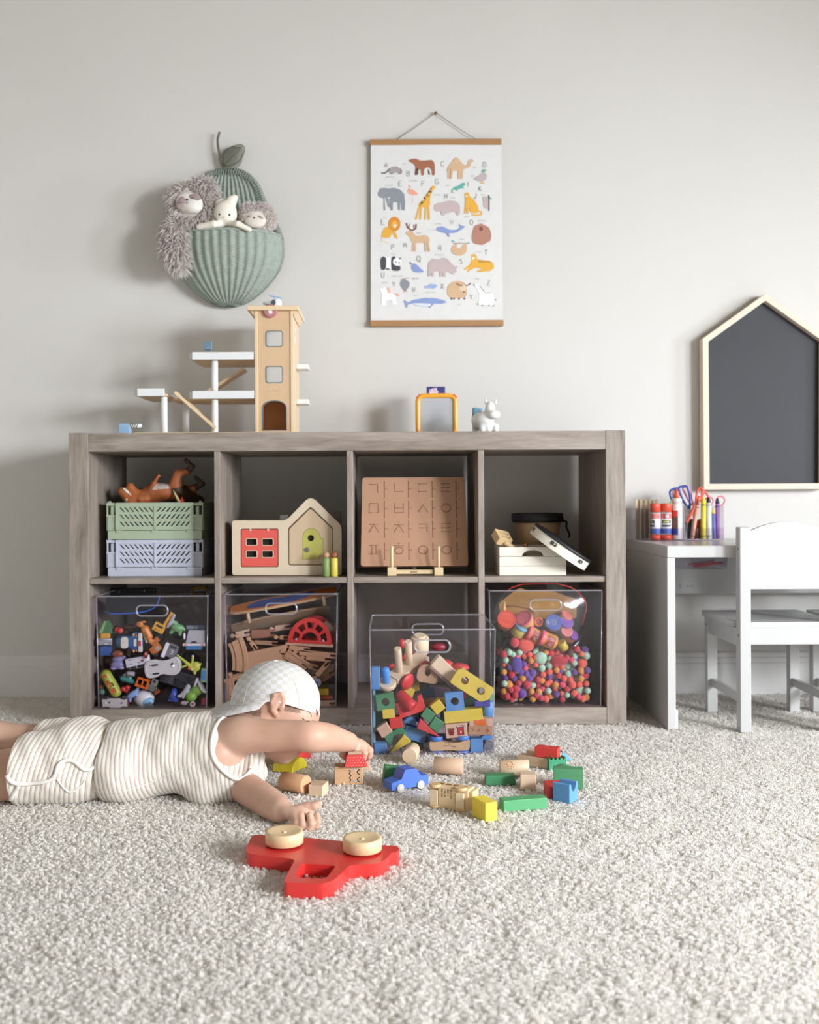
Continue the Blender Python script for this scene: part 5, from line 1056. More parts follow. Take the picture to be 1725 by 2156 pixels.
# ------------------------------------------------------------------ chairs
CW = paint('#bcbbba', 0.32, 0.01, 8)
def chair(lab, dx):
    by = 2.574; x0 = at(1560, 1543, by).x; x1 = x0+0.0276; cxr = at(1660, 1200, by).x; W2 = cxr-(x0+x1)/2
    ch = thing('kids_chair', lab, 'chair', (cxr+dx, by, 0), group='white chairs at the desk')
    zt = at(1571, 1110, by).z; pw, pd = 0.0276, 0.0315
    def q(nm, sx, sy, sz, cx, cy, cz, bev=0.0018): return part(nm, B().box((sx, sy, sz), (cx, cy, cz)), CW, ch, bev=bev)
    fy = 2.822-by; zs = at(1640, 1309, by+0.01).z; fx = 0.114; za = zs-0.0155
    for s in (-1, 1):
        q('back_post', pw, pd, zt, s*W2, pd/2, zt/2); q('front_leg', 0.028, 0.026, za, s*fx, fy+0.013, za/2)
        q('side_apron', 0.016, fy-pd, 0.045, s*(fx+W2)/2+s*0.003, (fy+pd)/2, za-0.024); q('side_stretcher', 0.014, fy-pd, 0.022, s*(fx+W2)/2, (fy+pd)/2, 0.083)
    q('front_apron', 2*fx-0.028, 0.016, 0.045, 0, fy+0.012, za-0.024); q('back_apron', 2*W2-pw, 0.016, at(1640, 1321, by).z-at(1640, 1358, by).z, 0, 0.013, (at(1640, 1321, by).z+at(1640, 1358, by).z)/2)
    sw = W2-pw/2-0.001
    b = B(); b.plate([rpoly([(-fx-0.02, fy+0.038), (-fx-0.02, pd+0.002), (-sw, pd+0.002), (-sw, 0.004), (sw, 0.004), (sw, pd+0.002), (fx+0.02, pd+0.002), (fx+0.02, fy+0.038)], [0.012, 0, 0, 0.001, 0.001, 0, 0, 0.012], 4)], -zs, -zs+0.0145, R(-90, 0, 0) @ Matrix.Scale(-1, 4, (0, 0, 1)) if False else Matrix(((1, 0, 0, 0), (0, 0, 1, 0), (0, -1, 0, 0), (0, 0, 0, 1)))); part('seat', b, CW, ch, bev=0.002)
    z0, z1, z2 = at(1640, 1241, by).z, at(1590, 1118, by).z, at(1657, 1098.5, by).z
    arc = [(sw*math.cos(t), z1+(z2-z1)*(1-(math.cos(t))**2)) for t in np.linspace(0, PI, 25)]
    part('backrest', B().plate([[(-sw, z0), (sw, z0)]+arc], 0.006, 0.018), CW, ch, bev=0.002)
    for s in (-1, 1):
        for (yy, zz, xx) in ((0.014, at(1554, 1156, by).z, s*(W2+pw/2)), (0.012, at(1554, 1339, by).z, s*(W2+pw/2)), (fy+0.013, za-0.022, s*(fx+0.014))):
            part('screw_hole', B().cyl(0.0032, 0.0006, M=T(xx-(0.0003 if s < 0 else 0.0003), yy, zz) @ R(0, 90, 0), n=12), BLK, ch)
    return ch
c1 = chair('white childrens chair with an arched back pushed in at the low desk, nearest the cabinet', 0.0)
dup(c1, 'white childrens chair at the desk, cut off at the picture edge', (c1.location.x+0.292, c1.location.y, 0))
# ------------------------------------------------------------------ art supplies on the desk
GY = 2.94; su = GY/F/7.1875
def uq(u, v, y=GY): return at(1320+u/7.1875, 1010+v/7.1875, y)
cdy = thing('acrylic_caddy', 'clear acrylic desk caddy with low compartments full of art supplies', 'desk organizer', (uq(760, 915).x, GY-0.03, DZ+0.0005))
xl, xm, xr = (uq(u, 900).x-cdy.location.x for u in (80, 885, 1425)); x2, x3 = (uq(u, 900).x-cdy.location.x for u in (205, 345))
H_ = uq(0, 400).z-DZ
part('base_tray', B().box((xr-x3, 0.10, 0.002), ((xr+x3)/2, 0.055, 0.001)), ACR, cdy)
part('front_wall', B().box((xr-x3, 0.002, H_*0.35), ((xr+x3)/2, 0.004, H_*0.175+0.002)), ACR, cdy); part('back_wall', B().box((xr-x3, 0.002, H_), ((xr+x3)/2, 0.104, H_/2+0.002)), ACR, cdy)
for xx, hh in ((x3, H_), (xm, H_), (xr, H_*0.98)): part('divider', B().box((0.0025, 0.098, hh), (xx, 0.054, hh/2+0.002)), acrylic('#f1f0f0', 0.3, 0.1), cdy)
# a low clear box left of it with craft sticks
bx = thing('clear_stick_box', 'narrow clear plastic box of craft sticks beside the glue sticks', 'box', ((uq(200, 900).x), GY+0.02, DZ+0.0005))
wb_ = (uq(330, 900).x-uq(90, 900).x)
for s_ in (-1, 1): part('box_wall', B().box((0.002, 0.10, H_*0.92), (s_*wb_/2, 0.05, H_*0.46)), acrylic('#f1f0f0', 0.3, 0.1), bx)
for yy in (0.0, 0.10): part('box_wall', B().box((wb_-0.002, 0.002, H_*0.92), (0, yy, H_*0.46)), ACR, bx)
part('box_floor', B().box((wb_-0.004, 0.098, 0.002), (0, 0.05, 0.001)), ACR, bx)
stk = None; zst = uq(0, 315, GY+0.06).z-DZ
for k in range(14):
    xx = uq(165+k*24, 350, GY+0.06).x; lab = 'pale wooden craft stick standing in the bundle behind the glue sticks'
    if k == 0: stk = tag(part('craft_stick', B().plate([rrect(-0.0045, 0, 0.0045, zst, 0.004, 4)], -0.0009, 0.0009, R(0, 0, 62)), wood('#d2bd9e', 2, 0.06, 20, 0.6)), lab, 'craft stick', 'craft sticks in the clear box'); o = stk
    else: o = stk.copy(); C.objects.link(o)
    o.location = (xx, GY+0.075+(k % 3)*0.004, DZ+0.003); o.rotation_euler = (0, 0, math.radians((k*37) % 24-12))
RDO = paint('#e2573f', 0.4, 0.03, 30); LBW = paint('#dddbe0', 0.45, 0.02, 40); LBB = paint('#3f5fae', 0.45, 0.03, 40); LBR = paint('#d3432f', 0.45, 0.03, 40); LBK = paint('#26332c', 0.45, 0.03, 40); LBY_ = paint('#cfd14f', 0.45, 0.03, 40)
def band(o, nm, r, z0, z1, m, a0=None, a1=None, n=28):
    b = B()
    if a0 is None: b.lathe([(r, z0), (r, z1)], n=n)
    else: b.lathe([(r, z0), (r, z1)], Matrix.Rotation(a0, 4, 'Z'), 12, True, a1-a0)
    return part(nm, b, m, o)
for u, lab in ((432, 'white glue stick with a red-orange cap, the one next to the craft sticks'), (597, 'white glue stick with a red-orange cap, the one next to the white glue bottle'), ):
    p = uq(u, 915); gs = thing('glue_stick', lab, 'glue stick', (p.x, GY, DZ+0.003), group='glue sticks'); r_ = 81*su
    f = lambda v: uq(0, v).z-DZ-0.003
    part('tube', B().lathe([(0, f(820)), (r_, f(820)), (r_, f(505)), (0, f(505))], n=28), LBW, gs)
    part('cap', B().lathe([(0, f(490)), (r_*0.97, f(490)), (r_*0.99, f(375)), (r_*0.93, f(362)), (0, f(360))], n=28), RDO, gs); part('base_knob', B().lathe([(0, 0), (r_, 0.0), (r_*1.0, f(835)), (0, f(835))], n=28), RDO, gs)
    a0 = -PI if u > 500 else -PI*1.35
    band(gs, 'red_label', r_*1.006, f(590), f(515), LBR, a0, a0+PI*1.1); band(gs, 'blue_label', r_*1.006, f(818), f(742), LBB)
    wl = band(gs, 'black_label', r_*1.008, f(712), f(615), LBK, a0+0.5, a0+2.3); band(wl, 'yellow_lettering', r_*1.011, f(648), f(628), LBY_, a0+0.8, a0+1.9); band(wl, 'white_lettering', r_*1.011, f(682), f(660), LBW, a0+0.6, a0+2.2)
    q = B(); q.lathe([(r_*1.009, f(575)), (r_*1.009, f(535))], Matrix.Rotation(a0+1.2, 4, 'Z'), 6, True, 0.6); part('crest', q, paint('#b9c6e6', 0.5, 0.03, 30), gs)
p = uq(768, 915); gb = thing('glue_bottle', 'white school glue bottle with an orange twist tip behind the glue sticks', 'glue bottle', (p.x, GY+0.005, DZ+0.003)); r_ = 84*su; f = lambda v: uq(0, v, GY).z-DZ-0.003
GLW = paint('#e2dfda', 0.4, 0.02, 20)
part('bottle', B().lathe([(0, 0), (r_*0.95, 0), (r_, 0.003), (r_, f(420)), (r_*0.95, f(395)), (r_*0.72, f(368)), (r_*0.72, f(355)), (0, f(355))], n=32), GLW, gb)
part('collar', B().lathe([(0, f(360)), (r_*0.9, f(360)), (r_*0.9, f(300)), (r_*0.8, f(285)), (0, f(283))], n=28), GLW, gb)
part('twist_tip', B().lathe([(0, f(285)), (r_*0.43, f(285)), (r_*0.40, f(215)), (r_*0.22, f(175)), (r_*0.12, f(142)), (0, f(138))], n=20), paint('#e2623a', 0.4, 0.03, 30), gb)
band(gb, 'red_label', r_*1.006, f(560), f(470), LBR, -PI*0.95, -PI*0.52); band(gb, 'brown_label', r_*1.006, f(745), f(560), paint('#6d4a3c', 0.5, 0.2, 300), -PI*0.95, -PI*0.52); band(gb, 'blue_label', r_*1.006, f(840), f(745), paint('#35408f', 0.45, 0.03, 40), -PI*0.95, -PI*0.52)
def scissors(lab, col, loops, pivot, y, r=0.0028, gp='scissors'):
    m = paint(col, 0.4, 0.03, 30); pv = uq(*pivot, y); sc = thing('scissors', lab, 'scissors', pv, group=gp)
    for lp in loops: part('handle', B().tube(spline([uq(u, v, y)-pv for u, v in lp], 4, True), r, n=8, closed=True), m, sc)
    for s_ in (-1, 1): part('blade', B().plate([[(-0.004+s_*0.001, 0.01), (0.004+s_*0.001, 0.01), (s_*0.002, -(pv.z-DZ)+0.006)]], s_*0.0008-0.0006, s_*0.0008+0.0006), paint('#b9bcc0', 0.25, 0.04, 60, metal=0.9), sc)
    return sc
scissors('scissors with navy blue handles standing behind the glue bottle', '#2c489f', [[(655, 180), (700, 145), (760, 130), (790, 160), (760, 250), (700, 300), (670, 270)], [(790, 125), (850, 100), (910, 105), (945, 200), (960, 330), (940, 430), (870, 340), (820, 230)]], (900, 470), GY+0.045, 0.0034)
scissors('scissors with pale pink handles half hidden behind the navy ones', '#ef9fb6', [[(850, 130), (920, 110), (965, 190), (990, 290), (1010, 370), (960, 350), (900, 240)], [(700, 200), (740, 160), (800, 200), (850, 330), (780, 330), (720, 260)]], (950, 440), GY+0.058, 0.0030)
scissors('scissors with bright red handles behind the brown crayon', '#e9553d', [[(1045, 330), (1065, 200), (1090, 135), (1130, 130), (1165, 190), (1130, 270), (1090, 340), (1060, 400)], [(1150, 170), (1190, 190), (1235, 260), (1190, 300), (1130, 330)]], (1020, 420), GY+0.040, 0.0032)
scissors('scissors with thin rose pink ring handles at the end of the caddy', '#e17b8c', [[(1215, 300), (1240, 268), (1285, 272), (1308, 310), (1300, 360), (1260, 370)], [(1350, 330), (1375, 270), (1430, 252), (1480, 290), (1475, 345), (1430, 390), (1370, 380)]], (1320, 400), GY+0.050, 0.0022)
tag(put(part('marker', B().cyl(0.0048, 0.085, n=14, bev=0.001), paint('#e2604f', 0.4, 0.03, 30)), uq(905, 650, GY-0.002), (0, 27, 0)), 'coral red marker leaning in the caddy beside the brown crayon', 'marker')
tag(put(part('craft_scoop', B().plate([rrect(-0.004, 0, 0.004, 0.085, 0.003)], -0.001, 0.001), paint('#7fc79d', 0.4, 0.03, 30)), uq(560, 400, GY+0.07)-Vector((0, 0, 0.03)), (0, 27, 0)), 'mint green plastic stick leaning behind the glue sticks', 'stick')
for col, tip, ub, vb, ut, vt, lab, wk in (('#cf9b86', '#7d4a39', 985, 900, 1085, 300, 'brown crayon leaning over in the caddy', 62), ('#d9cf4c', '#e4d23f', 1158, 905, 1163, 265, 'yellow crayon standing upright in the caddy', 76), ('#dedad3', '#1d1e2c', 1242, 900, 1238, 265, 'white-wrapped crayon with a black tip in the caddy', 76),
                                          ('#6f7ab8', '#e3c44a', 1322, 900, 1312, 430, 'short blue crayon with a yellow tip in the caddy', 54), ('#a979bd', '#20203a', 1384, 900, 1374, 280, 'purple crayon with a dark tip at the end of the caddy', 66)):
    a, c = uq(ub, vb, GY-0.005), uq(ut, vt, GY-0.005); a.z = DZ+0.004; d = c-a; Lc = d.length; r_ = wk/2*su
    cr = thing('crayon', lab, 'crayon', a, group='crayons in the caddy'); cr.rotation_mode = 'QUATERNION'; cr.rotation_quaternion = d.to_track_quat('Z', 'Y')
    part('wrapper', B().lathe([(0, 0), (r_*0.94, 0.0), (r_*0.94, 0.003), (r_, 0.0035), (r_, Lc-0.016), (0, Lc-0.016)], n=20), paint(col, 0.6, 0.03, 60), cr)
    part('tip', B().lathe([(0, Lc-0.017), (r_*0.93, Lc-0.017), (r_*0.9, Lc-0.013), (r_*0.5, Lc-0.002), (r_*0.38, Lc), (0, Lc)], n=18), paint(tip, 0.5, 0.04, 40), cr)
    if wk > 60:
        for z0 in (0.008, Lc-0.024): part('printed_band', B().lathe([(r_*1.008, z0), (r_*1.008, z0+0.0022)], n=20), paint('#3c3a38', 0.6, 0.05, 60), cr)
        b = B()
        for q in range(5): b.tube([(r_*1.0*math.sin(t), -r_*1.0*math.cos(t), Lc*0.3+q*0.0055) for t in np.linspace(-0.5, 0.5, 5)], 0.0006, n=4)
        part('printed_text', b, paint('#4a4745', 0.6, 0.05, 60), cr)
rgc = random.Random(11)
for i, (cl, cn) in enumerate((('#38473f', 'dark green'), ('#2f2f3a', 'black'), ('#c64f3a', 'red'), ('#3f8f7d', 'teal'), ('#8c5b3e', 'tan'), ('#3a4f8f', 'dark blue'))):
    u = 930+i*38; a = uq(u, 905, GY+0.015); 
    tag(put(part('crayon', B().lathe([(0, 0), (0.0046, 0), (0.0046, 0.050), (0.002, 0.058), (0, 0.059)], n=14), paint(cl, 0.55, 0.05, 40)), (a.x, GY+0.012+0.008*(i % 2), DZ+0.004), (0, rgc.uniform(-6, 14), 0)), '%s crayon low in the caddy behind the brown and yellow ones' % cn, 'crayon', 'crayons in the caddy')
# ------------------------------------------------------------------ clear storage bins
def bin_(lab, x0, x1, yf, z0, h, d):
    w = x1-x0; o = thing('clear_bin', lab, 'storage bin', ((x0+x1)/2, yf, z0), group=None); t = 0.0028
    hole = rrect(-0.041, h-0.052, 0.041, h-0.024, 0.0125, 6)
    def taper(bm):
        for v in bm.verts: k = 1-0.035*(1-v.co.z/h); v.co.x *= k
        return bm
    b = B(); b.plate([[(-w/2, 0), (w/2, 0), (w/2, h), (-w/2, h)], hole], 0, t); b.plate([[(-w/2, 0), (w/2, 0), (w/2, h), (-w/2, h)], hole], d-t, d)
    for s in (-1, 1): b.box((t, d-2*t-0.0004, h), (s*(w/2-t/2), d/2, h/2))
    b.box((w-2*t-0.001, d-2*t-0.001, t), (0, d/2, t/2+0.0004)); taper(b.bm); part('bin_body', b, ACR, o)
    b = B(); lp = rrect(-w/2+0.001, 0.001, w/2-0.001, d-0.001, 0.008, 4); b.tube([(p[0], p[1], h) for p in lp], 0.0022, n=6, closed=True); taper(b.bm); part('rim', b, ACE, o)
    for yy in (0.001, d-0.001):
        b = B(); b.tube([(p[0], yy, p[1]) for p in hole], 0.0026, n=6, closed=True); part('handle_rim', b, ACE, o)
    for sx in (-1, 1):
        b = B(); b.tube([(sx*(w/2-0.0015), 0.0015, 0.002), (sx*(w/2-0.0015), 0.0015, h)], 0.0016, n=6); taper(b.bm); part('corner_edge', b, ACE, o)
    return o
BYF = 2.688
def px2x(px, Y, py=1380): return at(px, py, Y).x
bin_(('clear plastic bin of small vehicles and figures in the lowest left cubby'), px2x(202, BYF), px2x(439.5, BYF), BYF, Z_BOT+0.001, at(0, 1253+4, BYF).z-Z_BOT-0.001, 0.33)
bin_(('clear plastic bin of wooden train track pieces behind the child in a cap'), px2x(473, BYF), px2x(712, BYF), BYF, Z_BOT+0.001, at(0, 1251+3, BYF).z-Z_BOT-0.001, 0.33)
bin_(('clear plastic bin of modelling dough tubs and pom-poms in the lowest right cubby'), px2x(1030, BYF), px2x(1270, BYF), BYF, Z_BOT+0.001, at(0, 1248+1, BYF).z-Z_BOT-0.001, 0.33)
B3Y = 2.368
bin_(('clear plastic bin of coloured wooden blocks pulled out onto the carpet'), px2x(777.5, B3Y), px2x(1044.5, B3Y), B3Y, 0.001, at(910, 1326, B3Y).z-0.001, 0.305)
# ---- little toys: parts described in a local grid (x right, z up, y away), turned in the plane they lie against
class Mini:
    def __init__(s, ox, oy, sc, Y): s.ox, s.oy, s.sc, s.Y, s.u = ox, oy, sc, Y, Y/F/sc
    def at(s, u, v, dy=0.0): return at(s.ox+u/s.sc, s.oy+v/s.sc, s.Y+dy)
    def __call__(s, name, label, cat, u, v, dy, rot, spec, group=None, tip=0, yaw=0):
        k = s.u*(s.Y+dy)/s.Y; t = thing(name, label, cat, s.at(u, v, dy), group=group); t.rotation_mode = 'QUATERNION'
        t.rotation_quaternion = (R(0, rot, 0) @ R(tip, 0, 0) @ R(0, 0, yaw)).to_quaternion()
        parents = {}
        for sp in spec:
            kind, nm, col = sp[0], sp[1], sp[2]; m = col if not isinstance(col, str) else (wood(col[1:], 0, 0.07, 22, 0.5) if col[0] == 'w' else paint(col, 0.4, 0.05, 40))
            b = B(); bev = 0.0008; par = t
            if '>' in nm: pn, nm = nm.split('>'); par = parents[pn]
            if kind == 'box':
                c, sz = sp[3], sp[4]; M_ = R(*sp[5]) if len(sp) > 5 else Matrix(); b.box([q*k for q in sz], (0, 0, 0), T(*[q*k for q in c]) @ M_); bev = min(0.0014, min(sz)*k*0.2)
            elif kind == 'cyl':
                c, r, h, ax = sp[3:7]; M_ = {'x': R(0, 90, 0), 'y': R(-90, 0, 0), 'z': Matrix()}[ax]; b.cyl(r*k, h*k, (0, 0, -h*k/2), T(*[q*k for q in c]) @ M_, n=24, bev=min(r, h)*k*0.12); bev = 0
            elif kind == 'ring':
                c, r, r2 = sp[3:6]; b.tube([(c[0]*k+r*k*math.cos(a), c[1]*k, c[2]*k+r*k*math.sin(a)) for a in np.linspace(0, 2*PI, 25)[:-1]], r2*k, n=8, closed=True); bev = 0
            elif kind == 'ball': c, r = sp[3], sp[4]; b.ball(k, (0, 0, 0), T(*[q*k for q in c]), r, 18, 12); bev = 0
            elif kind == 'plate': b.plate([[(p[0]*k, p[1]*k) for p in L_] for L_ in sp[3]], sp[4]*k, sp[5]*k)
            elif kind == 'tube': b.tube([[q*k for q in p] for p in sp[3]], [q*k for q in sp[4]] if hasattr(sp[4], '__len__') else sp[4]*k, n=8); bev = 0
            elif kind == 'line':
                for L_ in sp[3]: b.tube([[q*k for q in p] for p in L_], sp[4]*k, n=4)
                bev = 0
            if kind == 'soft':
                pr = []
                for q in sp[3]:
                    if q[0] == 'c': pr.append(cap([w*k for w in q[1]], [w*k for w in q[2]], q[3]*k, q[4]*k, k=(q[5] if len(q) > 5 else 8)*k))
                    else: pr.append(ell([w*k for w in q[1]], [w*k for w in q[2]], k=(q[3] if len(q) > 3 else 8)*k))
                o = blob(nm, pr, max(0.0011, 7*k), [m], par, 1)
            else: o = part(nm, b, m, par, bev=bev)
            parents[nm] = o
        return t
def rr(x0, z0, x1, z1, r, n=3): return rrect(x0, z0, x1, z1, r, n)
def wheels(xs, y, r, w, zs, col='#26262a'): return [('cyl', 'wheel', col, (x, y, z), r, w, 'z') for x in xs for z in zs]
A = Mini(190, 1230, 6.635, 2.715)
GP = None
A('blue_tray', 'dark plastic tray with a bright blue rim behind the bin handle hole', 'toy tray', 590, 290, 0.02, 0, [('plate', 'tray', '#23252b', [rpoly([(-370, -100), (-300, -125), (50, -115), (270, -70), (360, 20), (385, 140), (-370, 130)], 30)], 0, 20),
  ('tube', 'rim', '#3f62b5', [(-375, -4, -90), (-300, -6, -122), (-150, -6, -122), (50, -6, -112), (200, -6, -90), (300, -6, -45), (355, -4, 20), (380, -2, 120)], 12)])
A('green_wedge', 'translucent green plastic wedge at the upper left of the toy bin', 'toy block', 210, 600, 0.0, 0, [('plate', 'wedge', '#4c7a4e', [[(-85, -90), (95, -90), (80, 0), (20, 90)]], 0, 120), ('plate', 'edge', '#7fb36c', [[(-85, -80), (-40, -80), (20, 88), (-10, 85)]], -8, 0)])
A('red_balls_toy', 'shiny red twin-ball toy piece next to the green wedge', 'toy', 400, 648, 0.0, 0, [('ball', 'ball', '#cf3a3d', (20, 0, 0), (42, 42, 42)), ('ball', 'ball', '#c53036', (-32, 20, 8), (36, 36, 40))])
A('toy_truck', 'yellow and blue toy truck standing on end by the left wall of the bin', 'toy truck', 215, 850, -0.002, 0, [('box', 'cab', '#d8a13b', (-5, 20, 130), (125, 70, 70)), ('box', 'silver_plate', '#9a9ca0', (-10, 0, 48), (200, 40, 95)), ('box', 'bed', '#2f5796', (5, 20, -80), (150, 90, 130)), ('line', 'trim', '#cfd2d6', [[(-100, -22, 80), (90, -22, 78)], [(-30, -22, 20), (30, -22, 18)]], 7)])
A('toy_police_car', 'blue toy police car with cream roof and bumper seen from above', 'toy car', 535, 815, -0.008, 0, [('soft', 'body', '#2f5f94', [('e', (-70, 30, 0), (120, 55, 95), 20), ('e', (95, 30, 0), (105, 50, 140), 20), ('e', (0, 40, 0), (170, 50, 80), 20)]),
  ('plate', 'roof', '#d7d5c4', [rr(-100, -80, 0, 80, 35)], -34, -15), ('box', 'bumper', '#d9d7c9', (165, 10, 0), (50, 70, 265)), ('plate', 'hood_panel', '#d8d6c8', [rr(80, -50, 115, 50, 12)], -28, -14), ('box', 'bumper>plate', '#c0423c', (165, -28, -10), (38, 8, 75))]
  + [('ball', 'headlight', '#e0b445', (75, -12, z), (15, 14, 20)) for z in (110, -118)] + [('ball', 'tail_lamp', '#e07a5c', (112, -14, z), (10, 10, 14)) for z in (98, -112)])
A('orange_giraffe', 'orange plastic giraffe lying head up beside the police car', 'toy animal', 780, 670, -0.004, 0, [('soft', 'body', '#cf8035', [('e', (-90, 0, 110), (45, 30, 40), 10), ('c', (-60, 0, 90), (-10, 0, 40), 26, 34, 12), ('c', (-10, 0, 40), (40, 0, -60), 58, 52, 16), ('c', (40, 0, -60), (60, 0, -130), 36, 30, 10), ('c', (70, 0, -130), (100, 0, -120), 24, 20, 8), ('c', (-60, 0, 140), (-10, 0, 145), 18, 14, 6)]), ('ball', 'eye', '#3a2517', (-82, -30, 120), (8, 6, 8)), ('line', 'slot', '#8a5526', [[(10, -58, 10), (26, -55, -60)]], 6), ('soft', 'foot', '#a7a7aa', [('c', (-30, 0, -30), (10, 0, -140), 18, 16, 6)])])
A('toy_excavator', 'yellow toy excavator with a grey bucket arm pointing up', 'toy excavator', 960, 610, -0.006, 28, [('box', 'cab', '#d9a63f', (0, 20, 0), (160, 90, 120)), ('plate', 'window', '#33302b', [rr(-45, 12, 55, 42, 6)], -28, -24), ('box', 'boom', '#d89f35', (55, 10, 160), (42, 40, 230), (0, 4, 0)), ('soft', 'bucket', '#a9a9ad', [('c', (105, 0, 250), (112, 0, 130), 26, 30, 8), ('c', (110, 0, 130), (100, 0, 70), 34, 20, 8)]), ('line', 'rivet', '#8a6a24', [[(-40, -26, -30), (-10, -26, -30)], [(10, -26, -30), (20, -26, -28)]], 7)])
A('green_dinosaur', 'pale green rounded toy dinosaur at the upper right of the toy bin', 'toy dinosaur', 1215, 610, 0.0, 12, [('soft', 'body', '#6fa36c', [('e', (0, 0, 0), (90, 60, 62), 20), ('e', (-50, 0, 60), (48, 40, 38), 16), ('c', (60, 0, 20), (105, 0, -10), 34, 18, 10), ('c', (-50, 0, -40), (-70, 0, -80), 30, 26, 10), ('c', (50, 0, -40), (60, 0, -80), 30, 26, 10)]), ('ball', 'eye', '#e6efe0', (-60, -36, 75), (11, 8, 11))])
A('toy_pickup', 'silver grey toy pickup with white bumper and blue lower body standing on its nose', 'toy car', 1455, 775, -0.008, 0, [('plate', 'bed', '#b1b3b6', [[(-120, -45), (135, -45), (140, 130), (-75, 135)]], -20, 60), ('box', 'bumper', '#dcdcdf', (-5, 0, -68), (310, 50, 36)), ('box', 'lower_body', '#3f7fb3', (-10, 40, -110), (220, 80, 60)), ('plate', 'hitch', '#3a3b3f', [[(-60, -45), (50, -45), (20, -15), (-20, -15)]], -26, -20), ('ball', 'mirror', '#e2e2e4', (-140, 0, 50), (18, 20, 48))] + [('box', 'bumper>lamp', '#c94b46', (x, -26, -68), (16, 6, 18)) for x in (-130, -105, 105, 125)])
A('blue_grey_car', 'dark slate toy car roof at the right wall above the silver pickup', 'toy car', 1470, 600, 0.01, 0, [('box', 'body', '#3b4654', (0, 20, 0), (260, 90, 70)), ('plate', 'window', '#7f8890', [rr(-120, -22, -20, 24, 8)], -28, -24), ('plate', 'window', '#6f7880', [rr(-8, -22, 40, 24, 8)], -28, -24)])
A('orange_dump_truck', 'orange toy dump truck with a grey window lying on its side', 'toy truck', 915, 905, -0.002, -42, [('box', 'cab', '#c26a26', (0, 20, 0), (150, 90, 110)), ('box', 'window', '#a9a29a', (30, -28, -14), (62, 6, 62)), ('box', 'bed', '#b4692f', (60, 20, 85), (120, 80, 70)), ('soft', 'wheel', '#2a2a2c', [('e', (-50, -10, -60), (34, 26, 34), 4)])])
A('grey_van', 'white and grey toy van standing on end right of the orange dump truck', 'toy car', 1110, 930, 0.004, 22, [('box', 'side', '#e4e5e8', (-60, 0, -10), (52, 80, 210)), ('box', 'body', '#7d7f80', (35, 20, 10), (140, 90, 190)), ('line', 'vent', '#c9cbcc', [[(10, -26, z), (60, -26, z+4)] for z in (-30, -5, 20)], 7), ('box', 'window', '#3e4347', (35, -26, 70), (90, 6, 34))])
A('toy_ambulance', 'white toy ambulance with dark windows lying tilted in the middle of the bin', 'toy car', 650, 1092, -0.010, -10, [('box', 'body', '#cfcfd6', (0, 20, 10), (300, 90, 120)), ('box', 'skirt', '#a9a9b2', (20, 22, -62), (260, 80, 40)), ('plate', 'window', '#2d3036', [rr(-90, -78, -10, -42, 10)], -30, -22), ('plate', 'window', '#2d3036', [rr(12, -74, 100, -36, 10)], -30, -22), ('box', 'nose', '#e6e6ea', (145, 20, 30), (70, 80, 90)), ('box', 'body>light', '#8a3636', (90, -28, 12), (34, 10, 28)), ('line', 'body>lettering', '#7f9a94', [[(-100, -27, 50), (-30, -27, 50)], [(-90, -27, -8), (-50, -27, -8)], [(20, -27, -4), (60, -27, -4)]], 6)])
A('red_badge', 'small glossy red and black round badge above the ambulance', 'toy badge', 777, 988, -0.022, 0, [('ball', 'rim', '#2b1416', (0, 4, 0), (30, 14, 52)), ('ball', 'face', '#b32f38', (0, -4, 6), (23, 12, 40)), ('line', 'mark', '#e6d8d8', [[(-10, -16, 10), (0, -17, 26), (8, -16, 8)]], 4)])
A('figure_toy', 'small toy figure with brown hair and lavender clothes', 'toy figure', 380, 1070, -0.004, 0, [('soft', 'body', '#7f7ea6', [('e', (0, 0, -60), (95, 50, 60), 16), ('e', (10, 0, 20), (80, 50, 55), 16), ('c', (40, 0, 30), (95, -10, 50), 30, 24, 10)]), ('soft', 'hair', '#7d4a38', [('e', (0, -4, 95), (82, 50, 55), 10)]), ('soft', 'shoe', '#8f8db5', [('e', (-50, -10, -100), (48, 40, 26), 6)]), ('soft', 'shoe', '#8f8db5', [('e', (55, -10, -95), (46, 40, 28), 6)])])
A('white_car_base', 'big white peanut-shaped toy base with dark slots in the middle of the bin', 'toy base', 1015, 1162, -0.016, -7, [('plate', 'base', '#cfcfcb', [[(p.x, p.y) for p in spline([(-250, -20, 0), (-225, 90, 0), (-120, 125, 0), (0, 95, 0), (100, 100, 0), (200, 125, 0), (255, 60, 0), (250, -50, 0), (190, -115, 0), (90, -115, 0), (-10, -90, 0), (-120, -125, 0), (-225, -110, 0)], 5, True)]], -30, 30), ('tube', 'raised_rim', '#d8d8d4', [(p.x, -30, p.y) for p in spline([(-228, -18, 0), (-205, 75, 0), (-115, 105, 0), (0, 76, 0), (100, 80, 0), (190, 104, 0), (232, 55, 0), (228, -42, 0), (180, -94, 0), (90, -94, 0), (-10, -70, 0), (-115, -105, 0), (-205, -92, 0)], 4, True)], 7), ('box', 'slot', '#2b3535', (-98, -31, 48), (90, 6, 24)), ('box', 'slot', '#2b3535', (-98, -31, -72), (90, 6, 24)), ('cyl', 'axle', '#26392f', (148, -34, 36), 17, 22, 'x'), ('ball', 'axle_cap', '#f0f0ee', (152, -36, 8), (22, 12, 22)), ('ball', 'screw', '#8b8f8c', (198, -31, 38), (8, 5, 10)), ('ball', 'screw', '#8b8f8c', (-165, -31, 52), (8, 5, 10)), ('ball', 'screw', '#8b8f8c', (-165, -31, -72), (8, 5, 10))])
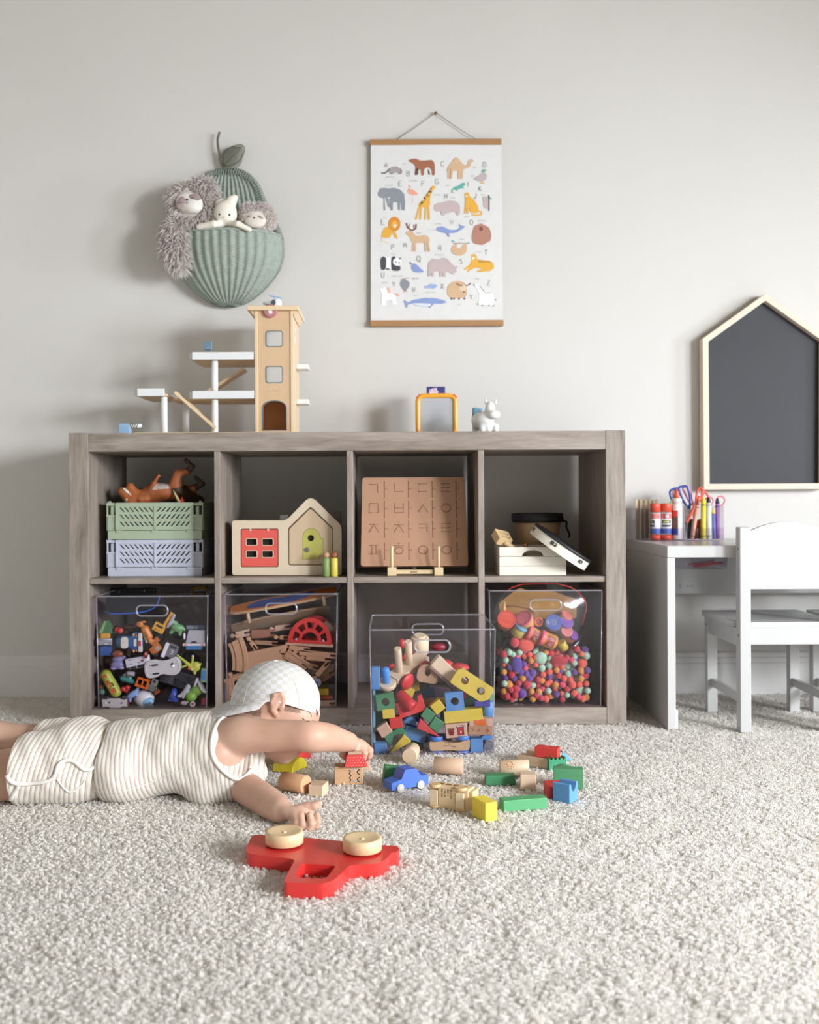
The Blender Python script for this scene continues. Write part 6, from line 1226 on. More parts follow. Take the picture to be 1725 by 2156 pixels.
A('yellow_creature', 'lime yellow rubbery toy creature with long limbs at the right side', 'toy figure', 1420, 1120, -0.006, 0, [('soft', 'body', '#c3cb58', [('e', (60, 0, -30), (60, 40, 70), 20), ('c', (20, 0, -60), (-60, 0, 10), 40, 26, 16), ('c', (-60, 0, 10), (-200, 0, 130), 24, 12, 8), ('c', (0, 0, -20), (15, 0, 100), 20, 17, 8), ('c', (-70, 0, -10), (-140, 0, -40), 18, 14, 8), ('c', (100, 0, -10), (130, 0, 10), 26, 12, 8), ('c', (40, 0, -80), (40, 0, -130), 30, 18, 8)]), ('ball', 'eye', '#efe3d0', (10, -40, -65), (13, 8, 13)), ('ball', 'cheek', '#d58a3f', (-20, -34, -50), (30, 12, 22)), ('ball', 'pink_tip', '#e0cfc6', (15, 0, 112), (18, 17, 22))])
A('green_bus', 'lime green toy bus with orange windows leaning against the left wall', 'toy bus', 285, 1390, -0.008, 60, [('soft', 'body', '#a1ad3f', [('c', (-135, 15, 0), (135, 15, 0), 76, 76, 4), ('e', (0, 15, 0), (170, 60, 76), 10)]), ('plate', 'window', '#b5602f', [rr(-150, -30, -110, 30, 8)], -68, -50), ('plate', 'window', '#a9592c', [rr(-60, -45, 0, 15, 8)], -68, -50), ('plate', 'window', '#c26c36', [rr(70, -40, 140, 40, 8)], -68, -50), ('ring', 'circle', '#c0853a', (20, -62, -5), 26, 9), ('line', 'slot', '#3f4a1e', [[(-10, -66, 45), (50, -66, 48)]], 7)])
A('teal_car', 'teal toy car with grey wheels near the bottom of the bin', 'toy car', 525, 1335, 0.0, 22, [('soft', 'body', '#3f8a82', [('c', (-70, 0, 0), (80, 0, 0), 46, 34, 8), ('e', (-10, 0, 34), (60, 36, 40), 14)]), ('cyl', 'wheel', '#59615f', (-60, -40, 50), 26, 20, 'y'), ('cyl', 'wheel', '#59615f', (-5, -40, 55), 24, 20, 'y')])
A('silver_cylinder', 'small silver toy cylinder below the ambulance', 'toy part', 570, 1250, -0.006, 8, [('cyl', 'barrel', '#a5a5aa', (0, 0, 0), 32, 100, 'x'), ('ring', 'lens', '#77777d', (-52, -10, 0), 20, 5)])
A('orange_chair', 'orange open-framed toy seat in the lower middle of the bin', 'toy furniture', 725, 1385, -0.010, 18, [('plate', 'frame', '#d0631f', [[(-90, -60), (95, -60), (80, 80), (-80, 75)], rr(-60, -35, -5, 45, 6), rr(15, -35, 65, 45, 6)], -20, 5), ('box', 'seat', '#b9561c', (10, 30, -50), (170, 70, 40)), ('box', 'side', '#c25a1d', (85, 25, 10), (16, 70, 130))])
A('grey_robot', 'grey toy robot beside the orange seat', 'toy robot', 865, 1410, -0.004, 20, [('box', 'head', '#7f8579', (20, 10, 45), (90, 60, 90)), ('box', 'body', '#6b7068', (-10, 15, -40), (120, 70, 80)), ('box', 'head>eye', '#2a2d29', (20, -22, 62), (34, 6, 30)), ('cyl', 'arm', '#5c6159', (65, 0, -40), 16, 70, 'z'), ('ball', 'joint', '#8d9288', (-60, -10, -30), (22, 20, 22))])
A('black_chassis', 'big upturned black toy car chassis with a white bumper at the lower right', 'toy car', 1235, 1325, -0.004, 18, [('box', 'chassis', '#303235', (0, 20, 0), (500, 80, 220)), ('box', 'bumper', '#cfcfd1', (250, 15, 0), (34, 80, 190)), ('line', 'rib', '#505357', [[(-230, -22, z), (-60, -22, z)] for z in (-80, -55, -30, -5, 20, 45)], 6), ('line', 'rail', '#1d1f21', [[(-240, -22, 70), (230, -22, 70)], [(-60, -22, -20), (220, -22, -20)]], 8), ('cyl', 'axle_pod', '#26282a', (20, -24, -30), 46, 30, 'y'), ('cyl', 'axle_pod', '#26282a', (160, -24, 60), 34, 30, 'y'), ('cyl', 'axle_pod', '#2a2c2e', (160, -24, -70), 34, 30, 'y')])
A('picture_tile', 'small blue and green framed picture tile at the right wall', 'toy tile', 1585, 1272, -0.004, 4, [('box', 'frame', '#7cab8a', (0, 0, 0), (76, 24, 196)), ('box', 'picture', '#4f8fc4', (0, -13, 0), (52, 4, 130))])
A('green_ball', 'bright green toy ball with a nub near the bottom right corner', 'toy ball', 1412, 1562, -0.006, 0, [('ball', 'ball', '#7fae4a', (0, 0, 0), (82, 80, 78)), ('ball', 'nub', '#86b552', (-48, -10, -74), (20, 18, 22))])
A('green_cup', 'green toy cup with a silver lid behind the green ball', 'toy cup', 1520, 1460, 0.0, 58, [('cyl', 'cup', '#7ba548', (0, 0, -40), 78, 150, 'z'), ('cyl', 'lid', '#b9bdb6', (0, 0, 50), 100, 34, 'z')])
A('red_heart', 'shiny red heart-shaped toy near the green bus', 'toy heart', 500, 1475, -0.006, -20, [('soft', 'heart', '#b52d2f', [('c', (-30, 0, 20), (0, 0, -34), 38, 12, 8), ('c', (30, 0, 20), (0, 0, -34), 38, 12, 8)])])
A('pale_blue_figure', 'pale blue toy animal beside the white helmet', 'toy animal', 590, 1540, 0.0, -34, [('soft', 'body', '#86a3cf', [('e', (0, 0, 0), (100, 45, 44), 10), ('c', (80, 0, 10), (120, 0, 30), 30, 22, 8), ('c', (-60, 0, -30), (-80, 0, -60), 22, 18, 6), ('c', (40, 0, -30), (50, 0, -60), 22, 18, 6)])])
A('white_helmet', 'white toy space helmet with a pale blue visor at the bottom of the bin', 'toy helmet', 755, 1592, 0.014, 0, [('soft', 'shell', '#d9dad9', [('e', (0, 0, 0), (138, 110, 122), 10)]), ('soft', 'visor', '#86bdd8', [('e', (55, -62, -30), (95, 52, 62), 6)]), ('plate', 'nose', '#5f7480', [[(60, -40), (95, -60), (110, -30), (130, -50), (120, -70), (60, -75)]], -124, -100)])
A('upturned_car', 'small upturned car showing its pale underside in the bottom left corner', 'toy car', 345, 1655, -0.012, 0, [('plate', 'underside', '#bdbab6', [[(-170, -50), (-90, -50), (-60, -72), (70, -72), (110, -50), (170, -52), (170, 50), (110, 40), (70, 62), (-90, 62), (-110, 45), (-175, 50)]], -20, 10), ('box', 'body', '#7a3036', (0, 40, 0), (360, 60, 120)), ('ball', 'screw', '#eeeeee', (-125, -22, 0), (14, 8, 14)), ('ball', 'screw', '#5a5a5c', (-70, -22, 6), (12, 8, 12)), ('ball', 'screw', '#5a5a5c', (100, -22, 0), (12, 8, 12)), ('cyl', 'wheel', '#3a3a3c', (-120, 20, 62), 26, 60, 'x'), ('cyl', 'wheel', '#3a3a3c', (130, 20, 66), 26, 60, 'x')])
A('blue_cone', 'deep blue toy cone at the bottom right of the bin', 'toy cone', 1172, 1540, 0.0, 6, [('tube', 'cone', '#3a51a8', [(-5, 0, -75), (-5, 0, 85)], [72, 30]), ('box', 'foot', '#3348a0', (0, 0, -78), (140, 120, 16))])
A('grey_figure', 'pale grey toy soldier figure lying beside the green ball', 'toy figure', 1322, 1500, -0.010, 34, [('soft', 'body', '#b3b6b8', [('c', (0, 0, 80), (0, 0, 10), 36, 34, 10), ('c', (0, 0, 10), (-20, 0, -90), 30, 22, 10), ('c', (10, 0, 10), (25, 0, -80), 28, 20, 10), ('c', (-20, 0, -90), (-40, -10, -100), 22, 18, 6), ('c', (20, 0, 60), (50, -10, 10), 18, 14, 8)])])
A('mint_figure', 'tiny mint green figure with brown hair by the lower left wall', 'toy figure', 172, 1480, 0.0, 0, [('soft', 'body', '#6f9b86', [('e', (0, 0, -20), (44, 36, 46), 8)]), ('soft', 'hair', '#8a5a48', [('e', (-10, 0, 50), (44, 36, 38), 8)]), ('ball', 'eye', '#22302a', (-14, -36, 0), (6, 5, 7)), ('ball', 'eye', '#22302a', (16, -36, 0), (6, 5, 7))])
A('pink_gem', 'small clear pink plastic gem on the bin floor', 'toy gem', 1430, 1675, -0.014, 20, [('ring', 'rim', '#cdb6b6', (0, 0, 0), 30, 9), ('ball', 'core', '#8f5d63', (0, 4, 0), (22, 12, 20))])
A('clear_gem', 'small clear glassy gem under the green ball', 'toy gem', 1310, 1660, -0.008, 0, [('ball', 'gem', '#a58d90', (0, 0, 0), (50, 30, 34)), ('ball', 'facet', '#d8cfd2', (-14, -22, 10), (16, 10, 12))])
A('red_brick_toy', 'red toy brick at the lower right corner of the toy bin', 'toy block', 1590, 1640, 0.004, 0, [('box', 'brick', '#7f2b30', (0, 0, 0), (70, 60, 90)), ('cyl', 'stud', '#8a3036', (0, 0, 52), 22, 16, 'z')])
A('orange_piece', 'small dark orange toy piece under the grey robot', 'toy part', 935, 1510, 0.004, -30, [('box', 'piece', '#a8461f', (0, 0, 0), (80, 40, 36)), ('box', 'tab', '#a8461f', (30, 0, 20), (24, 30, 30))])
A('brown_figure', 'dark brown toy horse behind the orange giraffe', 'toy animal', 560, 600, 0.02, 0, [('soft', 'body', '#4f3427', [('e', (0, 0, 0), (90, 50, 40), 10), ('c', (60, 0, 10), (90, 0, 60), 26, 20, 8), ('e', (50, 0, -10), (36, 30, 30), 8)])])
A('yellow_handle_toy', 'dim yellow toy handle at the back right above the bin rim', 'toy part', 1540, 120, 0.20, 0, [('tube', 'handle', '#a8842f', [(-110, 0, -80), (-110, 0, 40), (-60, 0, 75), (60, 0, 75), (105, 0, 40)], 26), ('box', 'block', '#5a221c', (0, 10, -20), (150, 60, 80))])
A('dark_blaster', 'dark grey toy gun body lying across the top of the bin contents', 'toy', 600, 130, 0.18, 0, [('box', 'body', '#1d1e22', (0, 0, 0), (620, 120, 150)), ('cyl', 'barrel', '#17181b', (-380, 0, 20), 50, 180, 'x'), ('ball', 'screw', '#8d9094', (-180, -62, 30), (12, 8, 12)), ('ball', 'screw', '#8d9094', (170, -62, 40), (14, 8, 12))])
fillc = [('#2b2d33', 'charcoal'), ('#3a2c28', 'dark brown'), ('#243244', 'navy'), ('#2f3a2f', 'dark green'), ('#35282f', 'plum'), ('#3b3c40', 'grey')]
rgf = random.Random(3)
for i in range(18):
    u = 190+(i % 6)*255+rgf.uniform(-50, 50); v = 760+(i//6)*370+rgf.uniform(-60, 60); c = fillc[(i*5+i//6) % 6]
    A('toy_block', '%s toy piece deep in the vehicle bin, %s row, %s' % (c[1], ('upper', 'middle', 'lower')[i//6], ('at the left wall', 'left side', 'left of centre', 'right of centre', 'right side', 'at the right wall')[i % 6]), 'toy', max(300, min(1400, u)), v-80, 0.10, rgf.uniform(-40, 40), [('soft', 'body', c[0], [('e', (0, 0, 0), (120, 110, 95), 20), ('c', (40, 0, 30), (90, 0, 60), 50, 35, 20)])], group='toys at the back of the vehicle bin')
# ---- bin of train track
D_ = Mini(455, 1230, 6.161, 2.715)
TRK = 'w#c39b76'
def track(lab, u, v, dy, rot, L_, W_=115, tip=0, yaw=0, groove=True, col=TRK, notch=True):
    sp = [('plate', 'plank', col, [rpoly([(-L_/2, -W_/2), (L_/2, -W_/2), (L_/2, -16), (L_/2-34, -16)]+[(L_/2-50+28*math.cos(a), 28*math.sin(a)) for a in np.linspace(-2.6, -2*PI+2.6, 9)][::1]+[(L_/2-34, 16), (L_/2, 16), (L_/2, W_/2), (-L_/2, W_/2)], 0)] if notch else [[(-L_/2, -W_/2), (L_/2, -W_/2), (L_/2, W_/2), (-L_/2, W_/2)]], -26, 26)]
    sp += [('tube', 'connector_peg', col, [(-L_/2, 0, 0), (-L_/2-45, 0, 0)], 13), ('cyl', 'connector_knob', col, (-L_/2-52, 0, 0), 26, 44, 'y')]
    if groove: sp += [('box', 'rail_groove', 'w#a98260', (0, -26, z), (L_, 5, 14)) for z in (-W_*0.28, W_*0.28)]
    return D_('train_track', lab, 'train track', u, v, dy, rot, sp, tip=tip, yaw=yaw)
deck = lambda nm, lab, u, v, dy, cols: D_(nm, lab, 'toy board', u, v, dy, -9.5, cols)
dp = [(p.x, p.y) for p in spline([(-700, -10, 0), (-640, -42, 0), (-400, -38, 0), (0, -25, 0), (400, 5, 0), (700, 55, 0), (690, 70, 0), (300, 85, 0), (-100, 90, 0), (-500, 60, 0)], 5, True)]
def board(nm, lab, u, v, dy, top, spec, tip=-68):
    t = D_(nm, lab, 'toy board', u, v, dy, -11.5, spec, tip=0); return t
bo = [(p.x, p.y) for p in spline([(-720, 0, 0), (-680, -95, 0), (-300, -130, 0), (300, -130, 0), (690, -95, 0), (730, 0, 0), (690, 95, 0), (300, 130, 0), (-300, 130, 0), (-680, 95, 0)], 5, True)]
sk = D_('painted_board', 'long oval wooden toy deck painted blue and orange on top of the track bin', 'toy board', 880, 215, 0.085, -10.5, [], tip=0)
k_ = D_.u
for nm, pts, y0, y1, col in (('board', bo, -16, 16, 'w#d8b58a'), ('orange_paint', [(x*0.96, z*0.9) for x, z in bo], 16, 19, '#d9803a'), ('blue_paint', [(p.x, p.y) for p in spline([(-480, 60, 0), (-420, -70, 0), (-200, -100, 0), (0, -70, 0), (200, -100, 0), (420, -60, 0), (300, 60, 0), (0, 100, 0)], 4, True)], 19, 21, '#4a5f9e')):
    b = B(); b.plate([[(p[0]*k_, p[1]*k_) for p in pts]], y0*k_, y1*k_, R(114, 0, 0)); m = wood(col[1:], 0, 0.07, 22) if col[0] == 'w' else paint(col, 0.45, 0.12, 30); part(nm, b, m, sk, bev=0.001)
sk2 = D_('plain_board', 'plain plywood toy deck under the painted one, held by round pegs', 'toy board', 840, 455, 0.085, -10.5, [])
b = B(); b.plate([[(p[0]*0.92*k_, p[1]*0.9*k_) for p in bo]], -14*k_, 14*k_, R(52, 0, 0)); part('board', b, wood('#b69a78', 0, 0.07, 22), sk2, bev=0.001)
for u, v, v2, dy in ((410, 370, 505, 0.045), (1390, 150, 280, 0.045)):
    q0, q1 = D_.at(u, v, dy), D_.at(u+20, v2, dy); part('peg', B().tube([q0-sk.location, q1-sk.location], 0.0048, n=12), wood('#d9b48f', 2, 0.07, 22), sk).matrix_parent_inverse = (R(0, -10.5, 0)).inverted()
ra = [(285*math.cos(a), 330*math.sin(a)) for a in np.linspace(0, PI, 33)]; holes = []
for k in range(5):
    a0, a1 = PI*(k+0.14)/5, PI*(k+0.86)/5; holes.append([(225*math.cos(a), 255*math.sin(a)+20) for a in np.linspace(a0, a1, 6)]+[(150*math.cos(a), 175*math.sin(a)+20) for a in np.linspace(a1, a0, 6)])
holes.append([(105*math.cos(a), 105*math.sin(a)+40) for a in np.linspace(0, PI, 12)])
D_('red_bridge_arch', 'red half-round wooden bridge arch with spoke openings standing in the track bin', 'toy bridge', 1215, 765, -0.004, 3.5, [('plate', 'arch', '#cb3a34', [ra]+holes, -22, 22), ('ball', 'screw', '#b9b4b0', (-175, -24, 45), (15, 6, 15)), ('ball', 'screw', '#b9b4b0', (175, -24, 45), (15, 6, 15)), ('box', 'foot_plank', 'w#cfa888', (-5, 60, -22), (620, 120, 40))])
D_('red_bridge_arch', 'second red wooden bridge arch just behind the first one in the track bin', 'toy bridge', 1290, 735, 0.05, 6, [('plate', 'arch', '#a83532', [ra]+holes, -22, 22)])
# curved track at the left wall
ca = [(560-700*math.cos(a), 700*math.sin(a)) for a in np.linspace(-0.33, 0.33, 14)]; cb2 = [(560-500*math.cos(a), 500*math.sin(a)) for a in np.linspace(0.33, -0.33, 14)]
cen = [(x-0, z) for x, z in ca+cb2]
D_('train_track', 'curved wooden train track standing upright at the left wall of the track bin', 'train track', 270, 930, -0.008, 172, [('plate', 'plank', TRK, [[(x, z*1.05) for x, z in cen]], -28, 28)] + [('tube', 'rail_groove', 'w#9f7856', [(560-rr_*math.cos(a), -27, rr_*1.05*math.sin(a)) for a in np.linspace(-0.33, 0.33, 12)], 11) for rr_ in (650, 552)] + [('cyl', 'connector_knob', TRK, (-45, 0, -255), 30, 44, 'y'), ('tube', 'connector_peg', TRK, [(-45, 0, -215), (-45, 0, -250)], 13)])
track('wide wooden train track lying flat-side out across the middle of the track bin', 655, 940, -0.004, -11, 540, 215, groove=False)
track('wooden track end with a socket pointing at the viewer, right of the wide one', 1045, 985, -0.008, 33, 330, 120)
track('long thin wooden track under the red arch', 1320, 905, 0.0, 6, 480, 70, groove=False)
track('wooden track edge below the long thin one at the right', 1330, 965, -0.004, 4, 320, 55, groove=False)
track('short wooden track beam with a notched end under the red arch', 1085, 835, 0.0, 8, 270, 60, groove=False)
track('wooden track slanting down beside the cap at the right', 1385, 1095, -0.002, -48, 230, 62, groove=False)
track('pale wooden track under the wide one at the left', 560, 1075, 0.004, -13, 360, 75, groove=False)
track('reddish wooden track lying behind the upper row', 620, 640, 0.03, -3, 320, 110, groove=False, col='w#9b6a52')
track('short pale track piece sticking out near the upper left', 350, 640, 0.02, -12, 180, 85, groove=False, col='w#c9b096')
track('pinkish wooden track just under the plain deck', 870, 560, 0.03, -7, 200, 70, groove=False, col='w#cfae96')
track('wooden track tip left of the red arch', 890, 690, 0.01, 2, 120, 55, groove=False)
track('thin wooden track running below the reddish one', 650, 760, 0.012, 4, 300, 50, groove=False, col='w#a98566')
track('small wooden track knob piece near the middle', 490, 800, 0.0, 55, 130, 50, groove=False)
track('wooden track lying low behind the cap at the left', 300, 1190, 0.004, -20, 260, 80)
track('wooden track standing at the bottom left corner of the track bin', 195, 1370, 0.0, 88, 300, 80)
track('brown wooden track at the lower right behind the cap', 1450, 1170, 0.02, -30, 200, 110, groove=False, col='w#8f6c50')
track('wooden track with a rounded end low at the right', 1230, 1060, 0.012, 20, 200, 70, groove=False, col='w#a5805f')
track('pale wooden plank at the bottom right of the track bin', 1430, 1545, 0.0, 0, 240, 80, groove=False, col='w#bf9f7d')
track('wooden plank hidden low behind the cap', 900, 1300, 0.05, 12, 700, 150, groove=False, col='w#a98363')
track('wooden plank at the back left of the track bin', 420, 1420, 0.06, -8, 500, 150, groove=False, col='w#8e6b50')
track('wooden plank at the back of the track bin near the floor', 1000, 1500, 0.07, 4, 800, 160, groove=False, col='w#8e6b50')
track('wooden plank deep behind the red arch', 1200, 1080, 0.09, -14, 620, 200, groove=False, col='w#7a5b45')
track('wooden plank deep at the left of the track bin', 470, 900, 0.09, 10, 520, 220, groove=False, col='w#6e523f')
D_('toy_gear', 'small pale blue toy gear just right of the cap', 'toy gear', 1310, 1275, -0.004, 0, [('plate', 'gear', '#8f9fb4', [[((62 if i % 2 else 48)*math.cos(2*PI*i/20), (62 if i % 2 else 48)*math.sin(2*PI*i/20)) for i in range(20)]], -14, 14), ('cyl', 'hub', '#5b6b80', (0, -16, 0), 20, 20, 'y')])
D_('yellow_block', 'yellow toy block right of the cap near the bottom of the track bin', 'toy block', 1385, 1395, 0.004, 0, [('box', 'block', '#b79d2e', (0, 0, 0), (150, 70, 80)), ('box', 'base', '#a3552f', (20, 6, -70), (230, 80, 40))])
D_('wooden_engine', 'small brown wooden train engine at the right wall of the track bin', 'toy train', 1470, 560, 0.03, 30, [('cyl', 'boiler', 'w#8a7060', (0, 0, 0), 60, 180, 'x'), ('box', 'cab', 'w#77604f', (60, 0, 50), (70, 80, 90)), ('cyl', 'wheel', '#3d3a3c', (-50, -50, -60), 38, 20, 'y'), ('cyl', 'wheel', '#3d3a3c', (50, -50, -60), 38, 20, 'y')])
# ---- bin of blocks on the carpet
E = Mini(760, 1270, 5.75, 2.379)
BL, GR, RE, YE, NA, CR = 'w#5a8fc4', 'w#4f8a62', 'w#cf4540', 'w#d6c04d', 'w#cfae92', 'w#e3cfae'
def blk(nm, lab, u, v, dy, rot, spec, **kw): return E(nm, lab, 'toy block', u, v, dy, rot, spec, **kw)
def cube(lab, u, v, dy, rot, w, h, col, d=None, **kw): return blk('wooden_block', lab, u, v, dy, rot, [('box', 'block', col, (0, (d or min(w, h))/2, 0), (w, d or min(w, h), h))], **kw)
def hol(lab, u, v, dy, rot, w, h, r, col, d=100): return blk('holed_block', lab, u, v, dy, rot, [('plate', 'block', col, [rr(-w/2, -h/2, w/2, h/2, 5), circ(0, 0, r, 20)], 0, d)])
cube('upright blue block at the left wall of the block bin', 180, 910, 0.01, 0, 100, 272, BL)
E('stacking_cart', 'cream wooden stacking cart with tall dowels, a blue peg and red wheels', 'toy cart', 545, 800, 0.085, -4, [
    ('box', 'base', CR, (40, 0, 0), (560, 190, 80)), ('cyl', 'nose', CR, (-330, 0, -10), 112, 66, 'z'),
    ('cyl', 'dowel', CR, (-110, 0, 200), 43, 380, 'z'), ('cyl', 'dowel', CR, (70, 0, 200), 43, 370, 'z'), ('cyl', 'blue_peg', '#4f9be0', (-335, 0, 110), 48, 200, 'z'), ('ball', 'blue_peg_top', '#4f9be0', (-335, 0, 208), (48, 48, 28)),
    ('soft', 'wheel', '#cf3f41', [('e', (-130, -150, -30), (108, 42, 108), 4)]), ('soft', 'wheel', '#cf3f41', [('e', (170, -140, -20), (100, 42, 100), 4)]), ('soft', 'wheel', '#c93a3e', [('e', (-130, 150, -30), (105, 42, 105), 4)]), ('soft', 'wheel', '#c93a3e', [('e', (190, 150, -20), (100, 42, 100), 4)])], tip=30, yaw=44)
E('wooden_pot', 'cream faceted wooden pot seen through the front handle hole of the block bin', 'toy pot', 715, 505, 0.17, 0, [('cyl', 'pot', CR, (0, 0, 0), 108, 220, 'z'), ('cyl', 'lid', CR, (0, 0, 118), 70, 30, 'z')], tip=18)
E('red_bead', 'red wooden bead between the two dowels', 'toy part', 500, 490, 0.16, 0, [('ball', 'knob', '#c7393c', (0, 0, 0), (40, 40, 62))])
E('red_disc', 'dark red disc glimpsed in the handle hole of the block bin', 'toy part', 940, 530, 0.20, 0, [('ball', 'disc', '#8a2c38', (0, 0, 0), (90, 50, 50))])
E('arch_block', 'brown wooden block with a round hole under the red wheel', 'toy block', 808, 860, 0.05, 8, [('plate', 'block', 'w#b79878', [rpoly([(-125, -100), (135, -110), (130, 20), (40, 110), (-60, 115), (-125, 40)], 60), circ(0, 25, 34, 16, 50)], 0, 100)])
for u, v, dy, lab in ((1012, 726, 0.08, 'red wooden wheel lying flat, the higher one at the back'), (1205, 772, 0.07, 'red wooden wheel lying flat beside the yellow holed plank')): E('red_ring', lab, 'toy ring', u, v, dy, 6, [('soft', 'ring_body', '#cf4444', [('e', (0, 0, 0), (108, 100, 48), 4)])])
E('cream_wedge', 'long cream wooden wedge sloping down towards the yellow holed plank', 'toy block', 1050, 870, 0.05, 42, [('box', 'wedge', CR, (0, 60, 30), (470, 200, 150)), ('box', 'dark_side', 'w#8c7163', (0, 40, -62), (480, 190, 36))])
blk('holed_plank', 'yellow wooden plank with two round holes leaning at the right of the block bin', 1352, 998, 0.012, 33, [('plate', 'plank', YE, [rpoly([(-250, -115), (190, -115), (255, -40), (255, 105), (-215, 110), (-255, 60)], 14), circ(-110, 0, 48, 20), circ(120, 0, 48, 20)], 0, 90)])
hol('green cube with a round hole at the left of the block bin', 297, 1197, 0.008, -8, 220, 200, 48, GR)
E('glass_jar', 'pale teal clear plastic jar under the blue peg', 'jar', 300, 1060, 0.06, 0, [('cyl', 'jar', acrylic('#a9d3d8', 0.4, 0.1), (0, 0, 0), 135, 140, 'z')])
E('teal_strip', 'thin teal plastic strip standing along the left wall of the block bin', 'toy part', 160, 1370, 0.02, 0, [('box', 'strip', '#6fa9be', (0, 40, 0), (30, 120, 650))])
blk('bridge_block', 'yellow arched block behind the red cylinder', 565, 1090, 0.06, 20, [('plate', 'block', YE, [[(-75, -60), (-40, -60)]+[(40*-math.cos(a), -60+50*math.sin(a)) for a in np.linspace(0.2, PI-0.2, 8)]+[(40, -60), (75, -60), (75, 70), (-75, 70)]], 0, 90)])
cube('ochre yellow block high behind the red cylinder', 640, 1015, 0.09, -6, 140, 110, 'w#b79a3e')
blk('wooden_cylinder', 'shiny red wooden cylinder lying in the red arch', 530, 1175, 0.0, 40, [('cyl', 'cylinder', '#c03036', (0, 60, 0), 72, 250, 'x')], yaw=-25)
blk('bridge_block', 'red wooden arch block under the red cylinder', 610, 1265, 0.012, -18, [('plate', 'block', RE, [[(-165, -85), (165, -85), (165, 110), (118, 110)]+[(112*math.cos(a), 110-118*math.sin(a)) for a in np.linspace(0.15, PI-0.15, 14)]+[(-118, 110), (-165, 110)]], 0, 100)])
cube('small yellow block below the green holed cube', 335, 1340, 0.006, -6, 148, 112, YE)
cube('red block under the small yellow one', 425, 1450, 0.008, -10, 150, 135, RE)
cube('natural wood cube leaning at the left wall of the block bin', 285, 1538, 0.004, -32, 150, 140, NA)
blk('half_round', 'blue half-round block left of the red triangle', 605, 1430, 0.03, 18, [('plate', 'block', BL, [[(75*math.cos(a), -35+85*math.sin(a)) for a in np.linspace(0, PI, 14)]], 0, 110)])
blk('bridge_block', 'green arch block above the yellow triangle', 420, 1605, 0.02, -34, [('plate', 'block', GR, [[(-125, -65), (-75, -65)]+[(-72*math.cos(a), -65+75*math.sin(a)) for a in np.linspace(0.1, PI-0.1, 10)]+[(75, -65), (125, -65), (125, 65), (-125, 65)]], 0, 90)])
blk('triangle_block', 'yellow triangular block at the bottom left of the block bin', 480, 1730, 0.004, 0, [('plate', 'block', YE, [[(-155, -110), (40, 135), (130, 50)]], 0, 100)])
cube('big blue block tilted in the lower middle of the block bin', 660, 1590, 0.03, 16, 270, 160, BL)
blk('triangle_block', 'red triangular block pointing down to the tan toy car', 800, 1510, 0.004, 0, [('plate', 'block', RE, [[(-120, -5), (-78, 108), (155, -115)]], 0, 100)])
cube('yellow cube turned on its corner in the middle of the block bin', 932, 1258, 0.006, -38, 138, 138, YE)
cube('green cube right below the yellow one', 817, 1353, 0.008, 33, 145, 130, GR)
cube('lower of the two green cubes, above the toy car', 918, 1473, 0.006, 33, 140, 145, GR)
hol('blue cube with a round hole above the long yellow plank', 1137, 1190, 0.006, -5, 222, 222, 49, BL)
cube('flat dark purple-blue block under the yellow holed plank', 1475, 1218, 0.012, 0, 190, 74, 'w#454391')
cube('long yellow plank lying across the right half of the block bin', 1243, 1366, 0.006, -5, 468, 148, YE)
hb_ = blk('house_block', 'natural wood block printed with a window and a red door', 1158, 1548, 0.002, -5, [('box', 'block', NA, (0, 70, 0), (262, 140, 178)), ('plate', 'block>door', '#b93136', [rr(18, -52, 88, 50, 3)], -3, 1), ('plate', 'block>doorstep', '#e8e2da', [rr(8, 48, 100, 62, 2)], -4, 1), ('plate', 'block>window', '#a5393a', [[(-92, -22)]+[(-62-30*math.cos(a), -22-24*math.sin(a)) for a in np.linspace(0.1, PI-0.1, 8)]+[(-32, -22), (-32, 20), (-92, 20)]], -3, 1), ('line', 'block>outline', '#2a2022', [[(8, -4, 60), (100, -4, 64), (100, -4, 50), (8, -4, 46), (8, -4, 60)], [(18, -4, 48), (18, -4, -52), (88, -4, -52), (88, -4, 50)], [(-98, -4, 38), (-24, -4, 40), (-24, -4, 24), (-98, -4, 22), (-98, -4, 38)], [(-92, -4, 20), (-92, -4, -20), (-75, -4, -44), (-48, -4, -44), (-32, -4, -20), (-32, -4, 20)], [(-92, -4, -8), (-32, -4, -6)], [(-62, -4, 20), (-62, -4, -44)]], 3.2), ('line', 'block>base_line', '#8e3a36', [[(-128, -4, -80), (128, -4, -80)]], 4), ('plate', 'block>door_light', '#e8dcd6', [rr(45, -30, 62, 0, 6)], -5, -2)])
blk('cat_block', 'natural wood block with an orange cat print on top and letters on its front', 1450, 1495, 0.004, 2, [('box', 'block', 'w#b08b6c', (0, 70, -50), (296, 130, 108)), ('box', 'top_face', NA, (8, 75, 50), (290, 120, 96)), ('plate', 'top_face>cat_print', '#d9703a', [rpoly([(-75, 20), (-80, 80), (-40, 72), (0, 84), (62, 96), (56, 50), (84, 16), (0, 6)], 10)], 10, 14), ('line', 'block>letters', '#c0654a', [[(-110, 3, -28), (-84, 3, -32), (-80, 3, -60)], [(-20, 3, -30), (-30, 3, -60)], [(-20, 3, -40), (-2, 3, -28)], [(-16, 3, -46), (4, 3, -60)], [(72, 3, -30), (100, 3, -36), (106, 3, -56), (82, 3, -62), (66, 3, -50), (72, 3, -30)]], 4)])
blk('wooden_cylinder', 'blue wooden cylinder at the right wall of the block bin', 1540, 1292, 0.03, 0, [('cyl', 'cylinder', BL, (0, 60, 0), 72, 190, 'z')])
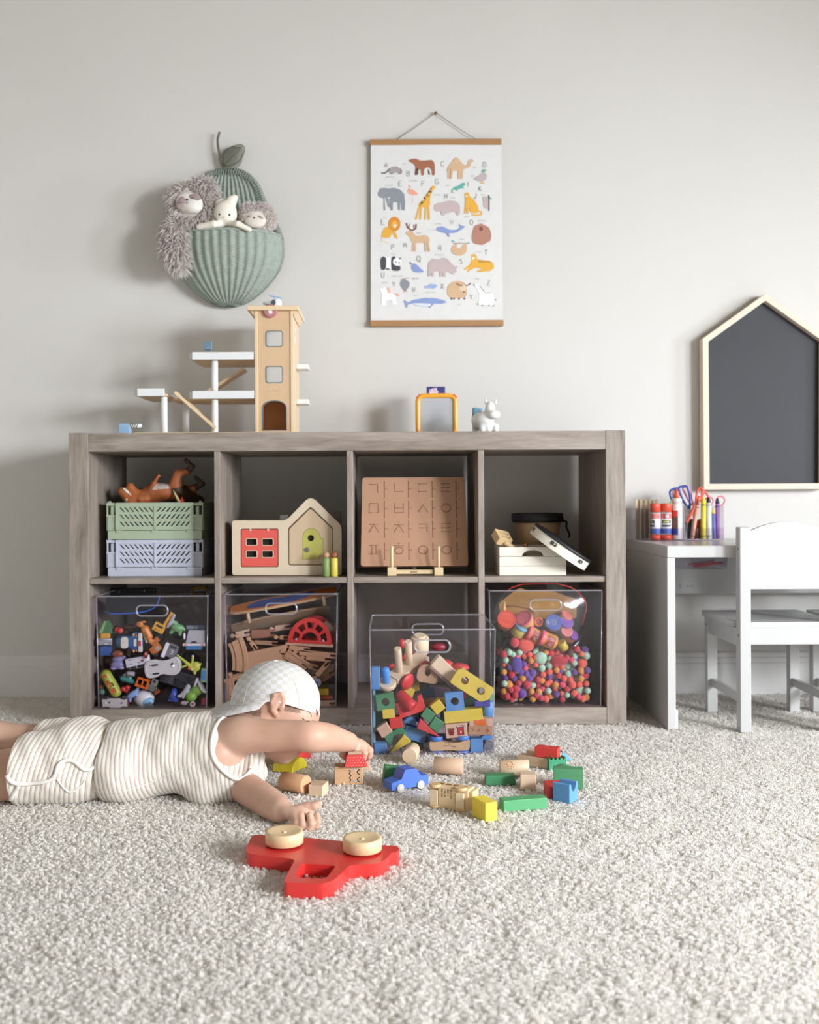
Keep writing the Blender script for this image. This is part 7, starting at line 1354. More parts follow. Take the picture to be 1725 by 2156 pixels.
E('tan_toy_car', 'upturned tan wooden toy car with four blue wheels on the floor of the block bin', 'toy car', 1075, 1725, 0.004, 0, [('plate', 'body', 'w#c7a880', [[(p.x, p.y) for p in spline([(-240, -20, 0), (-235, 50, 0), (-150, 62, 0), (-20, 35, 0), (120, 40, 0), (235, 75, 0), (245, 20, 0), (230, -50, 0), (130, -62, 0), (0, -55, 0), (-130, -62, 0), (-220, -60, 0)], 4, True)]], 0, 110)] + [('cyl', 'wheel', '#4a7fcb', (x, 55, z), 88, 52, 'z') for x, z in ((-165, 82), (158, 92), (-155, -92), (152, -90))] + [('line', 'body>script', '#4e4030', [[(-70, -3, -4), (-50, -3, 2), (-30, -3, -6), (-10, -3, 0), (20, -3, -4), (50, -3, -12), (74, -3, -16)], [(-14, -3, 18), (14, -3, 18)], [(-6, -3, 38), (6, -3, 38)]], 2.5)])
blk('wooden_cylinder', 'blue wooden block at the bottom right of the block bin', 1402, 1742, 0.006, 0, [('box', 'block', BL, (0, 70, 0), (152, 140, 200))])
cube('blue block at the bottom left corner of the block bin', 238, 1770, 0.004, 0, 152, 140, BL)
blk('wooden_cylinder', 'dark green cylinder behind the yellow triangle', 690, 1750, 0.04, 0, [('cyl', 'cylinder', 'w#4a7d58', (0, 60, 0), 76, 180, 'z')])
cube('bright blue wedge-like block right above the corner', 1510, 1635, 0.05, -30, 160, 80, BL)
cube('dark blue block behind the yellow cube', 815, 1095, 0.10, -8, 190, 100, 'w#33527e')
cube('small red block behind the yellow holed plank', 1262, 1110, 0.05, 20, 60, 110, RE)
cube('dark green block behind the purple flat block', 1320, 1210, 0.06, 0, 130, 130, 'w#2f5f49')
cube('grey block in the bottom right corner of the block bin', 1545, 1740, 0.03, 20, 110, 110, 'w#6e7276')
cube('tan block in the middle behind the yellow cube', 800, 1200, 0.09, -4, 150, 90, 'w#a8764e')
cube('mustard block behind the yellow cube at the right', 985, 1190, 0.09, 4, 130, 70, 'w#c39b3a')
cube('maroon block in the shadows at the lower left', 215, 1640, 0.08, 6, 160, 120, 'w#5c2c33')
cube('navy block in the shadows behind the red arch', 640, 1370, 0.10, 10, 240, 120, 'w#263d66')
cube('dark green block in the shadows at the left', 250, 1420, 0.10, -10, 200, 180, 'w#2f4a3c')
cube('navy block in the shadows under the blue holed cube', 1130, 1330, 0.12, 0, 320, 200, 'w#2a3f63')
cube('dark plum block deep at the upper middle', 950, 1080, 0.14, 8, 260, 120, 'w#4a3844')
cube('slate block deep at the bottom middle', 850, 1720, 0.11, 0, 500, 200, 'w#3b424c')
cube('teal green block at the right wall under the plank tip', 1585, 1150, 0.05, 0, 60, 150, 'w#7fae7f')
# ---- bin of dough tubs and pom-poms
G5 = Mini(1010, 1215, 6.161, 2.715)
zf = Z_BOT+0.006
PC = [('coral', '#ee6b58'), ('red', '#c93f4c'), ('orange', '#e0994a'), ('mint', '#aed8b8'), ('purple', '#6d4f9c'), ('pink', '#e2567c')]
def pom_mesh(cl, seed):
    rg = np.random.default_rng(seed); b = B(); q = bmesh.ops.create_icosphere(b.bm, subdivisions=3, radius=1.0)['verts']
    ph = rg.uniform(0, 6, 3)
    for v in q:
        n = math.sin(v.co.x*9+ph[0])*math.sin(v.co.y*9+ph[1])*math.sin(v.co.z*9+ph[2]); v.co *= 1+0.05*n+rg.normal(0, 0.018)
    b._fin(q, None, True); me = bpy.data.meshes.new('pom_pom'); b.bm.to_mesh(me); b.bm.free(); me.materials.append(paint(cl, 0.95, 0.10, 60, 0.5, sheen=0.4, bscale=260)); return me
PM = {n: [pom_mesh(c, 7*i+j) for j in range(2)] for i, (n, c) in enumerate(PC)}
rgp = random.Random(21); pl_ = []
xa, xb = G5.at(270, 0).x, G5.at(1432, 0).x
ztop = lambda x: G5.at(0, 985, 0.02).z+0.010*math.sin((x-xa)*22)+(0.022 if x > xb-0.045 else 0)
tries = 0
while len(pl_) < 298 and tries < 60000:
    tries += 1
    r = rgp.choice((0.0070, 0.0078, 0.0086, 0.0094, 0.0105, 0.0125, 0.0080, 0.0075)); x = rgp.uniform(xa+r, xb-r); y = 2.706+r+rgp.random()**1.5*0.046; z = rgp.uniform(zf+r, ztop(x))
    if all((x-p[0])**2+(y-p[1])**2+(z-p[2])**2 > ((r+p[3])*0.84)**2 for p in pl_): pl_.append((x, y, z, r))
for i, (x, y, z, r) in enumerate(pl_):
    cn = rgp.choices([c[0] for c in PC], (30, 17, 18, 24, 11, 12))[0]
    o = bpy.data.objects.new('pom_pom', PM[cn][i % 2]); C.objects.link(o); o.location = (x, y, z); r *= 1.12; o.scale = (r, r, r); o.rotation_euler = (rgp.uniform(0, 6), rgp.uniform(0, 6), 0)
    tag(o, 'small %s craft pom-pom loose in the clear bag of the lowest right bin' % cn, 'pom-pom', '%s pom-poms in the bag' % cn)
def pouch(name, lab, outline, dy, thick, mat, seam=None):
    """A clear plastic pouch: a pillow over an outline, wrinkled, open inside."""
    V0 = [G5.at(u, v, dy) for u, v in outline]; c = sum(V0, Vector())/len(V0); t = thing(name, lab, 'bag', c)
    per = [Vector((p.x, p.z)) for p in spline([(p.x-c.x, 0, p.z-c.z) for p in V0], 4, True)] if False else [Vector((p.x, p.z)) for p in spline([(p.x-c.x, 0, p.z-c.z) for p in V0], 4, True)]
    n = len(per); rings = 12; V = []; Fq = []
    for s_ in (-1, 1):
        base = len(V)
        for j in range(rings+1):
            k = j/rings
            for i, p in enumerate(per):
                q = p*(1-k*0.985); d = thick*math.sin(min(1, k*1.6)*PI/2)*0.5
                w = 0.0022*math.sin(q.x*130+q.y*60+s_)*math.sin(q.y*95-q.x*40)*min(1, k*2)
                V.append((q.x, s_*(d+w), q.y))
        for j in range(rings):
            for i in range(n):
                a = base+j*n+i; b_ = base+j*n+(i+1) % n; f = (a, b_, b_+n, a+n); Fq.append(f if s_ > 0 else f[::-1])
    b = B(); b.mesh(V, Fq); part('plastic_film', b, mat, t)
    if seam: b = B(); b.tube([(G5.at(u, v, dy-0.001)-c) for u, v in seam], 0.0016, n=6); part('zip_seam', b, paint('#b83a31', 0.45, 0.05, 40), t, label='red zip edge')
    return t
FILM = acrylic('#fbfafa', 0.5, 0.16)
pouch('clear_bag', 'big clear plastic bag full of fuzzy pom-poms filling the lowest right bin', [(262, 1590), (262, 1200), (300, 960), (600, 930), (1000, 930), (1250, 900), (1380, 680), (1440, 900), (1450, 1300), (1440, 1590), (900, 1600)], 0.036, 0.058, FILM)
pouch('zip_bag', 'rounded clear zip bag of modelling dough tubs with a red zip edge', [(190, 560), (230, 330), (340, 190), (560, 95), (1000, 85), (1270, 190), (1385, 350), (1340, 600), (1230, 820), (1110, 1000), (880, 945), (640, 880), (380, 745)], -0.0005, 0.045, FILM, [(330, 205), (420, 135), (560, 92), (800, 82), (1000, 84), (1180, 130), (1280, 195), (1370, 300), (1388, 400), (1330, 620)])
ag = thing('amber_mould', 'amber yellow plastic mould sheet standing behind the dough tubs', 'toy mould', G5.at(760, 380, 0.035))
b = B(); b.plate([[(p[0]*G5.u, p[1]*G5.u) for p in rpoly([(-480, -160), (505, -160), (505, 100), (380, 130), (150, 215), (-130, 200), (-230, 250), (-330, 190), (-520, 40)], 40)]], 0, 0.006); part('sheet', b, paint('#b88a3c', 0.35, 0.10, 14, coat=0.3), ag)
b = B(); b.tube([G5.at(u, v, 0.030)-ag.location for u, v in ((330, 372), (500, 370), (640, 395), (740, 470))], 0.0022, n=6); part('ridge', b, paint('#c79b4d', 0.35, 0.05, 14), ag)
G5('yellow_dropper', 'small yellow drop-shaped plastic piece at the left of the zip bag', 'toy part', 318, 385, -0.002, 0, [('soft', 'drop', '#d9a94c', [('c', (6, 0, 60), (0, 0, -30), 10, 30, 8)])])
def tub(lab, u, v, dy, rot, tip, lid, body, r=92, h=150, label=None, open_=False, yaw=0):
    sp = [('cyl', 'tub', body, (0, 0, -h*0.1), r*0.93, h*0.8, 'z'), ('cyl', 'lid', lid, (0, 0, h*0.36), r, h*0.26, 'z')]
    if open_: sp += [('ring2', 'rim', lid)]
    o = G5('dough_tub', lab, 'dough tub', u, v, dy, rot, [q for q in sp if q[0] != 'ring2'], tip=tip, yaw=yaw)
    k = G5.u
    if open_:
        b = B(); b.lathe([(r*0.8*k, h*0.492*k), (r*0.78*k, h*0.30*k), (0, h*0.29*k)], n=24); b.lathe([(r*0.8*k, h*0.492*k), (r*k, h*0.492*k)], n=24)
        part('hollow', b, paint(open_, 0.5, 0.05, 30), o).location = (0, 0, 0.0006)
    if label:
        b = B(); b.lathe([(r*0.945*k, -h*0.34*k), (r*0.945*k, h*0.16*k)], Matrix.Rotation(-PI/2-0.75, 4, 'Z'), 10, True, 1.5); l_ = part('red_label', b, paint('#a5423a', 0.5, 0.06, 40), o)
        b = B(); 
        for i, ch in enumerate('PLAY'):
            a = -PI/2-0.5+i*0.32
            for st in GL[ch]: b.tube([(r*0.955*k*math.cos(a+p[0]*0.2), r*0.955*k*math.sin(a+p[0]*0.2), (-h*0.24+p[1]*h*0.26)*k) for p in st], 0.0006, n=4)
        part('label_lettering', b, paint('#f0e4dc', 0.5, 0.02, 30), l_)
    return o
YB = '#d9b25a'
tub('open dough tub with a glossy coral rim at the left of the zip bag', 345, 572, 0.008, 0, 62, '#ec5f47', '#cf8a4a', 120, 150, open_='#d9523f')
tub('yellow dough tub with a pink lid leaning right, top row', 600, 570, 0.004, -38, 40, '#ec7484', YB, 112, 160, open_='#c9575c')
G5('orange_ring', 'small open orange plastic ring between the pink and blue lids', 'toy ring', 765, 580, -0.004, 0, [('ring', 'ring_body', '#e2703f', (0, 0, 0), 50, 13), ('cyl', 'cup', '#a3503a', (0, 22, 0), 46, 30, 'y')])
bt = tub('dough tub with a round blue lid facing the viewer', 955, 600, -0.003, 0, 72, '#4f6bb5', '#c9a04e', 104, 150)
b = B(); k_ = G5.u
for x, z in ((-18, 26), (18, 26), (-20, 0), (20, 0), (-18, -28), (18, -28)): b.tube([(x*k_+14*k_*math.cos(a), z*k_+14*k_*math.sin(a), 150*0.492*k_+0.0004) for a in np.linspace(0, 2*PI, 13)[:-1]], 0.0006, n=4, closed=True)
part('embossed_mark', b, paint('#b9b7c4', 0.5, 0.02, 30), bt)
tub('yellow dough tub with a light blue lid at the left', 520, 690, 0.004, 28, 20, '#7fb9cf', '#c9bb62', 105, 160)
tub('yellow dough tub with a coral pink lid lying on its side in the middle', 690, 745, 0.0, -62, 10, '#ee6f74', '#dda64c', 100, 190, label=True)
tub('yellow dough tub with a coral pink lid and red label, lowest in the zip bag', 880, 815, -0.003, -66, 8, '#ee6f74', '#dda64c', 105, 230, label=True)
tub('dough tub with a purple lid right of the blue one', 1115, 610, 0.006, 20, 50, '#8a62b5', '#c98a5a', 90, 130)
tub('small dough tub with a pink rim near the bright fold of the zip bag', 1125, 715, 0.0, 10, 66, '#e57b83', '#d99a55', 72, 120, open_='#d8a98a')
tub('dough tub with a dark purple lid at the lower right of the zip bag', 1190, 775, 0.006, 40, 40, '#8d5aa8', '#b97a5a', 74, 120)
tub('small yellow dough tub at the lowest tip of the zip bag', 1080, 885, 0.0, -30, 20, '#d6c458', '#cdb84e', 62, 120)
tub('orange dough tub with a coral lid at the upper right of the zip bag', 1110, 530, 0.016, 30, 30, '#e5705c', '#d59a4c', 80, 120)
for u, v, rx, rz, cl, cn in ((600, 880, 110, 90, '#ee6a5c', 'coral'), (455, 845, 60, 70, '#d84a52', 'red'), (790, 1050, 88, 80, '#aed8b8', 'mint'), (1030, 1085, 120, 70, '#b83f48', 'dark red'), (480, 1140, 78, 110, '#5f4699', 'purple')):
    o = G5('large_pom_pom', 'large %s fluffy pom-pom, biggest of its colour in the bag' % cn, 'pom-pom', u, v, -0.001, 0, []); k = G5.u
    m = bpy.data.objects.new('fluff', pom_mesh(cl, int(u))); C.objects.link(m); m.parent = o; m.scale = (rx*k, 0.011, rz*k)
for i, (u, v, cl, lab) in enumerate(((265, 780, '#2f4a3a', 'dark green toy piece at the left wall below the zip bag'), (330, 850, '#2c3350', 'navy folded toy piece below the coral tub'), (270, 960, '#9c3b30', 'dark red ribbon-like toy piece at the left wall'), (265, 1120, '#3d4a54', 'slate toy piece at the left wall beside the pom-poms'), (262, 1300, '#4a5a3c', 'olive toy piece low at the left wall'), (250, 1460, '#3b3048', 'dark violet toy piece at the lower left wall'))):
    G5('toy_piece', lab, 'toy', u, v, 0.05, 20*i, [('soft', 'piece', cl, [('e', (0, 0, 0), (50, 60, 85), 8), ('c', (0, 0, 40), (30, 0, 90), 26, 18, 8)])])
# ------------------------------------------------------------------ on the carpet: the block parade
# blocks are set by the pixel of their lower front edge; sizes in metres
def cbox(lab, px, py, w, d, h, yaw, col, z=0.0, name='wooden_block', tip=0, roll=0, extra=None, axis=0):
    p = fl(px, py) if z == 0 else None
    p = fl(px, py, z)
    t = thing(name, lab, 'toy block', p, (0, 0, 0)); t.rotation_euler = (math.radians(tip), math.radians(roll), math.radians(yaw))
    part('block', B().box((w, d, h), (0, 0, h/2)), wood(col, axis, 0.07, 22, 0.5), t, bev=0.0011)
    if extra: extra(t)
    return t
def cplate(lab, px, py, loops, d, yaw, col, z=0.0, name='wooden_block', tip=0, roll=0):
    t = thing(name, lab, 'toy block', fl(px, py, z)); t.rotation_euler = (math.radians(tip), math.radians(roll), math.radians(yaw))
    part('block', B().plate(loops, -d/2, d/2), wood(col, 0, 0.07, 22, 0.5), t, bev=0.0011); return t
def ccyl(lab, px, py, r, L_, yaw, col, z=0.0, name='wooden_cylinder', endcol=None):
    t = thing(name, lab, 'toy block', fl(px, py, z)); t.location.z = z+r; t.rotation_euler = (0, 0, math.radians(yaw))
    part('cylinder', B().cyl(r, L_, (0, 0, -L_/2), R(0, 90, 0), n=32, bev=0.001), wood(col, 0, 0.06, 22, 0.5), t); return t
NAT, NAT2 = '#cdb094', '#d3b99d'
cGR, cRE, cYE, cBL = '#4f8f63', '#cc3b36', '#e3cd3e', '#5b90c6'
cbox('yellow square-ended block touching the wooden bus', 1021, 1722, 0.026, 0.048, 0.035, 26, cYE, axis=1)
cbox('long light green block lying nearest the camera on the right', 1102, 1702, 0.088, 0.026, 0.021, 13, '#55a06c')
cplate('blue block with a U-shaped notch in front of the green L', 1191, 1685, [[(-0.0185, 0), (0.0185, 0), (0.0185, 0.037), (0.011, 0.037)]+[(-0.011*math.cos(a)*-1, 0.037-0.016*math.sin(a)) for a in np.linspace(0.1, PI-0.1, 10)]+[(-0.011, 0.037), (-0.0185, 0.037)]], 0.036, 54, cBL)
cbox('red block tucked behind the notched blue one', 1170, 1676, 0.040, 0.042, 0.026, 4, cRE)
cbox('large green block right behind the notched blue one', 1197, 1657, 0.060, 0.026, 0.040, -8, cGR)
cplate('green half-round block on the carpet behind the large green block', 1187, 1640, [[(-0.018, 0), (0.018, 0), (0.018, 0.02)]+[(0.018*math.cos(a), 0.02+0.008*math.sin(a)) for a in np.linspace(0.1, PI-0.1, 8)]+[(-0.018, 0.02)]], 0.03, -10, cGR, z=0.012)
cplate('green comb-toothed block at the end of the natural planks', 1171, 1618, [[(-0.020, 0), (0.020, 0), (0.020, 0.026)]+[(x, z) for k in range(4) for x, z in ((0.0165-k*0.0095, 0.026), (0.0150-k*0.0095, 0.022), (0.0115-k*0.0095, 0.022), (0.0100-k*0.0095, 0.026))]+[(-0.020, 0.026)]], 0.022, 14, '#2f8a62')
cbox('front natural wooden plank of the pair pointing at the comb-toothed block', 1128, 1612, 0.076, 0.024, 0.022, -32, NAT)
cbox('rear natural wooden plank of the pair under the red block', 1146, 1602, 0.076, 0.024, 0.022, -32, NAT)
cbox('red block lying on top of the rear natural plank', 1153, 1593, 0.052, 0.025, 0.022, -24, cRE, z=0.0225)
cplate('light blue triangular block behind the red block', 1186, 1598, [[(-0.018, 0), (0.018, 0), (-0.004, 0.020)]], 0.024, 8, '#6aa5d3')
cbox('natural wood cube standing alone in the middle of the block parade', 1112, 1659, 0.032, 0.030, 0.030, -6, NAT2, axis=2)
cbox('dark green block on the carpet left of the natural cube', 1053, 1650, 0.062, 0.024, 0.020, 2, '#3d8057')
def sunprint(t):
    k = []
    b = B(); b.mi = 0
    M_ = R(0, 0, 0)
    def sur(x, a): return (x, -0.0178*math.cos(a), 0.0178*math.sin(a))
    for s0 in range(1): b.tube([sur(-0.010+0.006*math.cos(t_), 0.72+0.32*math.sin(t_)) for t_ in np.linspace(0, PI*2, 17)[:-1]], 0.0007, n=4, closed=True)
    for a in np.linspace(-PI*0.95, -PI*0.05, 6): b.tube([sur(-0.010+0.0085*math.cos(a), 0.72+0.45*math.sin(a)), sur(-0.010+0.0120*math.cos(a), 0.72+0.62*math.sin(a))], 0.0006, n=4)
    part('sun_print', b, paint('#df8a3a', 0.5, 0.03, 40), t.children[0])
sc_ = ccyl('natural wooden cylinder with an orange sun print near the natural planks', 1083, 1634, 0.0175, 0.062, -2, NAT2); sunprint(sc_)
cplate('natural triangular prism resting behind the sun-print cylinder', 1072, 1618, [[(-0.016, 0), (0.016, 0), (0.0, 0.018)]], 0.030, 74, NAT, z=0.012)
ccyl('plain natural wooden cylinder lying alone beside the blue car', 945, 1630, 0.0178, 0.062, -10, '#c9a88d')
lf_ = ccyl('natural wooden cylinder with a green leaf print leaning on the block bin', 866, 1601, 0.0170, 0.062, 82, NAT2)
b = B(); b.plate([[(p.x, p.y) for p in spline([(-0.009, 0, 0), (-0.004, 0.0034, 0), (0.004, 0.003, 0), (0.010, -0.001, 0), (0.003, -0.002, 0), (-0.004, -0.0015, 0)], 4, True)]], -0.0006, 0, R(-90, 0, 0)); o = part('leaf_print', b, paint('#4f9a6c', 0.5, 0.03, 40), lf_.children[0]); o.location = (0.012, 0.0, 0.0172)
# child's side
ccyl('natural wooden cylinder on the carpet closest to the lying arm', 621, 1667, 0.0185, 0.058, -32, '#c99e78')
cbox('small natural wood block between the cylinder and the face block', 671, 1671, 0.030, 0.040, 0.022, -14, NAT2)
def face(t):
    y = -0.0176; b = B()
    pts = [[(0.002, 0.030), (0.006, 0.029), (0.0035, 0.024), (0.007, 0.020), (0.004, 0.015), (0.0065, 0.011), (0.004, 0.006)], [(0.026, 0.033), (0.021, 0.029), (0.0205, 0.025), (0.025, 0.022)], [(0.025, 0.016), (0.0205, 0.013), (0.021, 0.009), (0.025, 0.006)]]
    for L_ in pts: b.tube([(x-0.002, y, z) for x, z in [tuple(q)[:2] for q in [(p.x, p.y) for p in spline([(a, c, 0) for a, c in L_], 4)]]], 0.0009, n=5)
    part('face_print', b, paint('#17171a', 0.5, 0.02, 40), t.children[0])
    b = B(); [b.plate([circ(x, z, 0.0022, 10)], y-0.0004, y+0.0004) for x, z in ((0.0125, 0.032), (0.0115, 0.009))]; part('tear_print', b, paint('#8fb9d8', 0.5, 0.02, 40), t.children[0])
    b = B(); b.plate([circ(-0.006, 0.0, 0.0055, 14, 0.0035)], -0.0006, 0, T(0, 0, 0.0384) @ R(90, 0, 0)); part('ladybird_print', b, paint('#7a2230', 0.5, 0.2, 300), t.children[0])
    b = B(); b.plate([rrect(0.012, -0.006, 0.021, 0.006, 0.002)], -0.0006, 0, T(0, 0, 0.0384) @ R(90, 0, 0)); part('pink_print', b, paint('#e38fd0', 0.5, 0.05, 80), t.children[0])
cbox('natural wooden block printed with a sleepy face under the reaching hand', 735, 1648, 0.059, 0.035, 0.038, 1, '#c9a27c', extra=face)
cbox('natural wooden block standing behind the face block', 760, 1622, 0.040, 0.020, 0.046, 4, '#c4a98f')
cplate('yellow half-round arch block below the chin of the child', 611, 1619, [[(-0.031, 0), (0.031, 0)]+[(0.031*math.cos(a), 0.028*math.sin(a)) for a in np.linspace(0.05, PI-0.05, 14)]], 0.050, 62, '#e6d32f')
cbox('red block peeking out behind the yellow arch block', 640, 1594, 0.030, 0.030, 0.026, 10, cRE)
cbox('long natural block half hidden under the chin of the child', 560, 1606, 0.070, 0.028, 0.022, -10, '#cdbb9f')
rf = cplate('red roof-shaped block with white dashes held in the pinching hand', 752, 1612, [[(-0.026, 0.0), (0.022, 0.0), (0.012, 0.026), (-0.022, 0.026)]], 0.026, 4, '#cf4440', z=0.040)
b = B(); rgd = random.Random(2)
for j in range(4):
    for i in range(7): x = -0.022+i*0.0062+(j % 2)*0.003; z = 0.004+j*0.0055; b.tube([(x, -0.0134, z), (x+0.0022, -0.0134, z)], 0.0004, n=4)
part('white_dashes', b, paint('#f0d9d4', 0.6, 0.02, 40), rf.children[0]); part('wood_top', B().box((0.028, 0.0255, 0.006), (-0.005, 0, 0.0295)), wood('#b89a80', 0, 0.06, 22), rf)
# blue car and the green block behind it
def prof_car(t, prof, wdt, col, hub, wheels_, name='body'):
    part(name, B().plate([rpoly(prof, 0.002, 3)], -wdt/2, wdt/2), col, t, bev=0.0015)
    for x, z, r in wheels_:
        for s_ in (-1, 1):
            w = part('wheel', B().cyl(r, 0.006, (0, 0, -0.003), T(x, s_*(wdt/2+0.0005), z) @ R(90, 0, 0), n=24, bev=0.001), hub, t)
            part('hub', B().cyl(r*0.55, 0.0074, (0, 0, -0.0037), T(x, s_*(wdt/2+0.0005), z) @ R(90, 0, 0), n=18, bev=0.0006), paint('#c9c6c2', 0.4, 0.05, 40), w)
bc = thing('wooden_car', 'bright blue wooden toy car with pale wheels driving towards the lower left', 'toy car', fl(855, 1660), (0, 0, 31))
bc.scale = (0.94, 0.94, 0.94)
prof_car(bc, [(-0.047, 0.006), (0.047, 0.006), (0.047, 0.028), (0.028, 0.028), (0.015, 0.046), (-0.013, 0.046), (-0.022, 0.027), (-0.047, 0.022)], 0.036, paint('#4369c0', 0.45, 0.04, 30, coat=0.1), paint('#b9b3ab', 0.5, 0.05, 40), [(-0.026, 0.009, 0.0092), (0.026, 0.009, 0.0092)])
cbox('dark green block leaning up behind the blue car', 822, 1648, 0.034, 0.020, 0.036, 10, '#3f7f55', roll=8)
# wooden bus lying on its side
bs = thing('wooden_bus', 'unpainted wooden toy bus lying on its side with its underside showing', 'toy bus', fl(948, 1703), (0, 0, -27))
W1 = wood('#dcc096', 0, 0.12, 20, 0.5); W2_ = wood('#cfae80', 2, 0.10, 24, 0.5); W3 = wood('#e4d0ac', 0, 0.05, 20, 0.5)
bl_, bh = 0.082, 0.042
part('body', B().box((bl_, 0.034, bh), (0, 0.012, bh/2)), W1, bs, bev=0.004, seg=3)
for x in (-0.030, 0.024):
    part('axle_board', B().box((0.016, 0.006, bh*0.72), (x, -0.008, bh*0.47)), W3, bs, bev=0.001)
    for z in (0.003, bh+0.0005): part('wheel', B().cyl(0.0115, 0.006, (0, 0, -0.003), T(x, -0.003, z), n=22, bev=0.001), W2_, bs)
part('chassis_board', B().box((0.036, 0.005, bh*0.98), (-0.003, -0.006, bh/2)), W1, bs, bev=0.0008)
for i in range(4): part('window_recess', B().box((0.011, 0.009, 0.001), (-0.024+i*0.016, 0.014, bh+0.0001)), wood('#8a6743', 0, 0.1, 20), bs)
part('nose_layers', B().box((0.010, 0.030, bh*0.86), (bl_/2+0.003, 0.012, bh/2)), wood('#d8b98a', 0, 0.3, 60, 0.5), bs, bev=0.003, seg=3)
b = B()
for i, tx in enumerate(('CHOO CHOO', '3 800 487', 'ROUTE 2', 'CH 30 0026')):
    for ln, st in enumerate((0,)): write(b, tx, 0, 0, 0.0024, 0.0005, 0, T(-0.014+i*0.0062, -0.0089, bh*0.94) @ R(0, 90, 0), gap=0.2)
part('stamped_text', b, paint('#4a3624', 0.6, 0.02, 40), bs)
# big red car in the foreground lying on its side, wheels up
rc = thing('red_toy_car', 'big red wooden toy car lying on its side with two round wooden wheels facing up', 'toy car', fl(682, 1800, 0.0))
rp = {}
def rcq(px, py, z): p = fl(px, py, z); return Vector((p.x-rc.location.x, p.y-rc.location.y))
ZT_ = 0.021
top = [(518, 1786), (531, 1757), (560, 1758), (640, 1763), (722, 1771), (800, 1779), (838, 1781), (842, 1788), (836, 1794), (824, 1796), (815, 1808), (798, 1818), (760, 1820), (737, 1822), (704, 1853), (684, 1861), (598, 1858), (599, 1851), (621, 1811), (614, 1808), (521, 1797)]
hole_ = [(635, 1818), (709, 1822), (686, 1850), (621, 1848)]
tq_ = [rcq(px, py, ZT_) for px, py in top]; hq_ = [rcq(px, py, ZT_) for px, py in hole_]
# plate() works in xz and depth along y: map (x, y) of the floor to (x, z) and lay it down
RED = paint('#cc2f2c', 0.36, 0.03, 18, coat=0.15)
part('body', B().plate([rpoly([tuple(p) for p in tq_], [0.012, 0.012, 0.01, .01, .01, .01, .006, .006, .008, .01, .02, .02, .02, .02, .025, .02, .02, .004, .02, .006, .012], 4), rpoly([tuple(p) for p in hq_], 0.010, 4)], -ZT_, 0.003, Matrix(((1, 0, 0, 0), (0, 0, 1, 0), (0, -1, 0, 0), (0, 0, 0, 1)))), RED, rc, bev=0.0045, seg=4)
WHL = wood('#d9bd94', 0, 0.10, 9, 0.5, 0.3)
for (ua, va, ub) in ((559, 1748, 639), (722, 1762, 804)):
    zt = 0.0445; c = rcq((ua+ub)/2, va, zt); r = (fl(ub, va, zt)-fl(ua, va, zt)).length/2
    w = part('wheel', B().lathe([(0, ZT_+0.003), (r-0.001, ZT_+0.003), (r, ZT_+0.004), (r, zt-0.0015), (r-0.0015, zt), (r*0.80, zt-0.0008), (r*0.12, zt-0.0035), (0, zt-0.0035)], n=48), WHL, rc); w.location = (c.x, c.y, 0)
    part('axle_end', B().ball(0.0035, (0, 0, zt-0.0032), sc=(1, 1, 0.5)), wood('#e2cba6', 0, 0.05, 20), w)
# ------------------------------------------------------------------ the child lying on the carpet
from mathutils.bvhtree import BVHTree
def skin_mat():
    k = NT('skin'); v = k.coord(); n = k.noise(v, 9, 4, 0.55); f = k.noise(v, 160, 2)
    k.l(k.ramp(n, [(0.3, lin('#bf957f')), (0.5, lin('#c8a08b')), (0.72, lin('#d1ad99'))]), k.p.inputs['Base Color'])
    k.p.inputs['Roughness'].default_value = 0.5; k.p.inputs['Subsurface Weight'].default_value = 0.18; k.p.inputs['Subsurface Radius'].default_value = (0.010, 0.004, 0.002); k.p.inputs['Subsurface Scale'].default_value = 1.0
    k.p.inputs['Specular IOR Level'].default_value = 0.35; k.bump(f, 0.05, 0.0003); return k.m
SKIN = skin_mat(); LIP = paint('#c98d80', 0.45, 0.06, 60)
def striped(name, period, tilt):
    k = NT(name); v = k.coord(); sp = k.n('ShaderNodeSeparateXYZ'); k.l(v, sp.inputs[0]); nz = k.noise(v, 7, 3)
    a = k.n('ShaderNodeMath', operation='MULTIPLY_ADD'); a.inputs[1].default_value = tilt; k.l(sp.outputs['Z'], a.inputs[0]); k.l(sp.outputs['X'], a.inputs[2])
    w = k.n('ShaderNodeMath', operation='MULTIPLY_ADD'); w.inputs[1].default_value = 0.016; k.l(nz, w.inputs[0]); k.l(a.outputs[0], w.inputs[2])
    m = k.n('ShaderNodeMath', operation='MULTIPLY'); m.inputs[1].default_value = 1.0/period; k.l(w.outputs[0], m.inputs[0])
    fr = k.n('ShaderNodeMath', operation='FRACT'); k.l(m.outputs[0], fr.inputs[0])
    k.l(k.ramp(fr.outputs[0], [(0.0, lin('#e9e4dd')), (0.40, lin('#ebe7e1')), (0.50, lin('#c0ab97')), (0.60, lin('#b79d86')), (0.70, lin('#d9d2ca')), (0.80, lin('#bdafa2')), (0.92, lin('#e4ded6'))]), k.p.inputs['Base Color'])
    k.p.inputs['Roughness'].default_value = 0.9; k.p.inputs['Sheen Weight'].default_value = 0.1; k.bump(k.noise(v, 420, 2), 0.12, 0.0004); return k.m
SHIRT = striped('striped_jersey', 0.0088, 0.10); TRIMC = paint('#e2ddd6', 0.85, 0.02, 60, 0.1)
kid = thing('person', 'small child lying face down on the carpet in a checked backwards cap and striped tank top and shorts, playing with blocks', 'person', (-0.5, 2.08, 0))
kid['label'] = 'child lying on the carpet in a backwards cap and striped outfit, reaching for blocks'
ko = kid.location.copy()
def P(px, py, Y): return at(px, py, Y)-ko
def V3(x, y, z): return Vector((x, y, z))-ko
HY_ = 2.115
def hp_(px, py, dy=0.0): return at(px, py, HY_+dy)-ko
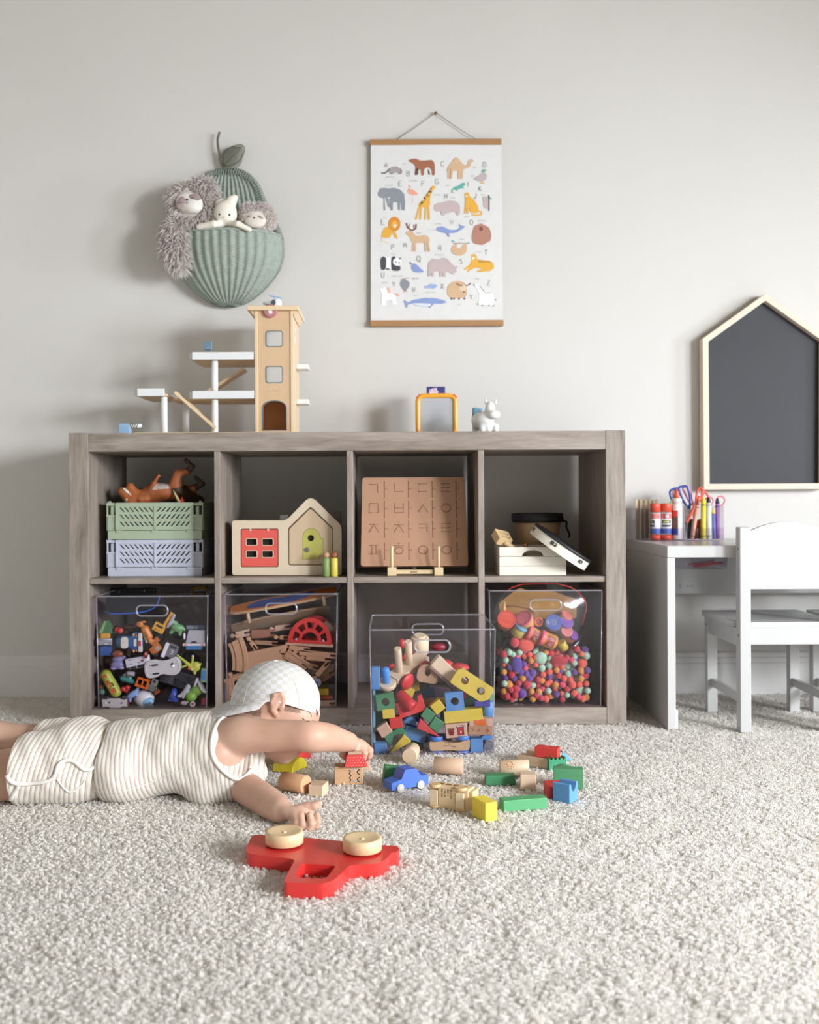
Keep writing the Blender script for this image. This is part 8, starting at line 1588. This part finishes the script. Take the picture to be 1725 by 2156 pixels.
RH = R(0, 22, 0)
torso = [ell(V3(-.635, 2.085, .064), (.085, .100, .066), k=.04), ell(V3(-.53, 2.085, .064), (.11, .094, .062), k=.05), ell(V3(-.415, 2.085, .083), (.11, .098, .068), k=.05), ell(V3(-.345, 2.075, .096), (.062, .100, .054), k=.03)]
SH, EL, WR = P(505, 1549, 2.015), P(657, 1551, 1.985), P(738, 1562, 2.115)
def limb(pts, rads, n=5, k=0.010):
    q = spline([(p.x, p.y, p.z) for p in pts], n); r = [p.x for p in spline([(a, 0, 0) for a in rads], n)]
    return [cap(q[i], q[i+1], r[i], r[i+1], k=k) for i in range(len(q)-1)]
arm_r = limb([P(474, 1560, 2.045), SH, P(560, 1549, 2.0), P(610, 1548, 1.99), EL, P(690, 1553, 2.03), P(718, 1559, 2.08), WR], [.038, .0335, .0275, .0255, .0262, .0245, .0192, .0145])
HYr = 2.145
hand_r = [ell(P(752, 1569, 2.140), (.0200, .018, .0150), R(0, 30, 0), k=.012), ell(P(764, 1574, 2.148), (.0150, .016, .0135), R(0, 40, 0), k=.008)]
def finger(pts, r0, r1): return [cap(pts[i], pts[i+1], r0+(r1-r0)*i/(len(pts)-1), r0+(r1-r0)*(i+1)/(len(pts)-1), k=0.0035) for i in range(len(pts)-1)]
hand_r += finger([P(748, 1574, 2.125), P(753, 1586, 2.122), P(749, 1594, 2.126), P(743, 1596, 2.130)], .0072, .0058)
hand_r += finger([P(759, 1574, 2.128), P(768, 1586, 2.122), P(765, 1597, 2.126), P(757, 1601, 2.130)], .0072, .0058)
hand_r += finger([P(769, 1572, 2.140), P(778, 1582, 2.136), P(777, 1593, 2.140), P(770, 1599, 2.145)], .0070, .0056)
hand_r += finger([P(772, 1571, 2.155), P(781, 1580, 2.155), P(780, 1589, 2.158), P(774, 1594, 2.160)], .0062, .0050)
hand_r += finger([P(738, 1571, 2.130), P(726, 1578, 2.130), P(722, 1589, 2.132), P(730, 1597, 2.136)], .0088, .0062)
ELl, WRl = P(520, 1660, 1.998), P(594, 1708, 1.877)
arm_l = limb([V3(-.345, 2.07, .080), P(512, 1650, 2.035), ELl, P(556, 1684, 1.94), P(578, 1698, 1.905), WRl], [.034, .0285, .0275, .0258, .0220, .0180])
hand_l = [ell(P(615, 1711, 1.862), (.0215, .018, .0125), R(0, 12, 20), k=.012), ell(P(630, 1716, 1.850), (.018, .017, .0110), R(0, 10, 20), k=.010)]
for (kx, ky, b1, b2, t, y0) in ((619, 1728, (621, 1739), (624, 1736), (623, 1723), 1.846), (631, 1727, (634, 1741), (637, 1738), (635, 1717), 1.843), (645, 1725, (651, 1743), (655, 1737), (652, 1716), 1.842), (655, 1721, (666, 1738), (669, 1732), (667, 1716), 1.848)):
    rr0 = .0070 if kx > 620 else .0058
    hand_l += finger([P(kx-3, ky-7, y0+0.012), P(b1[0]-3, b1[1]-6, y0-0.002), P(*b1, y0-0.012), P(b2[0], b2[1]-3, y0-0.014), P(*t, y0-0.006)], rr0, rr0*0.86)
hand_l += finger([P(632, 1703, 1.866), P(648, 1699, 1.866), P(662, 1697, 1.864), P(672, 1692, 1.866)], .0098, .0066)
head = [ell(hp_(581, 1480), (.086, .076, .081), k=.03), ell(hp_(612, 1520), (.052, .060, .062), RH, k=.03), ell(hp_(594, 1564), (.038, .046, .038), RH, k=.025), ell(hp_(605, 1553, -.033), (.030, .024, .030), k=.02), ell(hp_(605, 1553, .033), (.030, .024, .030), k=.02),
        ell(hp_(596, 1596), (.016, .018, .009), k=.014), ell(hp_(651, 1556), (.0095, .010, .009), RH, k=.010), ell(hp_(646, 1540), (.008, .0075, .018), RH, k=.012), ell(hp_(647, 1560, -.008), (.006, .005, .005), k=.006), ell(hp_(647, 1560, .008), (.006, .005, .005), k=.006),
        ell(hp_(628, 1580), (.0075, .014, .0055), RH, k=.006, m=1), ell(hp_(621, 1587), (.0070, .012, .0050), RH, k=.005, m=1), ell(hp_(640, 1506), (.018, .050, .012), RH, k=.02),
        cap(hp_(552, 1515), P(487, 1556, 2.09), .047, .050, k=.035)]
for s in (-1, 1):
    yy = s*.074; e = lambda px, py, d=0.0: hp_(px, py, yy+s*d)
    head += [ell(e(586, 1480, .004), (.0140, .0065, .0230), R(0, 14, 0), k=.006), cap(e(572, 1478, .007), e(578, 1463, .009), .0036, .0036, k=.003), cap(e(578, 1463, .009), e(592, 1460, .008), .0036, .0034, k=.003), cap(e(592, 1460, .008), e(599, 1470, .004), .0034, .0030, k=.003), cap(e(572, 1478, .007), e(574, 1495, .006), .0036, .0034, k=.003), cap(e(574, 1495, .006), e(581, 1506, .003), .0040, .0042, k=.004),
             cut(ell(e(588, 1481, .013), (.0075, .0070, .0135), R(0, 14, 0), k=.003)), cut(ell(e(585, 1496, .008), (.0030, .0060, .0042), k=.002)), ell(e(596, 1489, .005), (.0032, .0035, .0050), k=.003), cap(e(583, 1482, .007), e(590, 1470, .006), .0022, .0022, k=.003)]
    head += [cut(ell(hp_(650, 1521, s*.030), (.010, .013, .0055), RH, k=.010))]
legs = [cap(V3(-.655, 2.045, .058), V3(-.85, 2.005, .046), .060, .043, k=.03), cap(V3(-.85, 2.005, .046), V3(-.93, 2.00, .046), .043, .043, k=.02), cap(V3(-.93, 2.00, .046), V3(-1.07, 2.0, .034), .040, .026, k=.02), cap(V3(-1.07, 2.0, .030), V3(-1.15, 2.0, .018), .024, .016, k=.015),
        cap(V3(-.655, 2.13, .066), V3(-.84, 2.15, .082), .058, .044, k=.03), cap(V3(-.84, 2.15, .082), V3(-1.02, 2.14, .066), .043, .028, k=.02), cap(V3(-1.02, 2.14, .064), V3(-1.10, 2.14, .040), .025, .018, k=.015)]
Vb, Qb, Mb = soft(torso+legs+arm_r+arm_l+head+hand_l+hand_r, 0.0022)
Vb = relax(Vb, Qb, 2, 0.45)
link('body', np_mesh('body', Vb, Qb, Mb, [SKIN, LIP]), kid)
bvh_b = BVHTree.FromPolygons([Vector(v) for v in Vb], [list(map(int, q)) for q in Qb])
def hit(bvh, px, py, lift=0.0):
    d = (at(px, py, 2.0)-Vector((0, 0, H))).normalized(); o = Vector((0, 0, H))-ko
    r = bvh.ray_cast(o, d); return None if r[0] is None else r[0]-d*lift
# clothes: close-fitting shells over the same body
def infl(pr, e): return ('ell', pr[1], Vector([q+e for q in pr[2]]), pr[3], pr[4], 0)
def folds(amp):
    def f(Dd, X, Y, Z):
        x, y, z = X+ko.x, Y+ko.y, Z
        w = np.sin((x*0.9-z*0.55)*95+2.2*np.sin(y*24+x*6))+0.6*np.sin((x+z*0.9)*150+1.5*np.sin(z*40))+0.5*np.sin((x*0.5+z)*62+y*20)
        return Dd-amp*w*np.clip((z-0.012)/0.05, 0, 1)
    return f
shirt = [infl(q, .0065) for q in torso[1:]]+[ell(V3(-.545, 2.08, .060), (.070, .113, .073), k=.04), cap(P(480, 1557, 2.05), P(506, 1540, 2.095), .035, .028, k=.02), cap(P(500, 1625, 2.02), P(538, 1620, 2.045), .030, .020, k=.03), cap(P(440, 1658, 2.03), P(512, 1643, 2.025), .042, .034, k=.04), ell(V3(-.30, 2.10, .085), (.040, .060, .050), k=.03)]
def clip_shirt(Dd, X, Y, Z):
    Dd = folds(0.0011)(Dd, X, Y, Z); x, z = X+ko.x, Z
    hem = -(x+0.578-0.05*(z-0.06))           # hem plane at the waist
    hem = hem+0.003*np.sin((Y+ko.y)*60)
    return np.maximum(Dd, hem)
shirt += [cut(ell(P(500, 1571, 1.960), (.046, .075, .064), k=.004)), cut(ell(V3(-.318, 2.24, .110), (.048, .075, .062), k=.004)), cut(ell(hp_(556, 1528, 0.0), (.064, .066, .058), k=.006))]
Vs, Qs, Ms = soft(shirt, 0.0030, clip_shirt); Vs = relax(Vs, Qs, 2, 0.5)
sh_o = link('tank_top', np_mesh('tank_top', Vs, Qs, None, [SHIRT]), kid); sh_o['label'] = 'cream tank top with tan stripes'
bvh_s = BVHTree.FromPolygons([Vector(v) for v in Vs], [list(map(int, q)) for q in Qs])
shorts = [ell(V3(-.635, 2.085, .066), (.095, .107, .072), k=.04), cap(V3(-.64, 2.040, .064), V3(-.775, 2.015, .060), .070, .066, k=.04), cap(V3(-.64, 2.125, .070), V3(-.735, 2.14, .076), .066, .060, k=.04), ell(V3(-.58, 2.085, .062), (.05, .094, .060), k=.03)]
def clip_shorts(Dd, X, Y, Z):
    Dd = folds(0.0016)(Dd, X, Y, Z); x = X+ko.x
    Dd = np.maximum(Dd, x+0.558); edge = -0.742+0.04*np.clip((Y+ko.y)-2.07, 0, 0.2)*4
    return np.maximum(Dd, edge-x)
Vp, Qp, Mp = soft(shorts, 0.0030, clip_shorts); Vp = relax(Vp, Qp, 2, 0.5)
SHORT = striped('striped_shorts', 0.0095, -0.28)
so_ = link('shorts', np_mesh('shorts', Vp, Qp, None, [SHORT]), kid); so_['label'] = 'striped shorts with white bound hems'
bvh_p = BVHTree.FromPolygons([Vector(v) for v in Vp], [list(map(int, q)) for q in Qp])
def binding(nm, bvh, pix, w, par, closed=False, lift=0.0012):
    pts = []
    for p in spline([(a, c, 0) for a, c in pix], 5, closed):
        h = hit(bvh, p.x, p.y, lift)
        if h is not None and (not pts or (h-pts[-1]).length < 0.03): pts.append(h)
    if len(pts) < 3: return
    for _ in range(2): pts = [pts[0]]+[(pts[i-1]+pts[i]*2+pts[i+1])/4 for i in range(1, len(pts)-1)]+[pts[-1]]
    part(nm, B().tube(pts, w, n=8), TRIMC, par)
binding('arm_binding', bvh_s, [(514, 1499), (492, 1502), (470, 1511), (454, 1530), (446, 1558), (447, 1588), (458, 1610), (478, 1630), (497, 1640), (515, 1636), (530, 1620)], 0.0042, sh_o)
binding('side_seam', bvh_s, [(236, 1672), (290, 1658), (345, 1636), (400, 1612), (445, 1592)], 0.0008, sh_o, lift=0.0)
binding('leg_binding', bvh_p, [(9, 1606), (13, 1628), (22, 1645), (42, 1651), (75, 1649), (103, 1644), (117, 1630), (122, 1612), (136, 1601), (156, 1603), (172, 1617), (186, 1621), (204, 1612)], 0.0042, so_)
binding('leg_binding', bvh_p, [(40, 1655), (28, 1672), (20, 1692), (18, 1708)], 0.0042, so_)
binding('fly_fold', bvh_p, [(120, 1640), (135, 1660), (150, 1668), (170, 1655), (180, 1640)], 0.0022, so_, lift=0.0)
# face: closed eye, brow; short hair at nape and temples
b = B()
for s in (-1,):
    for pix, w in (([(637, 1512), (641, 1516), (646, 1519), (651, 1519)], 0.0009),):
        pts = [hit(bvh_b, *q, 0.0002) for q in pix]; pts = [q for q in pts if q]
        if len(pts) > 1: b.tube(pts, w, n=6); b.tube([Vector((q.x, 2*(HY_-ko.y)-q.y, q.z)) for q in pts], w, n=6)
part('eyelash', b, paint('#3a2a26', 0.7, 0.05, 60), kid)
b = B(); pts = [hit(bvh_b, *q, 0.0002) for q in ((647, 1497), (652, 1500), (655.5, 1505), (657, 1509))]; pts = [q for q in pts if q]
if len(pts) > 1: b.tube(pts, [0.0010, 0.0015, 0.0014, 0.0008][:len(pts)], n=6, flat=0.4); b.tube([Vector((q.x, 2*(HY_-ko.y)-q.y, q.z)) for q in pts], [0.0010, 0.0015, 0.0014, 0.0008][:len(pts)], n=6, flat=0.4)
part('eyebrow', b, paint('#9a7868', 0.8, 0.1, 90), kid)
HAIRM = paint('#3b302c', 0.6, 0.15, 90)
cc = np.array(hp_(581, 1480))
tri = Vb[Qb].mean(1); nrm = np.cross(Vb[Qb[:, 1]]-Vb[Qb[:, 0]], Vb[Qb[:, 3]]-Vb[Qb[:, 0]]); nrm /= np.maximum(np.linalg.norm(nrm, axis=1), 1e-9)[:, None]
rel = tri-cc; u_ = rel[:, 0]; w_ = rel[:, 2]
onhead = (np.sum((rel/np.array([.093, .083, .088]))**2, 1) < 1.0) & (w_ > -0.045)
temple = (u_ > 0.022) & (u_ < 0.056) & (w_ > 0.000-0.25*(u_-0.02)) & (w_ < 0.03)
nape = (u_ < -0.018) & (w_ > -0.040-0.35*(u_+0.05)) & (w_ < 0.03)
earz = (np.abs(rel[:, 1]) > 0.070) & (u_ > -0.02) & (u_ < 0.024)
sel = np.where(onhead & (temple | nape) & ~earz)[0]
def hair_mat():
    k = NT('short_hair'); v = k.coord((1, 1, 0.35), (0, 0.5, 0)); n = k.noise(v, 800, 2, 0.5); k.t.nodes.remove(k.p)
    df = k.n('ShaderNodeBsdfDiffuse'); df.inputs[0].default_value = lin('#55443c'); tr = k.n('ShaderNodeBsdfTransparent'); mx = k.n('ShaderNodeMixShader')
    k.l(k.ramp(n, [(0.25, (0.15, 0.15, 0.15, 1)), (0.75, (0.6, 0.6, 0.6, 1))]), mx.inputs[0]); k.l(tr.outputs[0], mx.inputs[1]); k.l(df.outputs[0], mx.inputs[2]); k.l(mx.outputs[0], k.out.inputs[0]); return k.m
used, inv = np.unique(Qb[sel].ravel(), return_inverse=True); vn = np.zeros_like(Vb)
for c_ in range(4): np.add.at(vn, Qb[sel][:, c_], nrm[sel])
vn /= np.maximum(np.linalg.norm(vn, axis=1), 1e-9)[:, None]
link('hair', np_mesh('hair', Vb[used]+vn[used]*0.0006, inv.reshape(-1, 4), None, [hair_mat()]), kid)['label'] = 'short dark brown hair under the cap'
# fingernails of the upturned hand
b = B()
for px, py, y0 in ((635, 1719, 1.8335), (652, 1718, 1.8325), (667, 1718, 1.8385)): b.ball(0.0032, P(px, py, y0), sc=(0.9, 0.35, 1.1), u=10, v=8)
part('fingernail', b, paint('#eecabc', 0.3, 0.03, 60), kid)
# cap, worn back to front
def cap_mat():
    k = NT('checked_cotton'); uv = k.n('ShaderNodeUVMap'); ck = k.n('ShaderNodeTexChecker'); ck.inputs['Scale'].default_value = 1.0; k.l(uv.outputs[0], ck.inputs[0])
    v = k.coord(); nz = k.noise(v, 60, 3); mx = k.n('ShaderNodeMix'); mx.data_type = 'RGBA'; k.l(ck.outputs['Fac'], mx.inputs[0]); mx.inputs[6].default_value = lin('#cccbce'); mx.inputs[7].default_value = lin('#bfbbb3')
    k.l(mx.outputs[2], k.p.inputs['Base Color']); k.p.inputs['Roughness'].default_value = 0.9; k.bump(k.noise(v, 500, 2), 0.12, 0.0004); return k.m
CAPM = cap_mat(); c0 = hp_(580, 1481); RXc, RYc, RZc = .0905, .0825, .0860
def edge_h(a):                                  # height of the lower edge round the head; a = 0 at the forehead
    c = math.cos(a); return 0.021-0.037*max(0, c)**1.6-0.020*max(0, -c)**1.5
def cap_uv(me, uvs):
    l = me.uv_layers.new(name='UVMap')
    for lp in me.loops: l.data[lp.index].uv = uvs[lp.vertex_index]
NA_, NT_ = 96, 36; Vc = []; uvc = []
for j in range(NT_+1):
    for i in range(NA_+1):
        a = 2*PI*i/NA_; te = math.acos(max(-1, min(1, edge_h(a)/RZc))); t = te*(j/NT_ if j else 0.002)
        wv = 1+0.010*math.sin(3*a+1)*math.sin(t*2)+0.004*math.sin(9*a)*math.sin(t)
        Vc.append((c0.x+RXc*math.sin(t)*math.cos(a)*wv, c0.y+RYc*math.sin(t)*math.sin(a)*wv, c0.z+RZc*math.cos(t)*(1 if t < 1.2 else 1)))
        uvc.append((a*0.086*math.sin(min(t, PI/2))/0.0105 if False else RXc*math.sin(t)*math.cos(a)/0.0105, (RZc*math.cos(t)+0.6*RYc*math.sin(t)*math.sin(a))/0.0105))
I, J = np.meshgrid(np.arange(NA_), np.arange(NT_)); a_ = (J*(NA_+1)+I).ravel(); Qc = np.stack([a_, a_+NA_+1, a_+NA_+2, a_+1], 1)
me = np_mesh('cap', np.array(Vc), Qc, None, [CAPM]); cap_uv(me, uvc)
cp_ = link('cap', me, kid); md = cp_.modifiers.new('solid', 'SOLIDIFY'); md.thickness = 0.0022; md.offset = 1; cp_['label'] = 'pale checked cap worn back to front'
# brim at the back of the head
Vr = []; uvr = []; NB, NR = 40, 14
for j in range(NR+1):
    for i in range(NB+1):
        a = PI+(i/NB-0.5)*2*1.52; t = j/NR; te = math.acos(edge_h(a)/RZc)
        r0 = Vector((c0.x+RXc*math.sin(te)*math.cos(a), c0.y+RYc*math.sin(te)*math.sin(a), c0.z+edge_h(a)))
        ln_ = 0.080*max(0.0, math.cos((a-PI)*0.98))**0.55
        d = Vector((-0.90, 0.10*math.sin(a), -0.40+0.10*abs(math.sin(a))))
        q = r0+d*ln_*t+Vector((0, 0, -0.010*t*t*(1-math.cos((a-PI))**2))); Vr.append(tuple(q)); uvr.append((q.x/0.0105, q.y/0.0105))
I, J = np.meshgrid(np.arange(NB), np.arange(NR)); a_ = (J*(NB+1)+I).ravel(); Qr = np.stack([a_, a_+1, a_+NB+2, a_+NB+1], 1)
me = np_mesh('brim', np.array(Vr), Qr, None, [CAPM]); cap_uv(me, uvr); br = link('brim', me, cp_); md = br.modifiers.new('solid', 'SOLIDIFY'); md.thickness = 0.0030; md.offset = 0
def on_cap(a, t, k=1.018): return Vector((c0.x+RXc*k*math.sin(t)*math.cos(a), c0.y+RYc*k*math.sin(t)*math.sin(a), c0.z+RZc*k*math.cos(t)))
for a in (math.radians(-128), math.radians(-52), math.radians(128), math.radians(52), math.radians(180)):
    te = math.acos(edge_h(a)/RZc); part('seam', B().tube([on_cap(a, te*k/14) for k in range(15)], 0.0011, n=6), TRIMC, cp_)
part('sweatband', B().tube([on_cap(2*PI*i/60, math.acos(edge_h(2*PI*i/60)/RZc), 1.012) for i in range(60)], 0.0020, n=6, closed=True), TRIMC, cp_)
part('top_button', B().ball(0.006, on_cap(0, 0.0, 1.02), sc=(1, 1, 0.5)), CAPM, cp_)
lo = on_cap(math.radians(-18), math.acos(edge_h(0.0)/RZc)*0.98, 1.03)
tg_ = part('side_tag', B().box((0.0012, 0.010, 0.015), (0.004, 0, 0), R(0, -20, 0)), paint('#f0eeee', 0.7, 0.02, 60), cp_); tg_.location = lo
b = B()
for k in range(3): b.tube([(0.0055, -0.0052, 0.004-k*0.004), (0.0045, -0.0052, 0.003-k*0.004)], 0.0006, n=4)
part('tag_print', b, paint('#8a8fa0', 0.7, 0.02, 60), tg_)
